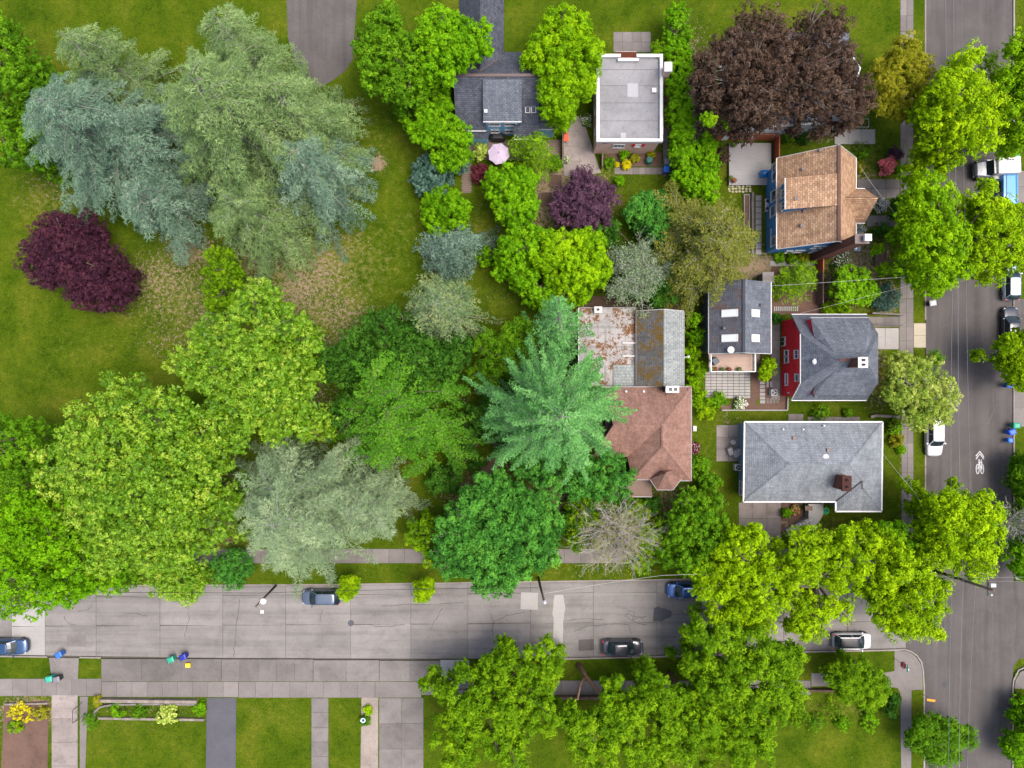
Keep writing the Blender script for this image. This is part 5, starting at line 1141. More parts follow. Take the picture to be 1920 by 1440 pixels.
pb = P(893 + 40, 258, .6); t = thing("covered_grill", "black covered grill against the light blue house wall", "grill", (pb.x, pb.y, 0))
b = MB(); loft(b, [[(pb.x + x * k, pb.y + y * k, z) for x, y in ((-.85, -.3), (-.6, -.4), (.6, -.4), (.85, -.3), (.85, .3), (.6, .4), (-.6, .4), (-.85, .3))] for z, k in ((.05, .98), (.8, 1.0), (1.05, .9), (1.2, .6))]); b.build("cover", M['black'], t, smooth=False, bevel=.05); MB().box((pb.x, pb.y, .06), (1.5, .6, .1)).build("base", M['black'], t)
p = P(1340, 677, 3.1); t = thing("covered_grill", "dark covered grill on the tan deck", "grill", (p.x, p.y, 2.6), R_(35)); MB().box((0, 0, .45), (.75, .75, .85)).build("cover", M['w_grey'], t, local=True, bevel=.1); MB().box((0, 0, .03), (.6, .6, .05)).build("base", M['black'], t, local=True)
p = P(1433, 326, .8); t = thing("storage_tub", "blue plastic tub standing on the grey deck", "tub", (p.x, p.y, .456), R_(4)); bl = M_plain("blue_tub_plastic", (.01, .22, .55), .5)
b = MB(); loft(b, [[(x * k, y * k, z) for x, y in ((-.45, -.38), (.45, -.38), (.45, .38), (-.45, .38))] for z, k in ((0, .85), (.5, 1), (.52, 1.06))], cap1=False); loft(b, [[(x * k, y * k, z) for x, y in ((-.45, -.38), (.45, -.38), (.45, .38), (-.45, .38))] for z, k in ((.52, 1.06), (.5, .95), (.1, .82))], cap0=False); b.build("tub_body", bl, t, local=True); MB().box((0, 0, .3), (.72, .6, .05)).build("contents", M_plain("dark_blue_water", (.01, .16, .42), .1), t, local=True)
def pot(label, px, py, r, plant, z=0, potm='terracotta', group=None):
    p = P(px, py, z + .3); t = thing("potted_plant", label, "potted plant", (p.x, p.y, z), group=group); MB().lathe((0, 0, 0), [(r * .6, .01), (r * .8, .3), (r * .88, .32), (r * .8, .33), (.02, .29)], 12).build("pot", M[potm], t, local=True)
    rg = np.random.default_rng(int(px)); n = 60; d = rg.normal(size=(n, 3)); d /= np.linalg.norm(d, axis=1)[:, None]; d[:, 2] = abs(d[:, 2]); b = MB()
    for k in range(n):
        c = Vector(d[k]) * r * .9 + Vector((0, 0, .32)); s = Vector((rg.normal(), rg.normal(), .3)).normalized() * r * .5; q = s.cross(Vector(d[k])).normalized() * r * .25; b.add([c - s, c + q, c + s, c - q], [(0, 1, 2, 3)])
    o = b.build("foliage", M[plant], t, local=True, fixn=False); a = o.data.attributes.new("tint", 'FLOAT', 'FACE'); a.data.foreach_set('value', rg.random(n).astype(np.float32)); return t
M['terracotta'] = M_plain("terracotta_pot", (.30, .12, .06), .8); M['pot_dark'] = M_plain("dark_pot", (.04, .04, .06), .5)
M['lf_pot'] = M_leaf("pot_leaves", (.05, .09, .02), (.10, .17, .03), (.2, .25, .06)); M['lf_potred'] = M_leaf("red_pot_leaves", (.15, .04, .03), (.25, .08, .05), (.3, .15, .06)); M['lf_white'] = M_leaf("white_blossom", (.55, .5, .45), (.68, .65, .6), (.75, .75, .72), .15)
for i, (px, m) in enumerate(((1334, 'lf_pot'), (1341, 'lf_potred'), (1354, 'lf_pot'), (1367, 'lf_potred'), (1386, 'lf_pot'))): pot(f"{['first','second','third','fourth','fifth'][i]} potted plant from the west along the tan deck edge", px, 692.5, .26, m, 2.6, 'terracotta', "pots along the tan deck")
pot("round purple pot at the corner of the grey deck by the fence", 1376, 271, .3, 'lf_pot', .46, 'pot_dark'); pot("terracotta pot with red plant at the south-west corner of the grey deck", 1376, 338, .28, 'lf_potred', .46); pot("potted plant with green leaves at the south-west corner of the grey deck", 1370, 334, .28, 'lf_pot', .46)
# covered patio furniture by the grey house
p = P(1375, 848, .5); t = thing("covered_chairs", "stacked patio chairs under grey covers beside the pale grey house", "chairs", (p.x, p.y, 0))
gm = M_plain("grey_tarp", (.27, .25, .245), .6, var=.3, scale=5)
for k, (x, y, a) in enumerate(((-.35, .1, .3), (.3, -.15, -.1), (.75, .05, .05))):
    b = MB(); loft(b, [[(x + q * .34 * math.cos(a) - r * .5 * math.sin(a), y + q * .34 * math.sin(a) + r * .5 * math.cos(a), z) for q, r in ((-1, -1), (1, -1), (1, 1), (-1, 1))] for z, q_ in ((.02, 1),)] + [[(x + q * .32 * math.cos(a) - r * .46 * math.sin(a), y + q * .32 * math.sin(a) + r * .46 * math.cos(a), z) for q, r in ((-1, -1), (1, -1), (1, 1), (-1, 1))] for z in (.5, .85)]); b.build("cover", gm, t, local=True, bevel=.12)
p = P(1374, 829, .3); t = thing("bucket", "white bucket beside the covered patio chairs", "bucket", (p.x, p.y, 0)); MB().lathe((0, 0, 0), [(.2, 0), (.27, .45), (.29, .46), (.24, .44), (.18, .05), (.01, .05)], 14).build("pail", M['white'], t, local=True); MB().tube([(-.27, 0, .45), (-.15, .05, .6), (.15, .05, .6), (.27, 0, .45)], .012, 5).build("handle", M['steel'], t, local=True)
# front steps and rail of the pale grey house
t = thing("front_steps", "curved flight of concrete steps below the pale grey house", "steps", P(1490, 990))
a, c = P(1519, 976, 0), P(1478, 1002, 0); d = (c - a); ang = math.atan2(d.y, d.x)
for k in range(8):
    q = a + d * (k + .5) / 8; MB().box((q.x, q.y, (1.0 - k * .12) / 2), (d.length / 8 + .02, 1.45, 1.0 - k * .12), ang).build("step", M['conc_pale'], t)
s = Vector((-math.sin(ang), math.cos(ang), 0)) * -.72
MB().tube([a + s + Vector((0, 0, 1.9)), c + s + Vector((0, 0, 1.0))], .03, 6).build("handrail", M['white'], t)
for k in (0, .33, .66, 1): q = a + d * k + s; MB().tube([q, q + Vector((0, 0, 1.9 - .9 * k))], .025, 6).build("baluster", M['white'], t)
lw = [P(x, y, 0) for x, y in ((1508, 975), (1532, 975), (1534, 950), (1508, 942))]
t = thing("entrance_landing", "pale curved concrete landing with doormat by the pale grey house", "landing", P(1520, 960)); MB().prism([(P(x, y).x, P(x, y).y) for x, y in ((1509, 966), (1511, 978), (1519, 985), (1530, 973), (1536, 962), (1537, 942), (1509, 942))], 0, 1.02).build("slab", M['conc_pale'], t); q = P(1516.5, 953, 1.03); MB().box((q.x, q.y, 1.035), (.85, .55, .03)).build("doormat", M['wood_brown'], t)
p = P(1549, 958, .3); t = thing("hose_coil", "bright green garden hose coiled on the lawn by the pale grey house", "hose", (p.x, p.y, 0)); b = MB(); pts = [((.35 + .1 * math.sin(k * .37)) * math.cos(k * .42), (.3 + .1 * math.cos(k * .3)) * math.sin(k * .42), .05 + k * .004) for k in range(70)]; b.tube(pts, .045, 6); b.build("hose", M_plain("green_hose", (.01, .38, .12), .4), t, local=True); MB().lathe((0, 0, 0), [(.1, 0), (.1, .25), (.02, .26)], 10).build("reel", M['sign_green'], t, local=True)
p = P(1540, 951, .3); t = thing("flower_pot", "small white pot beside the green hose coil", "pot", (p.x, p.y, 0)); MB().lathe((0, 0, 0), [(.12, 0), (.16, .3), (.1, .3), (.02, .1)], 10).build("bowl", M['offwhite'], t, local=True); MB().lathe((0, 0, 0), [(.18, 0), (.18, .03), (.02, .03)], 10).build("saucer", M['offwhite'], t, local=True)
# raised beds
def raised(label, x0, y0, x1, y1, h=.35, mat='wood_brown', fill='mulch'):
    t = thing("raised_bed", label, "raised bed", P((x0 + x1) / 2, (y0 + y1) / 2)); a, c = P(x0, y1), P(x1, y0); w = .08
    MB().box(((a.x + c.x) / 2, a.y, h / 2), (c.x - a.x + w, w, h)).build("board", M[mat], t); MB().box(((a.x + c.x) / 2, c.y, h / 2), (c.x - a.x + w, w, h)).build("board", M[mat], t); MB().box((a.x, (a.y + c.y) / 2, h / 2 - .003), (w, c.y - a.y - w, h)).build("board", M[mat], t); MB().box((c.x, (a.y + c.y) / 2, h / 2 - .003), (w, c.y - a.y - w, h)).build("board", M[mat], t)
    MB().box(((a.x + c.x) / 2, (a.y + c.y) / 2, h / 2 - .05), (c.x - a.x - w, c.y - a.y - w, h - .1)).build("soil", M[fill], t)
raised("wooden raised bed filled with leaf mulch on the front lawn of the tan-roofed house", 1640, 459, 1660, 499); raised("wooden raised bed beside the purple plum tree, upper one", 1031, 329, 1053, 350, .3, fill='soil'); raised("wooden raised bed under the purple plum tree, lower one", 1012, 362, 1035, 384, .3, fill='soil')
raised("long narrow concrete-edged bed beside the stepping stone path", 1394, 366, 1404, 475, .3, 'conc_pale', 'mulch')
# low walls
def lowwall(label, pts, h, w, mat, nst=None):
    t = thing("low_wall", label, "wall", P(*pts[0])); W = [P(x, y, 0) for x, y in pts]
    for i in range(len(W) - 1):
        d = W[i + 1] - W[i]; L = d.length; n = max(1, int(L / (nst or .6))); ang = math.atan2(d.y, d.x)
        me = MB().box((0, 0, h / 2), (L / n - .015, w, h)).mesh("stone"); me.materials.append(M[mat])
        for k in range(n): q = W[i] + d * (k + .5) / n - W[0]; put("stone", me, (q.x, q.y, rnd.uniform(-.015, .015)), ang + rnd.uniform(-.02, .02), None, t)
    return t
lowwall("white edging wall along the south side of the mulch yard", [(1352, 769), (1475, 769), (1476, 745)], .3, .14, 'conc_pale', 1.2)
lowwall("long low retaining wall of rough stone along the south sidewalk", [(184, 1311), (372, 1313)], .5, .35, 'retain'); lowwall("curved garden wall of grey stone inside the south planting bed", [(178, 1345), (180, 1332), (192, 1323), (215, 1319), (290, 1318), (372, 1319)], .35, .2, 'conc_walk')
lowwall("low grey stone edging between the two grass terraces at the south garden", [(186, 1345), (385, 1348)], .3, .25, 'retain'); lowwall("dark stone edge wall of the yellow shrub bed", [(10, 1319), (92, 1317)], .3, .2, 'retain')
lowwall("concrete retaining wall beside the driveway of the red house", [(1630, 588), (1688, 591)], .7, .18, 'conc_walk', 1.4); lowwall("thin concrete wall along the driveway of the red house", [(1632, 609), (1690, 609)], .6, .12, 'conc_apron', 1.4); lowwall("brown low wall under the pines along the south sidewalk", [(1040, 1306), (1190, 1306), (1320, 1306)], .5, .3, 'mulch', 1.0)
lowwall("low brown retaining wall behind the feathery tree at the corner", [(1512, 1292), (1600, 1293)], .5, .25, 'soil', .8); lowwall("pale concrete wall strip beside the narrow raised bed", [(1409, 362), (1409, 484)], .5, .28, 'conc_walk', 1.0)
lowwall("wavy brown stone steps on the bank beside the red house", [(1630, 782), (1640, 779), (1684, 782)], .35, .3, 'retain', .25)
# black metal stair rail at the south path
t = thing("handrail", "black metal handrail at the cracked garden path", "railing", P(146, 1330))
for (a, c) in (((136, 1332), (146, 1323)), ((136, 1356), (146, 1350)), ((136, 1332), (136, 1356)), ((146, 1323), (146, 1350))): MB().tube([P(*a, .9), P(*c, .9)], .03, 6).build("rail", M['black'], t)
for a in ((136, 1332), (146, 1323), (136, 1356), (146, 1350)): q = P(*a, .9); MB().tube([(q.x, q.y, 0), q], .025, 6).build("baluster", M['black'], t)
# porch rail by white house, small grey sheds
t = thing("railing", "white metal railing round the small front bed of the white house", "railing", P(1615, 232))
for (a, c) in (((1601, 223), (1629, 223)), ((1601, 238), (1629, 238)), ((1601, 223), (1601, 238)), ((1629, 223), (1629, 238))): MB().tube([P(*a, .9), P(*c, .9)], .03, 6).build("rail", M['offwhite'], t)
for x in range(1601, 1630, 7):
    q = P(x, 238, .9); MB().tube([(q.x, q.y, 0), q], .02, 5).build("baluster", M['offwhite'], t)
p = P(1440, 520, 2.0); t = thing("garden_shed", "small grey flat-topped shed at the corner of the skylight cottage", "shed", (p.x, p.y, 0)); MB().box((0, 0, 1.0), (1.1, 1.0, 2.0)).build("wall", M['w_grey'], t, local=True); MB().box((0, 0, 2.05), (1.3, 1.2, .1)).build("roof", M['conc_road'], t, local=True)
p = P(1607, 466, .5); t = thing("garden_chair", "pale blue wooden garden chair on the lawn by the chimney", "chair", (p.x, p.y, 0)); pb_ = M_plain("pale_blue_paint", (.35, .5, .62), .6)
for k in range(4): MB().box((-.24 + k * .16, 0, .42), (.13, .5, .03)).build("slat", pb_, t, local=True)
for k in range(4): MB().box((-.24 + k * .16, .3, .75), (.13, .03, .7)).build("back_slat", pb_, t, local=True)
for x in (-.28, .28):
    MB().box((x, 0, .62), (.1, .6, .03)).build("armrest", pb_, t, local=True)
    for y in (-.25, .25): MB().box((x, y, .31), (.06, .06, .6)).build("leg", pb_, t, local=True)
p = P(1438, 385, .6); t = thing("garden_table", "white folding garden table stacked with things by the blue house", "table", (p.x, p.y, 0)); MB().box((0, 0, .72), (.55, 1.5, .04)).build("tabletop", M['offwhite'], t, local=True)
for x, y in ((-.22, -.7), (.22, -.7), (.22, .7), (-.22, .7)): MB().box((x, y, .35), (.04, .04, .7)).build("leg", M['steel'], t, local=True)
for i, (x, y, c_) in enumerate(((-.05, .45, 'black'), (.08, .0, 'steel'), (-.1, -.45, 'pot_dark'))): MB().lathe((x, y, .74), [(.14, 0), (.18, .2), (.02, .22)], 10).build("pot", M[c_], t, local=True)
p = P(1055, 257, .5); t = thing("wheelbarrow", "orange wheelbarrow tipped against the dark fence by the driveway", "wheelbarrow", (p.x + .4, p.y, 0), R_(90)); b = MB(); loft(b, [[(x * k, y * k, z) for x, y in ((-.5, -.3), (.5, -.2), (.5, .2), (-.5, .3))] for z, k in ((.35, .6), (.6, 1), (.62, 1.04))]); b.build("tray", M_plain("orange_red_paint", (.55, .07, .02), .5), t, local=True); MB().lathe((.65, 0, .18), [(.05, -.04), (.18, -.04), (.18, .04), (.05, .04)], 12, 'y').build("wheel", M['rubber'], t, local=True)
for s in (1, -1): MB().tube([(-1.0, s * .28, .55), (.65, s * .06, .2)], .02, 5).build("handle", M['steel'], t, local=True)

p = P(671 + 11, 1348, .6); t = thing("birdbath", "round pale blue birdbath bowl in the green shrub by the south driveway", "birdbath", (p.x, p.y, 0)); MB().lathe((0, 0, 0), [(.2, 0), (.08, .15), (.07, .8), (.28, .92), (.3, .98), (.26, .96), (.02, .92)], 16).build("bowl", M_plain("pale_blue_stone", (.45, .55, .62), .4), t, local=True); MB().lathe((0, 0, .935), [(.22, 0), (.22, .01), (.01, .01)], 14).build("water", M['glass'], t, local=True)
# ------------------------------------------------------------------ vegetation
def quads_object(name, V4, tint, mat, parent):
    """V4: (n,3,3) world leaf triangles -> one mesh object with a per-face tint"""
    n = len(V4); me = bpy.data.meshes.new(name); org = np.array(origin_of(parent))
    me.vertices.add(n * 3); me.vertices.foreach_set('co', (V4 - org).astype(np.float32).reshape(-1))
    me.loops.add(n * 3); me.loops.foreach_set('vertex_index', np.arange(n * 3, dtype=np.int32))
    me.polygons.add(n); me.polygons.foreach_set('loop_start', np.arange(0, n * 3, 3, dtype=np.int32))
    me.update(calc_edges=True)
    a = me.attributes.new("tint", 'FLOAT', 'FACE'); a.data.foreach_set('value', np.clip(tint, 0, 1).astype(np.float32))
    me.materials.append(mat); o = bpy.data.objects.new(name, me); col.objects.link(o); o.parent = parent
    return o

def unit(a): return a / np.maximum(np.linalg.norm(a, axis=-1, keepdims=True), 1e-9)

def leaf_quads(C, Nn, rg, L, Wd, fold=.25, D=None):
    n = len(C)
    if D is None:
        D = rg.normal(size=(n, 3)); 
    D = unit(D - (D * Nn).sum(1, keepdims=True) * Nn); S = np.cross(Nn, D)
    L = (L * rg.uniform(.7, 1.3, (n, 1))); Wd = Wd * rg.uniform(.7, 1.3, (n, 1))
    pass
    return np.stack([C - D * L * .42 + S * Wd * .55, C + D * L * .6, C - D * L * .42 - S * Wd * .55], 1)

def sphere(rg, n, up=0.0):
    d = rg.normal(size=(n, 3)); d[:, 2] += up; return unit(d)

M['trunk'] = M['bark']
NTREE = [0]
def broadleaf(name, label, blobs, mat, cat="tree", group=None, lump=1.5, sub=.5, leaf=.30, dens=1.0, fine=.72, zb=.45, trunk=None, bark='bark', open_=0.0, seed=None, limbs=12, drop=.55, up=.55, aspect=.7, flower=None, tall=True, r0=None, clus=1.0):
    """blobs: (px, py, radius_px, top_z): crown mounds seen in the photo. Crown = lumps > leaf clusters > leaves."""
    NTREE[0] += 1; rg = np.random.default_rng(seed if seed is not None else 100 + NTREE[0])
    leaf = leaf * fine; dens = dens / fine ** 1.45; sub = sub * .92
    lumps = []
    for (bx, by, br, bz) in blobs:
        s = mpp(bz * .8); Rm = br * s; n = max(4, int(1.2 * (Rm / (lump * .80)) ** 2)); pts = []
        for k in range(n):
            best = None; bd = -1
            for _ in range(9):
                a = rg.uniform(0, 2 * math.pi); d = math.sqrt(rg.uniform(0, 1)); q = (d * math.cos(a), d * math.sin(a))
                m = min([(q[0] - p[0]) ** 2 + (q[1] - p[1]) ** 2 for p in pts], default=9)
                if m > bd: bd = m; best = q
            pts.append(best)
        for q in pts:
            d = math.hypot(*q); lr = lump * rg.uniform(.62, 1.22); e = max(0.2, (Rm - lr * .75) / Rm)
            zt = bz - lr * .7 - drop * min(bz * .8, Rm * 1.1) * (1 - math.sqrt(max(0, 1 - .92 * d * d))) - rg.uniform(0, 1.0) ** 2 * lump * (1.7 if d < .8 else .8)
            zt = max(zt, lr * .5)
            w = P(bx + q[0] * br * e, by + q[1] * br * e, zt); lumps.append((w.x, w.y, w.z, lr))
            if bz > 5:      # a lower storey of foliage so the crown has depth
                if rg.random() < .22: lumps.append((w.x + rg.uniform(-1, 1), w.y + rg.uniform(-1, 1), max(lr, zt * rg.uniform(.35, .85)), lr * .9))
    Lm = np.array(lumps)
    if open_ > 0: Lm = Lm[rg.random(len(Lm)) > open_]
    tops = Lm[:, 2].max()
    cx, cy = Lm[:, 0].mean(), Lm[:, 1].mean()
    if trunk is not None: w = P(trunk[0], trunk[1], 0); cx, cy = w.x, w.y
    t = thing(name, label, cat, (cx, cy, 0), group=group)
    # clusters on each lump, leaves on each cluster
    Cs = []; Ns = []; tint = []
    nsub = int(max(6, 13 * clus)); 
    for (x, y, z, lr) in Lm:
        d = sphere(rg, nsub, up * 1.0); c = np.array((x, y, z)) + d * lr * rg.uniform(.62, 1.0, (nsub, 1)) * np.array((1, 1, 1.0))
        sr = sub * rg.uniform(.6, 1.1, (nsub, 1, 1)) * (lr / lump) ** .5
        nl = max(5, int(16.5 * dens)); dd = sphere(rg, nsub * nl, up).reshape(nsub, nl, 3)
        pos = c[:, None, :] + dd * sr * rg.uniform(.6, 1.0, (nsub, nl, 1))
        nn = unit(dd * 1.2 + d[:, None, :] * .5 + np.array((0, 0, .2)) + rg.normal(size=dd.shape) * .35)
        Cs.append(pos.reshape(-1, 3)); Ns.append(nn.reshape(-1, 3))
        lt = rg.normal(0, .13); ct = rg.normal(0, .10, (nsub, 1))
        tint.append((.5 + lt + ct + rg.normal(0, .16, (nsub, nl))).reshape(-1))
    # sparse larger inner leaves below each lump close the crown, tinted darker as painted gap shade
    nf = max(6, int(nsub * nl * .13)); Fc = []; Fn = []
    for (x, y, z, lr) in Lm:
        if z < lr * 1.2: continue
        dd = sphere(rg, nf); Fc.append(np.array((x, y, z - lr * .95)) + dd * np.array((1.05, 1.05, .55)) * lr * rg.uniform(.2, 1.0, (nf, 1))); Fn.append(unit(np.array((0, 0, 1.0)) + rg.normal(0, .5, (nf, 3))))
    C = np.concatenate(Cs); Nn = np.concatenate(Ns); T = np.concatenate(tint)
    keep = C[:, 2] > .04; C, Nn, T = C[keep], Nn[keep], T[keep]
    V4 = leaf_quads(C, Nn, rg, leaf, leaf * aspect)
    if Fc:
        Fc = np.concatenate(Fc); Fn = np.concatenate(Fn); k_ = Fc[:, 2] > .05; V4 = np.concatenate([V4, leaf_quads(Fc[k_], Fn[k_], rg, leaf * 2.3, leaf * 1.9)]); T = np.concatenate([T, rg.normal(.35, .15, int(k_.sum()))])
    cr = quads_object("crown" if tall else "foliage", V4, T, M[mat], t)
    if flower:
        k = rg.random(len(C)) < flower[1]; Vf = leaf_quads(C[k] + Nn[k] * .08 + np.array((0, 0, .06)), unit(Nn[k] + np.array((0, 0, .6))), rg, flower[2], flower[2] * .9); quads_object("blossom", Vf, rg.random(len(Vf)), M[flower[0]], t)
    # trunk and limbs
    b = MB(); base = np.array((cx, cy, -.1)); fk = tops * (.42 if tall else .15); r = r0 or max(.03, .028 * tops + .02 * math.sqrt(len(Lm)) * .5)
    mid = np.array((cx + rg.normal(0, .15), cy + rg.normal(0, .15), fk)); b.tube([base, base * .5 + mid * .5 + np.array((rg.normal(0, .05), rg.normal(0, .05), 0)), mid], [r * 1.25, r, r * .85], 8)
    idx = rg.permutation(len(Lm))[:max(3, limbs)]
    for i in idx:
        e = Lm[i][:3] + np.array((0, 0, Lm[i][3] * .45)); m1 = mid + (e - mid) * .45 + np.array((rg.normal(0, .3), rg.normal(0, .3), .12 * np.linalg.norm(e - mid)))
        b.tube([mid - np.array((0, 0, .15)), m1, e], [r * .55, r * .32, r * .08], 5, cap=False)
        for k in range(3):
            e2 = e + sphere(rg, 1, .3)[0] * Lm[i][3] * 1.0; b.tube([m1 * .4 + e * .6, e2], [r * .16, r * .05], 4, cap=False)
    b.build("trunk" if tall else "stem", M[bark], t, fixn=False)
    return t

def conifer(name, label, px, py, H, R, mat, zlow=1.5, nb=80, pw=.8, e0=.1, droop=.3, tw=1.3, needle=.34, nw=.09, twgap=.38, hang=.25, bark='bark', group=None, seed=None, lobes=.18, ang=55, cat="tree", dens=1.0, base=None, jit=.25, apex=False, tintrad=0.0, forks=2, spread=0.0, curlk=.16):
    """px,py = where the apex is seen. Whorled limbs with flat sprays of needles."""
    NTREE[0] += 1; rg = np.random.default_rng(seed if seed is not None else 300 + NTREE[0])
    ap = P(px, py, H if apex else H * .45); ap.z = H; bs = P(*base, 0) if base else Vector((ap.x, ap.y, 0)); t = thing(name, label, cat, (bs.x, bs.y, 0), group=group)
    wood = MB(); wood.tube([bs - Vector((0, 0, .1)), bs.lerp(ap, .5), ap], [.035 * H * .55 + .05, .018 * H * .6, .02], 8)
    ph = rg.uniform(0, 6.28, 4); Q = []; T = []
    jobs = []
    for i in range(nb):
        u = (i + rg.uniform(0, 1)) / nb; h = zlow + (H * .97 - zlow) * u
        az = i * 2.39996 + rg.normal(0, .3)
        k = 1 + lobes * (math.sin(2 * az + ph[0]) + .7 * math.sin(3 * az + ph[1]) + .5 * math.sin(5 * az + ph[2]))
        L = max(.5, R * (1 - u) ** pw * k * rg.uniform(1 - jit, 1 + jit * .4))
        o = np.array(bs.lerp(ap, h / H)); ee = e0 + rg.normal(0, .06); off = rg.normal(0, 1, 3) * spread * (1 - .5 * u); off[2] *= .3
        L = max(.5, L - np.linalg.norm(off[:2]) * .5)
        jobs.append((o + off, az, L, ee, rg.normal(0, curlk), 1.0, rg.normal(0, .12)))
        if L > 1.6:
            for q in range(forks):
                t0 = rg.uniform(.25, .62); a2 = az + (1 if q % 2 else -1) * rg.uniform(.3, .75); dd = np.array((math.cos(az), math.sin(az), 0))
                jobs.append((o + off + dd * L * t0 + np.array((0, 0, L * (ee * t0 - droop * t0 ** 2))), a2, L * (1 - t0) * rg.uniform(.75, 1.05), ee - droop * t0 * 1.2, rg.normal(0, curlk), .6, rg.normal(0, .12)))
    for (o, az, L, ee, curl, rw, bt) in jobs:
        d = np.array((math.cos(az), math.sin(az), 0)); sd = np.array((-d[1], d[0], 0))
        m = 9; tt = np.linspace(0, 1, m)
        pt = o + d * L * tt[:, None] + sd * (curl * L * tt ** 2)[:, None] + np.array((0, 0, 1)) * (L * (ee * tt - droop * tt ** 2))[:, None]
        pt[:, 2] = np.maximum(pt[:, 2], .3)
        wood.tube(pt[:7], list(np.linspace((.007 * L + .012) * rw, .008, 7)), 4, cap=False)
        nt = max(4, int(L / twgap)); ts = np.linspace(.12 if rw == 1.0 else .05, 1.0, nt)
        P0 = np.stack([np.interp(ts, tt, pt[:, q]) for q in range(3)], 1)
        tg = unit(np.gradient(P0, axis=0))
        for sgn in (1, -1, 0):
            sel = [nt - 1] if sgn == 0 else range(nt)
            for j in sel:
                p0 = P0[j]; a = sgn * math.radians(ang + rg.normal(0, 9)); c_, s_ = math.cos(a), math.sin(a)
                td = np.array((tg[j][0] * c_ - tg[j][1] * s_, tg[j][0] * s_ + tg[j][1] * c_, tg[j][2] - hang * rg.uniform(.4, 1.3))); td /= np.linalg.norm(td)
                tl = tw * (1 - .55 * ts[j]) * min(1, L / 3 + .25) * rg.uniform(.6, 1.2)
                nn = max(3, int(tl / .13 * dens)); f = rg.uniform(.0, 1, nn)
                c = p0 + td * (f * tl)[:, None] + rg.normal(0, .05, (nn, 3)) - np.array((0, 0, 1)) * (.15 * tl * f ** 2)[:, None]
                side = np.array((td[1], -td[0], 0.0)); side /= max(math.hypot(side[0], side[1]), 1e-6)
                sg = np.sign(rg.normal(size=(nn, 1))); D = unit(td + side * sg * rg.uniform(.3, 1.0, (nn, 1)) + rg.normal(0, .18, (nn, 3)))
                Nn = unit(np.array((0, 0, 1.0)) + rg.normal(0, .38, (nn, 3)))
                Q.append(leaf_quads(c + D * needle * .4, Nn, rg, needle, nw, .15, D)); T.append(.5 + bt + rg.normal(0, .15, nn) + tintrad * (f - .5))
    quads_object("crown", np.concatenate(Q), np.concatenate(T), M[mat], t)
    wood.build("trunk", M[bark], t, fixn=False)
    return t

def twiggy(name, label, px, py, r_px, H, mat, bark='bark_pale', leafn=900, leaf=.16, seed=None, stems=16, cat="tree", group=None):
    """mostly bare, finely branched crown"""
    NTREE[0] += 1; rg = np.random.default_rng(seed if seed is not None else 500 + NTREE[0])
    w = P(px, py, H * .75); R = r_px * mpp(H * .75); t = thing(name, label, cat, (w.x, w.y, 0), group=group); b = MB(); tips = []
    base = np.array((w.x, w.y, 0.0)); b.tube([base - np.array((0, 0, .1)), base + np.array((0, 0, H * .3))], [.16, .12], 7); o = base + np.array((0, 0, H * .28))
    def grow(p, d, L, r, lev):
        d = d / np.linalg.norm(d); m = p + d * L * .5 + rg.normal(0, .06 * L, 3); e = p + d * L + rg.normal(0, .08 * L, 3)
        e[2] = min(max(e[2], .25), H); b.tube([p, m, e], [r, r * .75, r * .5], 4 if lev < 2 else 3, cap=False)
        if lev >= 3: tips.append(e); tips.append(m); return
        for k in range(4 if lev else 4):
            q = p + (e - p) * rg.uniform(.35, 1.0); nd = d + rg.normal(0, .5, 3); nd[2] += .12; grow(q, nd, L * rg.uniform(.42, .66), r * .5, lev + 1)
    for i in range(stems):
        a = i * 2.39996; rr = math.sqrt((i + .5) / stems); d = np.array((math.cos(a) * rr, math.sin(a) * rr, 0.0)); tgt = base + d * R * .72 + np.array((0, 0, H * (.62 + .3 * (1 - rr)))); v = tgt - o; grow(o, v, np.linalg.norm(v), .06, 0)
    b.build("trunk", M[bark], t, fixn=False)
    tp = np.array(tips); ch = tp[rg.integers(0, len(tp), leafn)] + rg.normal(0, .22, (leafn, 3)); low = rg.random(leafn) < .4; ch[low, 2] -= rg.uniform(.3, H * .4, low.sum()); ch[:, 2] = np.maximum(ch[:, 2], .1)
    quads_object("crown", leaf_quads(ch, unit(rg.normal(size=(leafn, 3)) + np.array((0, 0, .8))), rg, leaf, leaf * .6), rg.normal(.5, .2, leafn), M[mat], t); return t

def shrub(label, px, py, r, h, mat, cat="shrub", name="shrub", **kw):
    k = dict(lump=max(.28, r * mpp() * .5), sub=.22, leaf=.15, tall=False, limbs=3, dens=.75, drop=.7, r0=.04); k.update(kw)
    return broadleaf(name, label, [(px, py, r, h)], mat, cat, **k)

L_ = M_leaf
M['lf_yel'] = L_("yellow_green_leaves", (0.0805, 0.1645, 0.0010), (0.2137, 0.3800, 0.0020), (0.3885, 0.5670, 0.0037), 0.17)
M['lf_yel2'] = L_("lime_leaves", (0.0595, 0.1505, 0.0010), (0.1568, 0.3325, 0.0020), (0.2940, 0.4935, 0.0037), 0.17)
M['lf_maple'] = L_("maple_leaves", (0.055, 0.155, 0.002), (0.145, 0.31, 0.004), (0.36, 0.47, 0.04), 0.17, .5, .3)
M['lf_green'] = L_("mid_green_leaves", (0.0350, 0.1050, 0.0029), (0.0836, 0.2137, 0.0047), (0.1575, 0.3255, 0.0088), 0.17)
M['lf_bright'] = L_("bright_green_leaves", (0.0525, 0.1540, 0.0015), (0.1187, 0.3040, 0.0027), (0.2205, 0.4410, 0.0059), 0.18)
M['lf_emer'] = L_("emerald_leaves", (0.0224, 0.0945, 0.0126), (0.0570, 0.2137, 0.0239), (0.1260, 0.3465, 0.0391), 0.15)
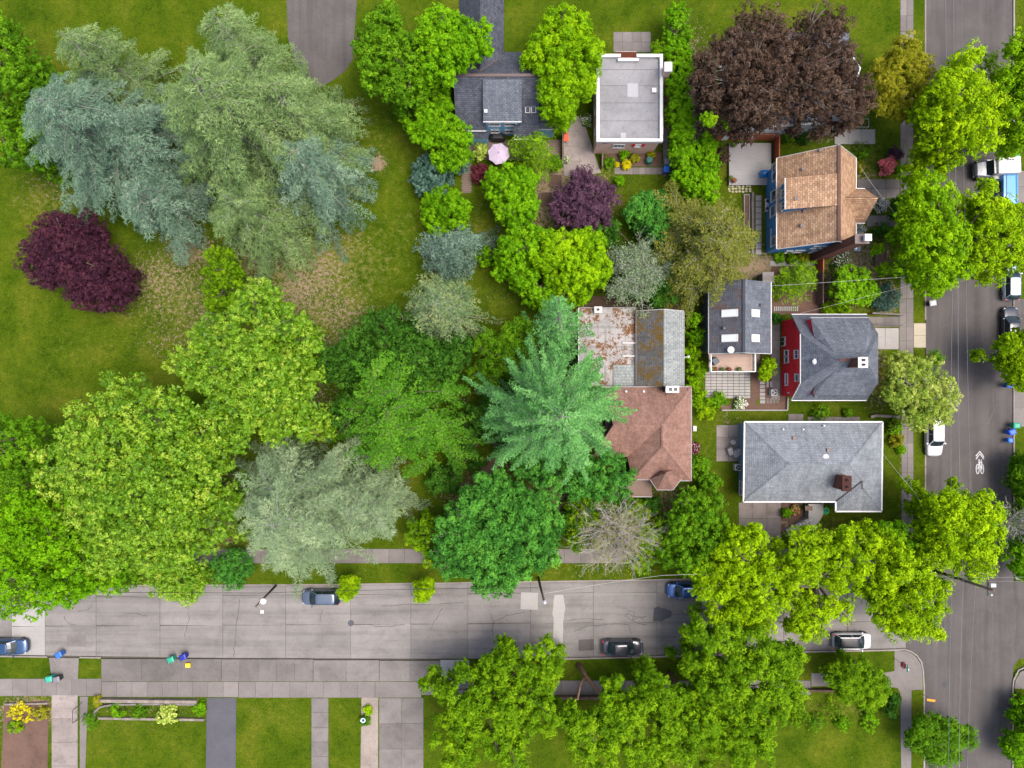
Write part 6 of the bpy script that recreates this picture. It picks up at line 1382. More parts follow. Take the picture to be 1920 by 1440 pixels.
M['lf_dark'] = L_("dark_green_leaves", (0.0154, 0.0595, 0.0050), (0.0399, 0.1283, 0.0103), (0.0840, 0.2100, 0.0176), 0.14)
M['lf_blueg'] = L_("blue_green_leaves", (.03, .08, .06), (.065, .14, .10), (.15, .24, .18), 0.15)
M['lf_plum'] = L_("purple_plum_leaves", (.030, .010, .020), (.058, .018, .034), (.12, .038, .055), 0.15)
M['lf_plum2'] = L_("purple_leaves", (.045, .020, .038), (.088, .042, .070), (.15, .075, .11), 0.15)
M['lf_beech'] = L_("copper_beech_leaves", (0.0336, 0.0200, 0.0136), (0.0720, 0.0448, 0.0304), (0.1425, 0.0938, 0.0638), 0.14)
M['lf_olive'] = L_("olive_gold_leaves", (0.06, 0.082, 0.01), (0.135, 0.155, 0.022), (0.26, 0.25, 0.055), 0.15)
M['lf_gold'] = L_("gold_green_leaves", (0.1400, 0.1600, 0.0063), (0.2400, 0.2500, 0.0105), (0.3600, 0.3400, 0.0245), 0.18)
M['lf_pine'] = L_("pine_green_leaves", (0.0434, 0.1155, 0.0020), (0.1187, 0.2517, 0.0033), (0.2415, 0.4043, 0.0066), 0.17)
M['lf_cream'] = L_("cream_tipped_leaves", (0.1300, 0.2300, 0.0180), (0.2600, 0.3600, 0.0420), (0.5200, 0.5600, 0.1380), 0.15)
M['lf_sage'] = L_("sage_cedar_needles", (0.085, 0.135, 0.068), (0.19, 0.275, 0.138), (0.34, 0.43, 0.225), 0.17)
M['lf_cedar'] = L_("grey_green_cedar_needles", (0.055, 0.105, 0.032), (0.148, 0.238, 0.078), (0.29, 0.395, 0.15), 0.17)
M['lf_bluec'] = L_("blue_cedar_needles", (0.05, 0.095, 0.066), (0.135, 0.225, 0.15), (0.27, 0.385, 0.25), 0.15)
M['lf_fir'] = L_("teal_fir_needles", (0.03, 0.105, 0.026), (0.1, 0.285, 0.07), (0.21, 0.455, 0.135), 0.17)
M['lf_teal'] = L_('blue_spruce_needles', (.045, .085, .062), (.105, .175, .125), (.21, .31, .21), .15)
M['lf_spruce'] = L_("spruce_needles", (0.06, 0.115, 0.05), (0.135, 0.215, 0.085), (0.3, 0.33, 0.12), 0.15)
M['lf_arch'] = L_("arching_green_leaves", (0.028, 0.115, 0.006), (0.068, 0.205, 0.01), (0.15, 0.33, 0.022), 0.18)
M['lf_pinkf'] = L_("pink_blossom", (.55, .06, .08), (.70, .13, .15), (.80, .30, .28), 0.10)
M['lf_yelf'] = L_("yellow_foliage", (0.3500, 0.3300, 0.0052), (0.5500, 0.4800, 0.0070), (0.7000, 0.6200, 0.0175), 0.15)
M['lf_maroon'] = L_("maroon_leaves", (.06, .012, .02), (.12, .022, .035), (.19, .05, .06), 0.14)

# --- big cedars, north-west park
conifer("cedar_tree", "grey-blue cedar, westernmost of the big park cedars", 200, 262, 20, 9.6, 'lf_bluec', 2.0, 104, .50, .16, .34, 1.35, .40, .065, .30, .38, 'bark_grey', group="park cedars", seed=11, lobes=.07, jit=.28, spread=.9, forks=1, dens=1.75, curlk=.15)
conifer("cedar_tree", "largest grey-green cedar in the middle of the park group", 462, 245, 23, 11.0, 'lf_cedar', 2.0, 118, .48, .16, .32, 1.35, .40, .065, .30, .38, 'bark_grey', group="park cedars", seed=12, lobes=.07, jit=.28, spread=.9, forks=1, dens=1.75, curlk=.15)
conifer("cedar_tree", "blue-fringed cedar at the east side of the park group", 588, 328, 15, 6.8, 'lf_bluec', 1.0, 66, .52, .14, .36, 1.35, .40, .065, .30, .38, 'bark_grey', group="park cedars", seed=13, lobes=.07, jit=.28, spread=.9, forks=1, dens=1.75, curlk=.15)
conifer("cedar_tree", "grey-green cedar at the lower edge of the park group", 480, 405, 15, 6.6, 'lf_cedar', 1.0, 64, .52, .14, .36, 1.35, .40, .065, .30, .38, 'bark_grey', group="park cedars", seed=14, lobes=.07, jit=.28, spread=.9, forks=1, dens=1.75, curlk=.15)
conifer("cedar_tree", "smaller blue-grey cedar between the park group and the plum tree", 305, 385, 13, 5.4, 'lf_bluec', 1.0, 54, .52, .14, .36, 1.35, .40, .065, .30, .38, 'bark_grey', group="park cedars", seed=15, lobes=.07, jit=.28, spread=.9, forks=1, dens=1.75, curlk=.15)
conifer("cedar_tree", "grey-green cedar at the top edge beside the cul-de-sac", 470, 115, 18, 6.6, 'lf_cedar', 1.0, 60, .52, .14, .34, 1.35, .40, .065, .30, .38, 'bark_grey', group="park cedars", seed=16, lobes=.07, jit=.28, spread=.9, forks=1, dens=1.75, curlk=.15)
conifer("cedar_tree", "grey-green cedar at the top edge behind the westernmost cedar", 215, 140, 16, 6.4, 'lf_cedar', 1.0, 60, .52, .14, .34, 1.35, .40, .065, .30, .38, 'bark_grey', group="park cedars", seed=18, lobes=.07, jit=.28, spread=.9, forks=1, dens=1.75, curlk=.15)
conifer("cedar_tree", "pale sage cedar overhanging the north kerb of the concrete street", 572, 948, 19, 10.2, 'lf_sage', 1.5, 108, .46, .18, .30, 1.35, .40, .065, .30, .38, 'bark_grey', seed=17, lobes=.07, jit=.28, spread=.9, forks=1, dens=1.75, curlk=.15)
conifer("cedar_tree", "pale sage cedar with bluish tips at the east side of the street cedar", 685, 938, 14, 5.8, 'lf_sage', 1.0, 58, .5, .16, .32, 1.35, .40, .065, .30, .38, 'bark_grey', seed=19, lobes=.07, jit=.28, spread=.9, forks=1, dens=1.75, curlk=.15)
conifer("cedar_tree", "grey-green cedar between the largest cedar and its blue-fringed neighbour", 568, 235, 17, 6.6, 'lf_cedar', 1.0, 60, .52, .14, .34, 1.35, .40, .065, .30, .38, 'bark_grey', group="park cedars", seed=20, lobes=.07, jit=.28, spread=.9, forks=1, dens=1.75, curlk=.15)
# --- firs
conifer("fir_tree", "tall teal-green fir with radiating boughs beside the red-brown roof", 1034, 770, 27, 9.6, 'lf_fir', 4.0, 118, .50, .10, .36, .85, .24, .10, .19, .28, 'bark_grey', seed=21, lobes=.05, jit=.34, spread=.2, forks=1, dens=1.8, curlk=.16, ang=40)
conifer("fir_tree", "slender teal fir spire above the mossy flat roof", 1046, 556, 19, 3.6, 'lf_fir', 2.0, 60, .8, .0, .3, .8, .28, .11, .26, .3, 'bark_grey', seed=22, dens=1.2, forks=1, base=(1050, 640), apex=True)
broadleaf("broadleaf_tree", "green lower tree under the south side of the tall fir", [(1050, 880, 62, 11), (1120, 890, 58, 10), (1000, 860, 50, 9), (1165, 905, 32, 8)], 'lf_emer', lump=1.2, sub=.42, leaf=.26, seed=23)
conifer("spruce_tree", "small spruce with yellow-tipped radiating boughs on the park lawn", 828, 582, 13, 5.3, 'lf_spruce', 1.0, 70, .55, .12, .28, 1.0, .26, .1, .27, .25, 'bark_pale', seed=24, dens=1.3, lobes=.1, forks=1)
conifer("spruce_tree", "blue-green bushy conifer above the yellow-tipped spruce", 850, 474, 8, 3.9, 'lf_teal', .5, 66, .5, .2, .2, .9, .26, .1, .25, .15, seed=25, dens=1.2, spread=.6)
# --- west side broadleaves
broadleaf("broadleaf_tree", "dark green tree at the west edge beside the grey-blue cedar", [(10, 170, 75, 12), (30, 270, 58, 10), (0, 80, 65, 11), (60, 140, 45, 9), (55, 220, 50, 8), (70, 290, 30, 6)], 'lf_green', lump=1.5, seed=31, leaf=.32, trunk=(55, 215))
broadleaf("plum_tree", "dark purple plum tree on the west lawn", [(115, 470, 72, 7.5), (180, 510, 66, 7), (85, 488, 56, 6.5), (205, 545, 45, 6), (150, 435, 50, 6.5), (110, 435, 46, 6), (150, 530, 50, 6.5)], 'lf_plum', lump=1.0, sub=.4, leaf=.2, dens=1.05, seed=32)
broadleaf("broadleaf_tree", "small yellow-green tree below the lower park cedar", [(412, 500, 42, 6), (420, 550, 40, 5.5)], 'lf_pine', lump=.9, sub=.35, leaf=.22, open_=.15, seed=33)
broadleaf("maple_tree", "bright maple with pale leaf undersides on the park lawn", [(490, 610, 80, 16), (470, 700, 95, 17), (540, 640, 62, 14), (400, 680, 70, 14), (520, 760, 78, 14), (440, 780, 70, 14), (590, 800, 42, 10), (490, 560, 45, 13), (390, 620, 40, 11), (350, 690, 45, 12), (570, 710, 45, 12), (600, 780, 35, 10)], 'lf_maple', lump=1.25, sub=.42, leaf=.25, seed=34, bark='bark', limbs=24, open_=.04, clus=1.0, r0=.22)
broadleaf("maple_tree", "wide bright maple at the lower west of the park", [(200, 830, 100, 16), (290, 800, 85, 16), (240, 930, 110, 17), (130, 880, 75, 14), (330, 900, 85, 16), (200, 1000, 85, 14), (300, 1010, 75, 14), (360, 820, 60, 14), (220, 740, 50, 13), (390, 860, 50, 13), (120, 950, 60, 12), (405, 930, 50, 12), (380, 990, 50, 11), (340, 960, 50, 12)], 'lf_maple', lump=1.25, sub=.42, leaf=.25, seed=35, bark='bark', limbs=26, open_=.04, clus=1.0, r0=.22)
broadleaf("broadleaf_tree", "mid green tree at the west edge below the open lawn", [(25, 830, 60, 12), (60, 900, 60, 12), (0, 890, 50, 11)], 'lf_green', lump=1.3, leaf=.3, seed=36)
broadleaf("broadleaf_tree", "large bright green tree overhanging the west end of the street", [(60, 990, 85, 14), (20, 1060, 75, 13), (120, 1060, 80, 13), (180, 1080, 50, 10), (60, 1110, 55, 11), (10, 1130, 40, 9)], 'lf_bright', lump=1.4, leaf=.3, seed=37, limbs=20)
broadleaf("maple_tree", "small yellow-green maple hanging over the north kerb", [(320, 1080, 52, 8), (350, 1100, 34, 7), (290, 1065, 36, 8)], 'lf_maple', lump=.9, sub=.38, leaf=.24, seed=38, bark='bark_grey')
shrub("deep green shrub between the small maple and the sage cedar by the kerb", 432, 1065, 42, 4, 'lf_emer', lump=.8, sub=.35, leaf=.22); shrub("green shrub at the kerb under the sage cedar", 225, 1080, 40, 5, 'lf_green', lump=.9, sub=.35, leaf=.24)
# --- centre
broadleaf("broadleaf_tree", "deep green spreading tree behind the arching green tree", [(720, 660, 90, 9), (640, 680, 50, 8), (790, 690, 70, 9), (860, 660, 40, 7), (650, 780, 45, 8)], 'lf_dark', lump=1.2, leaf=.27, seed=41)
conifer("broadleaf_tree", "arching bright green tree in the middle of the park edge", 752, 768, 14, 8.6, 'lf_arch', 2.0, 70, .40, .40, .50, 1.0, .22, .15, .26, .2, 'bark', seed=42, dens=1.5, ang=50, lobes=.06, jit=.45, spread=2.4, forks=3, curlk=.35)
broadleaf("broadleaf_tree", "loose mid green tree above the tall fir", [(930, 660, 50, 7), (970, 630, 40, 7), (910, 700, 35, 6), (1000, 700, 45, 7)], 'lf_green', lump=1.0, leaf=.24, open_=.2, seed=43)
broadleaf("chestnut_tree", "dense emerald green round tree by the utility pole", [(935, 1000, 105, 11.5), (870, 1000, 62, 10), (1000, 1010, 66, 10), (930, 1060, 62, 9), (920, 930, 55, 9.5), (1015, 950, 40, 8.5), (850, 1040, 45, 8)], 'lf_emer', lump=.95, sub=.5, leaf=.30, seed=44, drop=.45, dens=.95, clus=.85)
broadleaf("broadleaf_tree", "loose yellow-green shrub tree beside the sidewalk and sage cedar", [(795, 1000, 40, 6), (790, 1040, 32, 5)], 'lf_pine', lump=.8, sub=.32, leaf=.22, open_=.25, seed=45)
twiggy("bare_tree", "bare grey twiggy tree above the north grass strip", 1158, 1005, 76, 7.5, 'lf_gold', leafn=3000, seed=46, stems=44); broadleaf("broadleaf_tree", "yellow-green tree around the bare grey twigs", [(1235, 1010, 45, 6), (1205, 1040, 35, 5), (1110, 960, 50, 5), (1090, 1000, 38, 4.5), (1175, 965, 45, 4.5)], 'lf_pine', lump=.9, sub=.35, leaf=.23, open_=.2, seed=47)
broadleaf("broadleaf_tree", "mid green tree between the red-brown roof and the street", [(1290, 975, 52, 8), (1320, 1000, 55, 9), (1280, 1030, 50, 8), (1320, 1060, 50, 8), (1305, 935, 26, 5), (1340, 950, 30, 6)], 'lf_green', lump=1.1, sub=.4, leaf=.26, seed=48); broadleaf("broadleaf_tree", "dark green understorey tree beside the porch roof of the brown house", [(1100, 935, 40, 5), (1150, 940, 40, 5), (1225, 950, 22, 3.5), (1080, 980, 35, 4)], 'lf_dark', lump=.9, leaf=.24, seed=49)
broadleaf("broadleaf_tree", "low dark green tree between the arching tree and the tall fir", [(890, 800, 45, 4.5), (930, 760, 40, 4), (870, 860, 36, 4), (960, 830, 40, 4.5), (830, 900, 34, 4)], 'lf_dark', lump=.9, leaf=.25, seed=40, open_=.15)
# --- street trees, yellow-green
Y = dict(lump=1.1, sub=.5, leaf=.27, dens=1.0, bark='bark', limbs=18, clus=1.0)
broadleaf("street_tree", "yellow-green street tree over the bright blue car", [(1390, 1050, 62, 11), (1420, 1110, 60, 11), (1350, 1120, 52, 10), (1330, 1080, 40, 9), (1440, 1060, 40, 9), (1410, 1020, 38, 10), (1400, 1150, 45, 9), (1430, 1170, 30, 8)], 'lf_yel', seed=51, **Y, trunk=(1355, 1072))
broadleaf("street_tree", "yellow-green street tree below the driveway of the pale grey house", [(1530, 1045, 62, 11), (1600, 1040, 58, 11), (1500, 1080, 45, 10), (1560, 1110, 48, 9), (1528, 1158, 48, 9), (1562, 1152, 34, 9), (1500, 1130, 35, 8), (1630, 1060, 40, 10)], 'lf_yel', seed=52, open_=.2, **Y, trunk=(1497, 1070))
broadleaf("street_tree", "lime street tree beside the utility pole at the corner", [(1670, 1040, 52, 10), (1700, 1080, 58, 11), (1672, 1146, 40, 9), (1720, 1140, 58, 10), (1740, 1165, 42, 9), (1698, 1172, 36, 9), (1640, 1020, 35, 9), (1755, 1110, 35, 9), (1650, 1105, 38, 9)], 'lf_yel', seed=53, open_=.2, **Y, trunk=(1628, 1068))
broadleaf("street_tree", "round yellow-green street tree standing over the road south of the bicycle marking", [(1810, 990, 72, 12), (1780, 960, 48, 11), (1840, 960, 45, 11), (1770, 1030, 48, 10), (1830, 1045, 48, 10), (1850, 1000, 38, 10), (1750, 1000, 36, 9)], 'lf_yel', seed=54, **Y, trunk=(1724, 975))
broadleaf("street_tree", "deeper green street tree north of the corner row", [(1680, 1010, 36, 8), (1700, 1040, 34, 7), (1650, 1000, 24, 7)], 'lf_bright', seed=55, **Y)
broadleaf("street_tree", "tall yellow-green street tree at the north end of the avenue", [(1800, 190, 72, 13), (1830, 250, 52, 12), (1770, 250, 50, 11), (1820, 120, 38, 11), (1850, 180, 40, 11), (1750, 210, 38, 10), (1770, 300, 30, 9), (1870, 210, 30, 10), (1745, 280, 30, 8)], 'lf_yel', seed=56, **Y, trunk=(1725, 255))
broadleaf("street_tree", "yellow-green street tree at the north-east picture edge", [(1915, 150, 52, 11), (1925, 220, 55, 11), (1895, 260, 30, 8), (1935, 100, 50, 11), (1980, 180, 70, 12)], 'lf_yel2', seed=57, trunk=(1912, 190), **Y)
broadleaf("street_tree", "yellow-green street tree beside the sidewalk and the transformer pole", [(1745, 390, 58, 11), (1760, 450, 62, 12), (1720, 440, 42, 10), (1750, 520, 45, 10), (1715, 490, 40, 9), (1790, 500, 38, 10), (1740, 350, 32, 9), (1800, 430, 28, 9)], 'lf_yel2', seed=58, **Y, trunk=(1725, 440))
broadleaf("street_tree", "yellow-green street tree hanging over the blue van", [(1850, 370, 42, 11), (1870, 430, 55, 11), (1840, 480, 38, 10), (1895, 480, 35, 10), (1900, 420, 35, 10), (1860, 510, 24, 9), (1830, 400, 24, 9), (1893, 388, 22, 9)], 'lf_yel', seed=59, open_=.08, **Y, trunk=(1728, 500))
broadleaf("street_tree", "cream-tipped flowering tree beside the red house", [(1720, 710, 52, 8), (1755, 740, 48, 8), (1700, 740, 42, 7.5), (1690, 690, 34, 7), (1770, 770, 28, 7), (1730, 780, 32, 7)], 'lf_cream', lump=.9, sub=.38, leaf=.2, dens=1.05, seed=60, limbs=20, bark='bark_grey', trunk=(1705, 735))
broadleaf("street_tree", "yellow-green street tree over the dark navy sedan", [(1912, 655, 40, 8), (1935, 700, 42, 8), (1960, 660, 60, 9), (1900, 685, 24, 6)], 'lf_yel', seed=61, trunk=(1914, 665), **Y)
broadleaf("broadleaf_tree", "dark green tree at the east edge beside the bins", [(1922, 900, 30, 4), (1938, 960, 40, 5), (1916, 870, 22, 3.5), (1960, 900, 50, 6)], 'lf_green', lump=.9, leaf=.24, seed=62, trunk=(1925, 905)); twiggy("bare_tree", "bare twiggy tree at the east edge south of the bins", 1912, 985, 34, 6, 'lf_green', leafn=500, seed=63); broadleaf("broadleaf_tree", "green tree at the east edge above the corner", [(1930, 1040, 40, 6), (1918, 1068, 26, 4), (1970, 1030, 50, 7)], 'lf_bright', lump=.9, leaf=.24, seed=64, trunk=(1925, 1020))
# --- south row
PN = dict(lump=1.0, sub=.48, leaf=.26, dens=1.1, bark='bark', r0=.2, limbs=22, aspect=.6, open_=.22)
broadleaf("pine_tree", "round-tufted pine overhanging the pale driveway at the south kerb", [(870, 1310, 62, 10), (940, 1260, 48, 9), (1000, 1260, 48, 9), (930, 1330, 62, 10), (1010, 1330, 55, 10), (820, 1290, 36, 8), (950, 1215, 24, 7), (1040, 1250, 24, 7), (860, 1390, 60, 9), (960, 1400, 60, 9)], 'lf_pine', seed=71, **PN, trunk=(915, 1255))
broadleaf("pine_tree", "round-tufted pine south of the charcoal sedan", [(1085, 1350, 36, 10), (1170, 1335, 50, 10), (1240, 1305, 46, 10), (1150, 1290, 28, 8), (1215, 1275, 28, 8), (1260, 1340, 58, 10), (1120, 1390, 60, 9), (1220, 1400, 60, 9)], 'lf_pine', seed=72, trunk=(1135, 1278), **{**PN, 'limbs': 9, 'r0': .12})
broadleaf("pine_tree", "lime green tufted tree between the charcoal sedan and the white hatchback", [(1330, 1210, 52, 11), (1390, 1220, 58, 11), (1360, 1280, 62, 11), (1440, 1260, 62, 11), (1310, 1250, 38, 9), (1420, 1330, 62, 11), (1340, 1350, 55, 10), (1470, 1310, 48, 9), (1300, 1190, 26, 8), (1480, 1240, 36, 9), (1320, 1310, 40, 9), (1400, 1400, 60, 10), (1310, 1410, 50, 9)], 'lf_pine', seed=73, **PN, trunk=(1340, 1250))
broadleaf("broadleaf_tree", "feathery light green tree on the corner beside the stop sign", [(1605, 1272, 42, 6), (1630, 1288, 40, 6), (1575, 1268, 30, 5), (1640, 1305, 26, 5), (1590, 1295, 26, 5)], 'lf_pine', lump=.7, sub=.4, leaf=.19, dens=1.2, aspect=.6, seed=74, trunk=(1590, 1255))
broadleaf("broadleaf_tree", "feathery green tree at the bottom edge overhanging the road", [(1745, 1370, 34, 5), (1785, 1376, 30, 5), (1815, 1382, 22, 4.5), (1765, 1405, 42, 5), (1725, 1390, 28, 4.5)], 'lf_green', lump=.7, sub=.4, leaf=.2, aspect=.55, dens=1.0, seed=75, trunk=(1722, 1395))
broadleaf("broadleaf_tree", "green tree at the bottom right picture edge", [(1932, 1340, 38, 4), (1925, 1400, 45, 4.5), (1970, 1380, 50, 6)], 'lf_bright', lump=.9, leaf=.24, seed=77, trunk=(1920, 1350))
broadleaf("sapling", "lime sapling overhanging the slate blue car", [(652, 1103, 22, 4.5), (660, 1091, 14, 4), (648, 1115, 14, 4)], 'lf_yel', lump=.5, sub=.3, leaf=.2, dens=.9, aspect=.45, seed=78); broadleaf("sapling", "lime sapling at the kerb east of the slate blue car", [(792, 1108, 22, 4.5), (800, 1096, 14, 4), (788, 1120, 14, 4)], 'lf_yel', lump=.5, sub=.3, leaf=.2, dens=.9, aspect=.45, seed=79)
# fallen-looking bare trunks of the pines
for lab, pts in (("forked leaning bare trunk between the pines over the south sidewalk", [[(1085, 1246, .2), (1098, 1268, 2.5), (1122, 1298, 5), (1135, 1312, 7)], [(1098, 1268, 2.5), (1088, 1283, 4), (1083, 1312, 6)]]), ("thick dark leaning trunk under the lime green tufted tree", [[(1255, 1262, .2), (1272, 1285, 3), (1310, 1290, 6)], [(1262, 1270, 1.0), (1255, 1300, 4)]])):
    q = P(pts[0][0][0], pts[0][0][1], 0); t = thing("leaning_trunk", lab, "tree trunk", (q.x, q.y, 0))
    for k, pl in enumerate(pts): MB().tube([P(*w) for w in pl], list(np.linspace(.34 if k == 0 else .2, .09, len(pl))), 9).build("trunk" if k == 0 else "limb", M['bark_red'], t, smooth=True)
# --- north gardens
broadleaf("broadleaf_tree", "dark leafy maple west of the slate-roofed house", [(740, 130, 68, 11), (700, 100, 48, 10), (780, 160, 40, 9), (720, 60, 60, 10), (790, 90, 48, 11)], 'lf_green', lump=1.25, sub=.48, leaf=.32, seed=81); broadleaf("broadleaf_tree", "bright maple overhanging the slate-roofed house from the north-west", [(830, 110, 50, 12), (860, 90, 42, 12), (890, 70, 40, 12), (800, 140, 34, 10), (830, 60, 55, 12)], 'lf_bright', lump=1.1, sub=.48, leaf=.32, seed=82)
broadleaf("broadleaf_tree", "puffy yellow-green tree between the slate roof and the pink house", [(1050, 170, 42, 9), (1030, 190, 32, 8.5), (1075, 150, 32, 9), (1060, 205, 28, 8), (1100, 160, 22, 8)], 'lf_yel2', lump=.95, sub=.48, leaf=.25, seed=83, dens=1.3); broadleaf("broadleaf_tree", "yellow-green tree at the top edge above the pink house", [(1040, 100, 55, 10), (1090, 100, 42, 10), (1010, 110, 38, 9), (1060, 60, 55, 10)], 'lf_yel2', lump=.95, sub=.48, leaf=.25, seed=84, dens=1.3)
broadleaf("broadleaf_tree", "vivid green tree between the park lawn and the brick path", [(820, 215, 44, 7), (800, 240, 38, 7), (850, 250, 36, 7), (840, 290, 36, 6), (825, 185, 26, 6)], 'lf_bright', lump=.85, sub=.36, leaf=.22, seed=85, dens=1.2); shrub("blue-green large-leaved shrub on the park boundary", 810, 328, 44, 4, 'lf_blueg', lump=.7, sub=.3, leaf=.24); shrub("small blue-green shrub tucked beside the brick path", 862, 308, 20, 3, 'lf_blueg', lump=.5, sub=.25, leaf=.2)
shrub("round bright green shrub tree below the blue-green boundary shrub", 835, 395, 50, 5, 'lf_bright', lump=.8, sub=.32, leaf=.18, dens=1.3); shrub("vivid green shrub between the conifer and the bright garden tree", 906, 482, 22, 2.5, 'lf_bright')
broadleaf("broadleaf_tree", "glossy green garden tree below the lilac parasol", [(955, 350, 48, 7), (965, 390, 42, 7), (930, 340, 28, 5), (985, 340, 30, 6), (975, 420, 30, 6)], 'lf_bright', lump=.85, sub=.36, leaf=.24, seed=86, dens=1.1); conifer("broadleaf_tree", "fine-leaved yellow-green tree beside the lilac parasol", 1000, 288, 6, 2.9, 'lf_pine', 1.2, 60, .5, .3, .35, .8, .18, .1, .25, .2, seed=87, dens=1.2, spread=.5, curlk=.3)
shrub("dark green round shrub beside the driveway fence", 1042, 305, 15, 2, 'lf_green'); shrub("light yellow-green shrub left of the lilac parasol", 902, 285, 17, 2.2, 'lf_cream', lump=.45, sub=.22, leaf=.16); shrub("maroon maple shrub beside the brick path", 903, 325, 21, 2, 'lf_maroon', lump=.5, sub=.25, leaf=.14, dens=1.2)
broadleaf("plum_tree", "purple plum tree in the garden below the pink house", [(1100, 370, 52, 6.5), (1070, 390, 42, 6), (1130, 370, 38, 6), (1110, 410, 38, 6), (1060, 370, 28, 5), (1095, 335, 28, 5.5)], 'lf_plum2', lump=.85, sub=.36, leaf=.18, dens=1.0, seed=88); shrub("small round green shrub beside the purple plum tree", 1162, 338, 10, 1.5, 'lf_bright')
broadleaf("broadleaf_tree", "vivid lime green tree in the middle garden", [(1070, 485, 62, 8), (1100, 500, 50, 8), (1030, 470, 42, 7.5), (1080, 540, 42, 7), (1110, 460, 32, 7)], 'lf_yel2', lump=.9, sub=.42, leaf=.28, seed=89, dens=1.1); broadleaf("broadleaf_tree", "mid green tree joining the vivid lime tree from the west", [(970, 470, 46, 6.5), (1000, 450, 36, 7), (985, 510, 36, 6), (1010, 545, 36, 6), (945, 500, 26, 5)], 'lf_bright', lump=.9, sub=.4, leaf=.27, seed=90)
twiggy("bare_tree", "grey twiggy half-bare tree beside the vivid lime tree", 1195, 505, 58, 7, 'lf_sage', leafn=12000, leaf=.17, seed=91, stems=24); broadleaf("broadleaf_tree", "dark green understorey around the grey twiggy tree", [(1190, 520, 48, 4), (1250, 500, 40, 4), (1240, 540, 40, 4), (1140, 440, 30, 4), (1260, 460, 36, 4)], 'lf_dark', lump=.9, leaf=.24, seed=92)
conifer("broadleaf_tree", "olive-gold tree overhanging the skylight cottage roof", 1318, 458, 13, 6.6, 'lf_olive', 1.5, 64, .42, .34, .42, 1.1, .22, .13, .27, .2, 'bark_grey', seed=93, dens=1.6, lobes=.06, jit=.4, spread=1.8, forks=3, curlk=.35); broadleaf("broadleaf_tree", "glossy green tree behind the olive-gold tree", [(1212, 395, 38, 6), (1240, 420, 36, 6), (1230, 380, 28, 5)], 'lf_emer', lump=.85, leaf=.25, seed=94)
broadleaf("hedge", "tall bright green hedge beside the pink house, northern length", [(1274, 100, 28, 5), (1276, 130, 28, 5), (1273, 160, 27, 5), (1278, 190, 27, 5), (1276, 218, 27, 5), (1284, 243, 27, 5), (1272, 65, 28, 5), (1272, 30, 28, 5)], 'lf_bright', "hedge", lump=.8, sub=.34, leaf=.22, seed=95, drop=.25, dens=1.2); broadleaf("hedge", "tall bright green hedge beside the grey deck, southern length", [(1283, 268, 30, 5), (1318, 278, 30, 4.8), (1286, 298, 30, 5), (1322, 310, 30, 5), (1290, 325, 30, 5), (1322, 342, 30, 5), (1298, 350, 28, 4.6), (1330, 362, 20, 4.4)], 'lf_bright', "hedge", lump=.8, sub=.34, leaf=.22, seed=96, drop=.25, dens=1.2)
broadleaf("copper_beech", "dark copper beech covering the white house", [(1360, 140, 72, 13), (1430, 170, 80, 14), (1500, 150, 80, 14), (1570, 150, 72, 13), (1400, 100, 62, 13), (1480, 100, 62, 13), (1560, 100, 62, 12), (1340, 190, 42, 11), (1400, 225, 40, 11), (1610, 180, 38, 11), (1440, 208, 28, 11), (1530, 195, 26, 11), (1420, 60, 60, 12), (1540, 60, 60, 12), (1600, 210, 26, 10), (1360, 225, 28, 10)], 'lf_beech', lump=1.15, sub=.45, leaf=.25, seed=97, bark='bark_grey', limbs=70, open_=.1, dens=.95, r0=.2)
broadleaf("broadleaf_tree", "feathery gold-green tree over the sidewalk at the north", [(1690, 150, 46, 8), (1715, 120, 36, 7.5), (1670, 185, 36, 7), (1700, 195, 34, 7), (1730, 150, 28, 7), (1660, 130, 26, 6), (1700, 90, 34, 7)], 'lf_gold', lump=.75, sub=.4, leaf=.19, dens=1.1, aspect=.6, open_=.15, seed=98)
shrub("small lime sprout growing through the copper beech edge", 1330, 222, 16, 12, 'lf_yel2', r0=.06); shrub("lime leafy clump at the lower edge of the copper beech", 1365, 228, 16, 10, 'lf_yel2', r0=.06)
# --- shrubs, east gardens
S = shrub
S("coral pink flowering shrub beside the sidewalk", 1662, 310, 18, 1.6, 'lf_dark', flower=('lf_pinkf', .75, .17)); S("dark maroon shrub above the coral pink shrub", 1680, 288, 15, 1.7, 'lf_plum2'); S("deep green shrub right of the coral pink shrub", 1683, 317, 10, 1.2, 'lf_bright'); S("green shrub at the north-east corner of the tan roof", 1615, 285, 22, 1.4, 'lf_green'); S("yellow-flowering low shrub below the tan roof corner", 1612, 312, 12, .8, 'lf_gold')
S("white-flowering shrub by the porch of the tan-roofed house", 1653, 385, 14, 1.4, 'lf_dark', flower=('lf_white', .35, .12)); S("dark green dome shrub below the front walk", 1654, 432, 18, 1.6, 'lf_dark'); S("large dark green shrub beside the street tree and front walk", 1690, 392, 26, 3.5, 'lf_dark', lump=.7, sub=.3, leaf=.2); S("dark shrub behind the mulch raised bed", 1682, 440, 20, 2.5, 'lf_dark'); S("pale flowering shrub at the south-east corner of the tan roof", 1612, 430, 10, 1, 'lf_blueg', flower=('lf_white', .15, .1))
S("small white-flowering bush below the brick chimney", 1577, 488, 20, 1.5, 'lf_dark', flower=('lf_white', .12, .12)); S("clipped bright green low hedge above the red house roof", 1556, 577, 15, 1.6, 'lf_yel2', "hedge", "hedge"); S("clipped bright green hedge end above the red house roof", 1580, 578, 15, 1.6, 'lf_yel2', "hedge", "hedge")
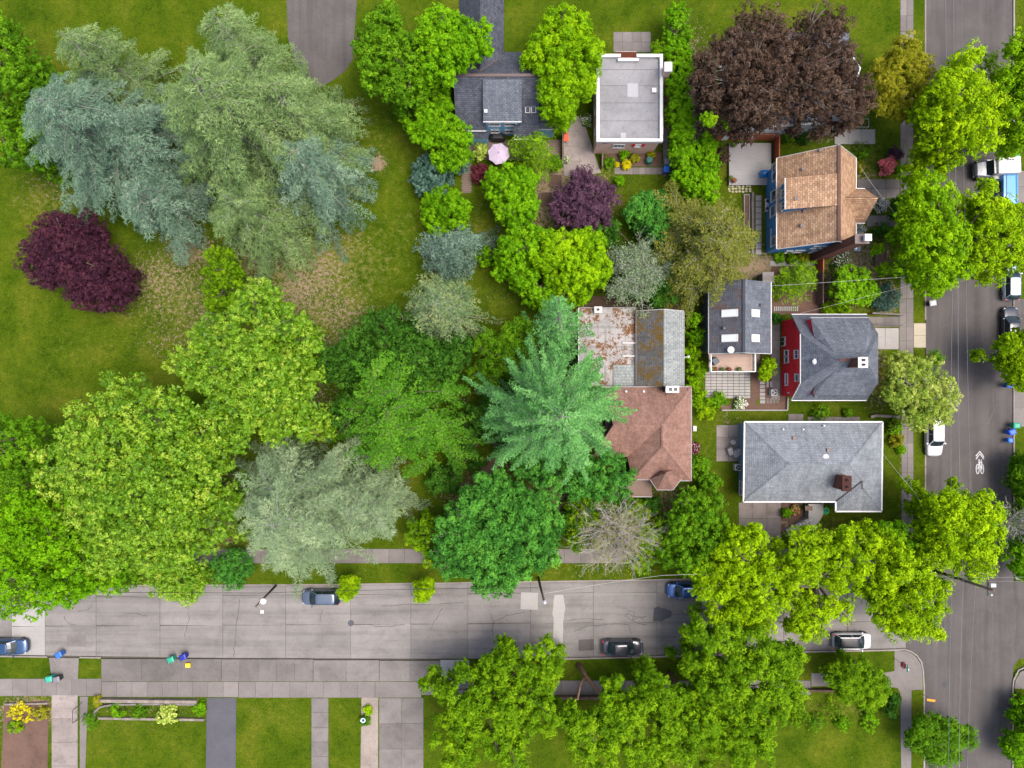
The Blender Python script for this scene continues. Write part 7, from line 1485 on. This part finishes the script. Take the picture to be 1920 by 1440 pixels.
broadleaf("broadleaf_tree", "round reddish-green tree above the low bright hedge", [(1598, 530, 40, 4.5), (1615, 545, 30, 4), (1580, 545, 30, 4)], 'lf_olive', lump=.7, sub=.3, leaf=.18, dens=1.2, seed=101, flower=('lf_bright', .6, .17)); S("dark blue-green rounded shrub beside the sidewalk bend", 1660, 558, 30, 2.6, 'lf_blueg', lump=.6, sub=.25, leaf=.13, dens=1.2); conifer("broadleaf_tree", "small fine-leaved green tree between the cottage and the fence", 1492, 525, 5, 2.7, 'lf_pine', 1.0, 55, .5, .3, .3, .8, .18, .1, .25, .2, seed=102, dens=1.2, spread=.5, curlk=.3)
for i, (x, y, r, h) in enumerate(((1300, 600, 18, 3), (1308, 630, 20, 3), (1298, 660, 18, 2.6), (1310, 690, 20, 2.6), (1302, 720, 18, 2.4), (1315, 750, 22, 2.6))): S(f"bright green boundary shrub beside the mossy gable, {['northernmost','second','third','fourth','fifth','southernmost'][i]} of six in the row", x, y, r, h, 'lf_yel2' if i > 1 else 'lf_bright', group="boundary shrubs by the mossy gable")
S("lime shrub at the corner of the paver patio", 1325, 772, 20, 2, 'lf_yel'); S("rounded bright green shrub on the paver patio corner", 1347, 750, 18, 2, 'lf_bright'); S("white-flowering shrub on the mulch yard", 1387, 757, 14, 1.2, 'lf_pine', flower=('lf_white', .16, .14)); broadleaf("broadleaf_tree", "small lime tree beside the timber stair and heat pump", [(1440, 690, 19, 3.5), (1436, 705, 12, 3), (1446, 682, 10, 3)], 'lf_yel', lump=.5, sub=.25, leaf=.16, dens=1.0, seed=103)
S("dark green shrub at the north-west corner of the red house", 1455, 598, 12, 1.6, 'lf_dark'); S("spiky green shrub on the lawn strip south of the red house", 1540, 775, 20, 1.3, 'lf_green'); S("small green shrub east of the spiky shrub by the grey house", 1590, 775, 9, .9, 'lf_green'); S("rust and green shrub at the north-east corner of the pale grey house", 1676, 800, 14, 1.3, 'lf_maroon', flower=('lf_bright', .4, .15)); S("yellow-green shrub along the sidewalk by the pale grey house", 1682, 826, 15, 1.3, 'lf_gold'); S("green shrub at the sidewalk edge, southernmost by the pale grey house", 1688, 842, 10, 1.0, 'lf_bright'); S("small green sapling shrub beside the cream-tipped tree", 1755, 672, 18, 4, 'lf_green')
S("low green foundation planting under the south wall of the blue house, west end", 1460, 483, 12, .9, 'lf_bright'); S("low green foundation planting under the south wall of the blue house, middle", 1485, 484, 12, .9, 'lf_pine'); S("low green foundation planting under the south wall of the blue house, east end", 1508, 484, 12, .9, 'lf_gold')
S("tall spiky green plant by the concrete steps", 1475, 962, 9, 1.2, 'lf_bright'); S("mixed rockery plants beside the concrete steps", 1490, 955, 10, .6, 'lf_green', flower=('lf_pinkf', .08, .1)); S("red-leaved shrub beside the turret of the brown house", 1303, 840, 12, 1.4, 'lf_maroon', flower=('lf_white', .05, .08)); S("green bush by the turret roof of the brown house", 1310, 880, 26, 2.5, 'lf_green', lump=.6, sub=.28, leaf=.2); S("loose green bush south-east of the turret", 1330, 905, 26, 3, 'lf_green', lump=.6, sub=.28, leaf=.2, open_=.2)
S("yellow round shrub in the planting bed of the pink house", 1174, 308, 10, .9, 'lf_yelf'); S("gold-green round shrub in the planting bed of the pink house", 1190, 297, 9, .9, 'lf_gold'); S("spiky green tuft at the west end of the pink house bed", 1143, 305, 12, .9, 'lf_green'); S("leafy green shrub against the pink house wall", 1170, 289, 11, 1.4, 'lf_bright'); S("tiny yellow shrub beside the yellow round shrub", 1157, 309, 4, .5, 'lf_yelf'); S("green shrub at the corner of the pink house", 1222, 290, 9, .9, 'lf_gold'); S("narrow flower border beside the driveway fence", 1061, 300, 7, .8, 'lf_pine', flower=('lf_white', .1, .1))
S("white-flowering shrub west of the pink house", 1100, 225, 12, 1.0, 'lf_green', flower=('lf_white', .12, .1)); S("dark conifer shrub at the top of the pink house", 1235, 95, 18, 5, 'lf_pine'); S("dark green shrub in front of the white house", 1510, 253, 18, 1.8, 'lf_dark'); S("bright green shrub beside the brick chimney base of the white house", 1475, 255, 16, 1.6, 'lf_green'); S("leafy shrub in the railed front bed of the white house", 1615, 218, 14, 1.2, 'lf_bright')
# --- shrubs, south gardens
S("yellow-leaved shrub in the south-west corner bed", 40, 1340, 26, .9, 'lf_yelf', lump=.5, open_=.25); S("olive green round shrub beside the yellow-leaved shrub", 79, 1334, 16, 1.1, 'lf_gold'); S("green mound at the bottom edge below the yellow-leaved shrub", 30, 1362, 16, .9, 'lf_pine'); S("cream-spiked large shrub in the terraced south garden", 316, 1336, 20, 1.3, 'lf_green', flower=('lf_cream', .6, .24)); S("green round shrub beside the dark asphalt driveway", 374, 1328, 14, 1.1, 'lf_bright'); S("yellow-striped grassy plant at the retaining wall end", 184, 1314, 11, .7, 'lf_gold'); S("grey-green sprawling shrub at the bottom of the terraced garden", 172, 1350, 18, .8, 'lf_green')
S("green shrub holding the birdbath", 684, 1350, 12, .8, 'lf_green'); S("lime round shrub above the birdbath", 690, 1332, 9, .8, 'lf_yel'); S("dark green clipped corner hedge beside the curved sidewalk", 1672, 1335, 18, 1.6, 'lf_dark', "hedge", "hedge"); S("dark green clipped corner hedge, upper end", 1676, 1310, 13, 1.4, 'lf_dark', "hedge", "hedge"); S("bright round shrub at the bottom edge of the corner lawn", 1582, 1358, 16, 1.2, 'lf_bright'); S("long green hedge plants along the terrace, west part", 225, 1333, 16, .5, 'lf_bright'); S("long green hedge plants along the terrace, east part", 262, 1333, 16, .5, 'lf_green')

S("bushy green shrub at the bottom edge of the corner yard, western one", 1530, 1352, 20, 1.5, 'lf_green'); S("lime shrub at the bottom edge beside the tufted tree", 1498, 1348, 22, 2.2, 'lf_pine', lump=.6); S("leafy shrub at the bottom edge of the corner yard, eastern one", 1630, 1355, 18, 1.4, 'lf_bright'); S("rough green planting in the middle of the corner yard", 1560, 1325, 22, .8, 'lf_pine', open_=.3); S("rough green planting below the feathery corner tree", 1625, 1330, 20, .8, 'lf_bright', open_=.3)
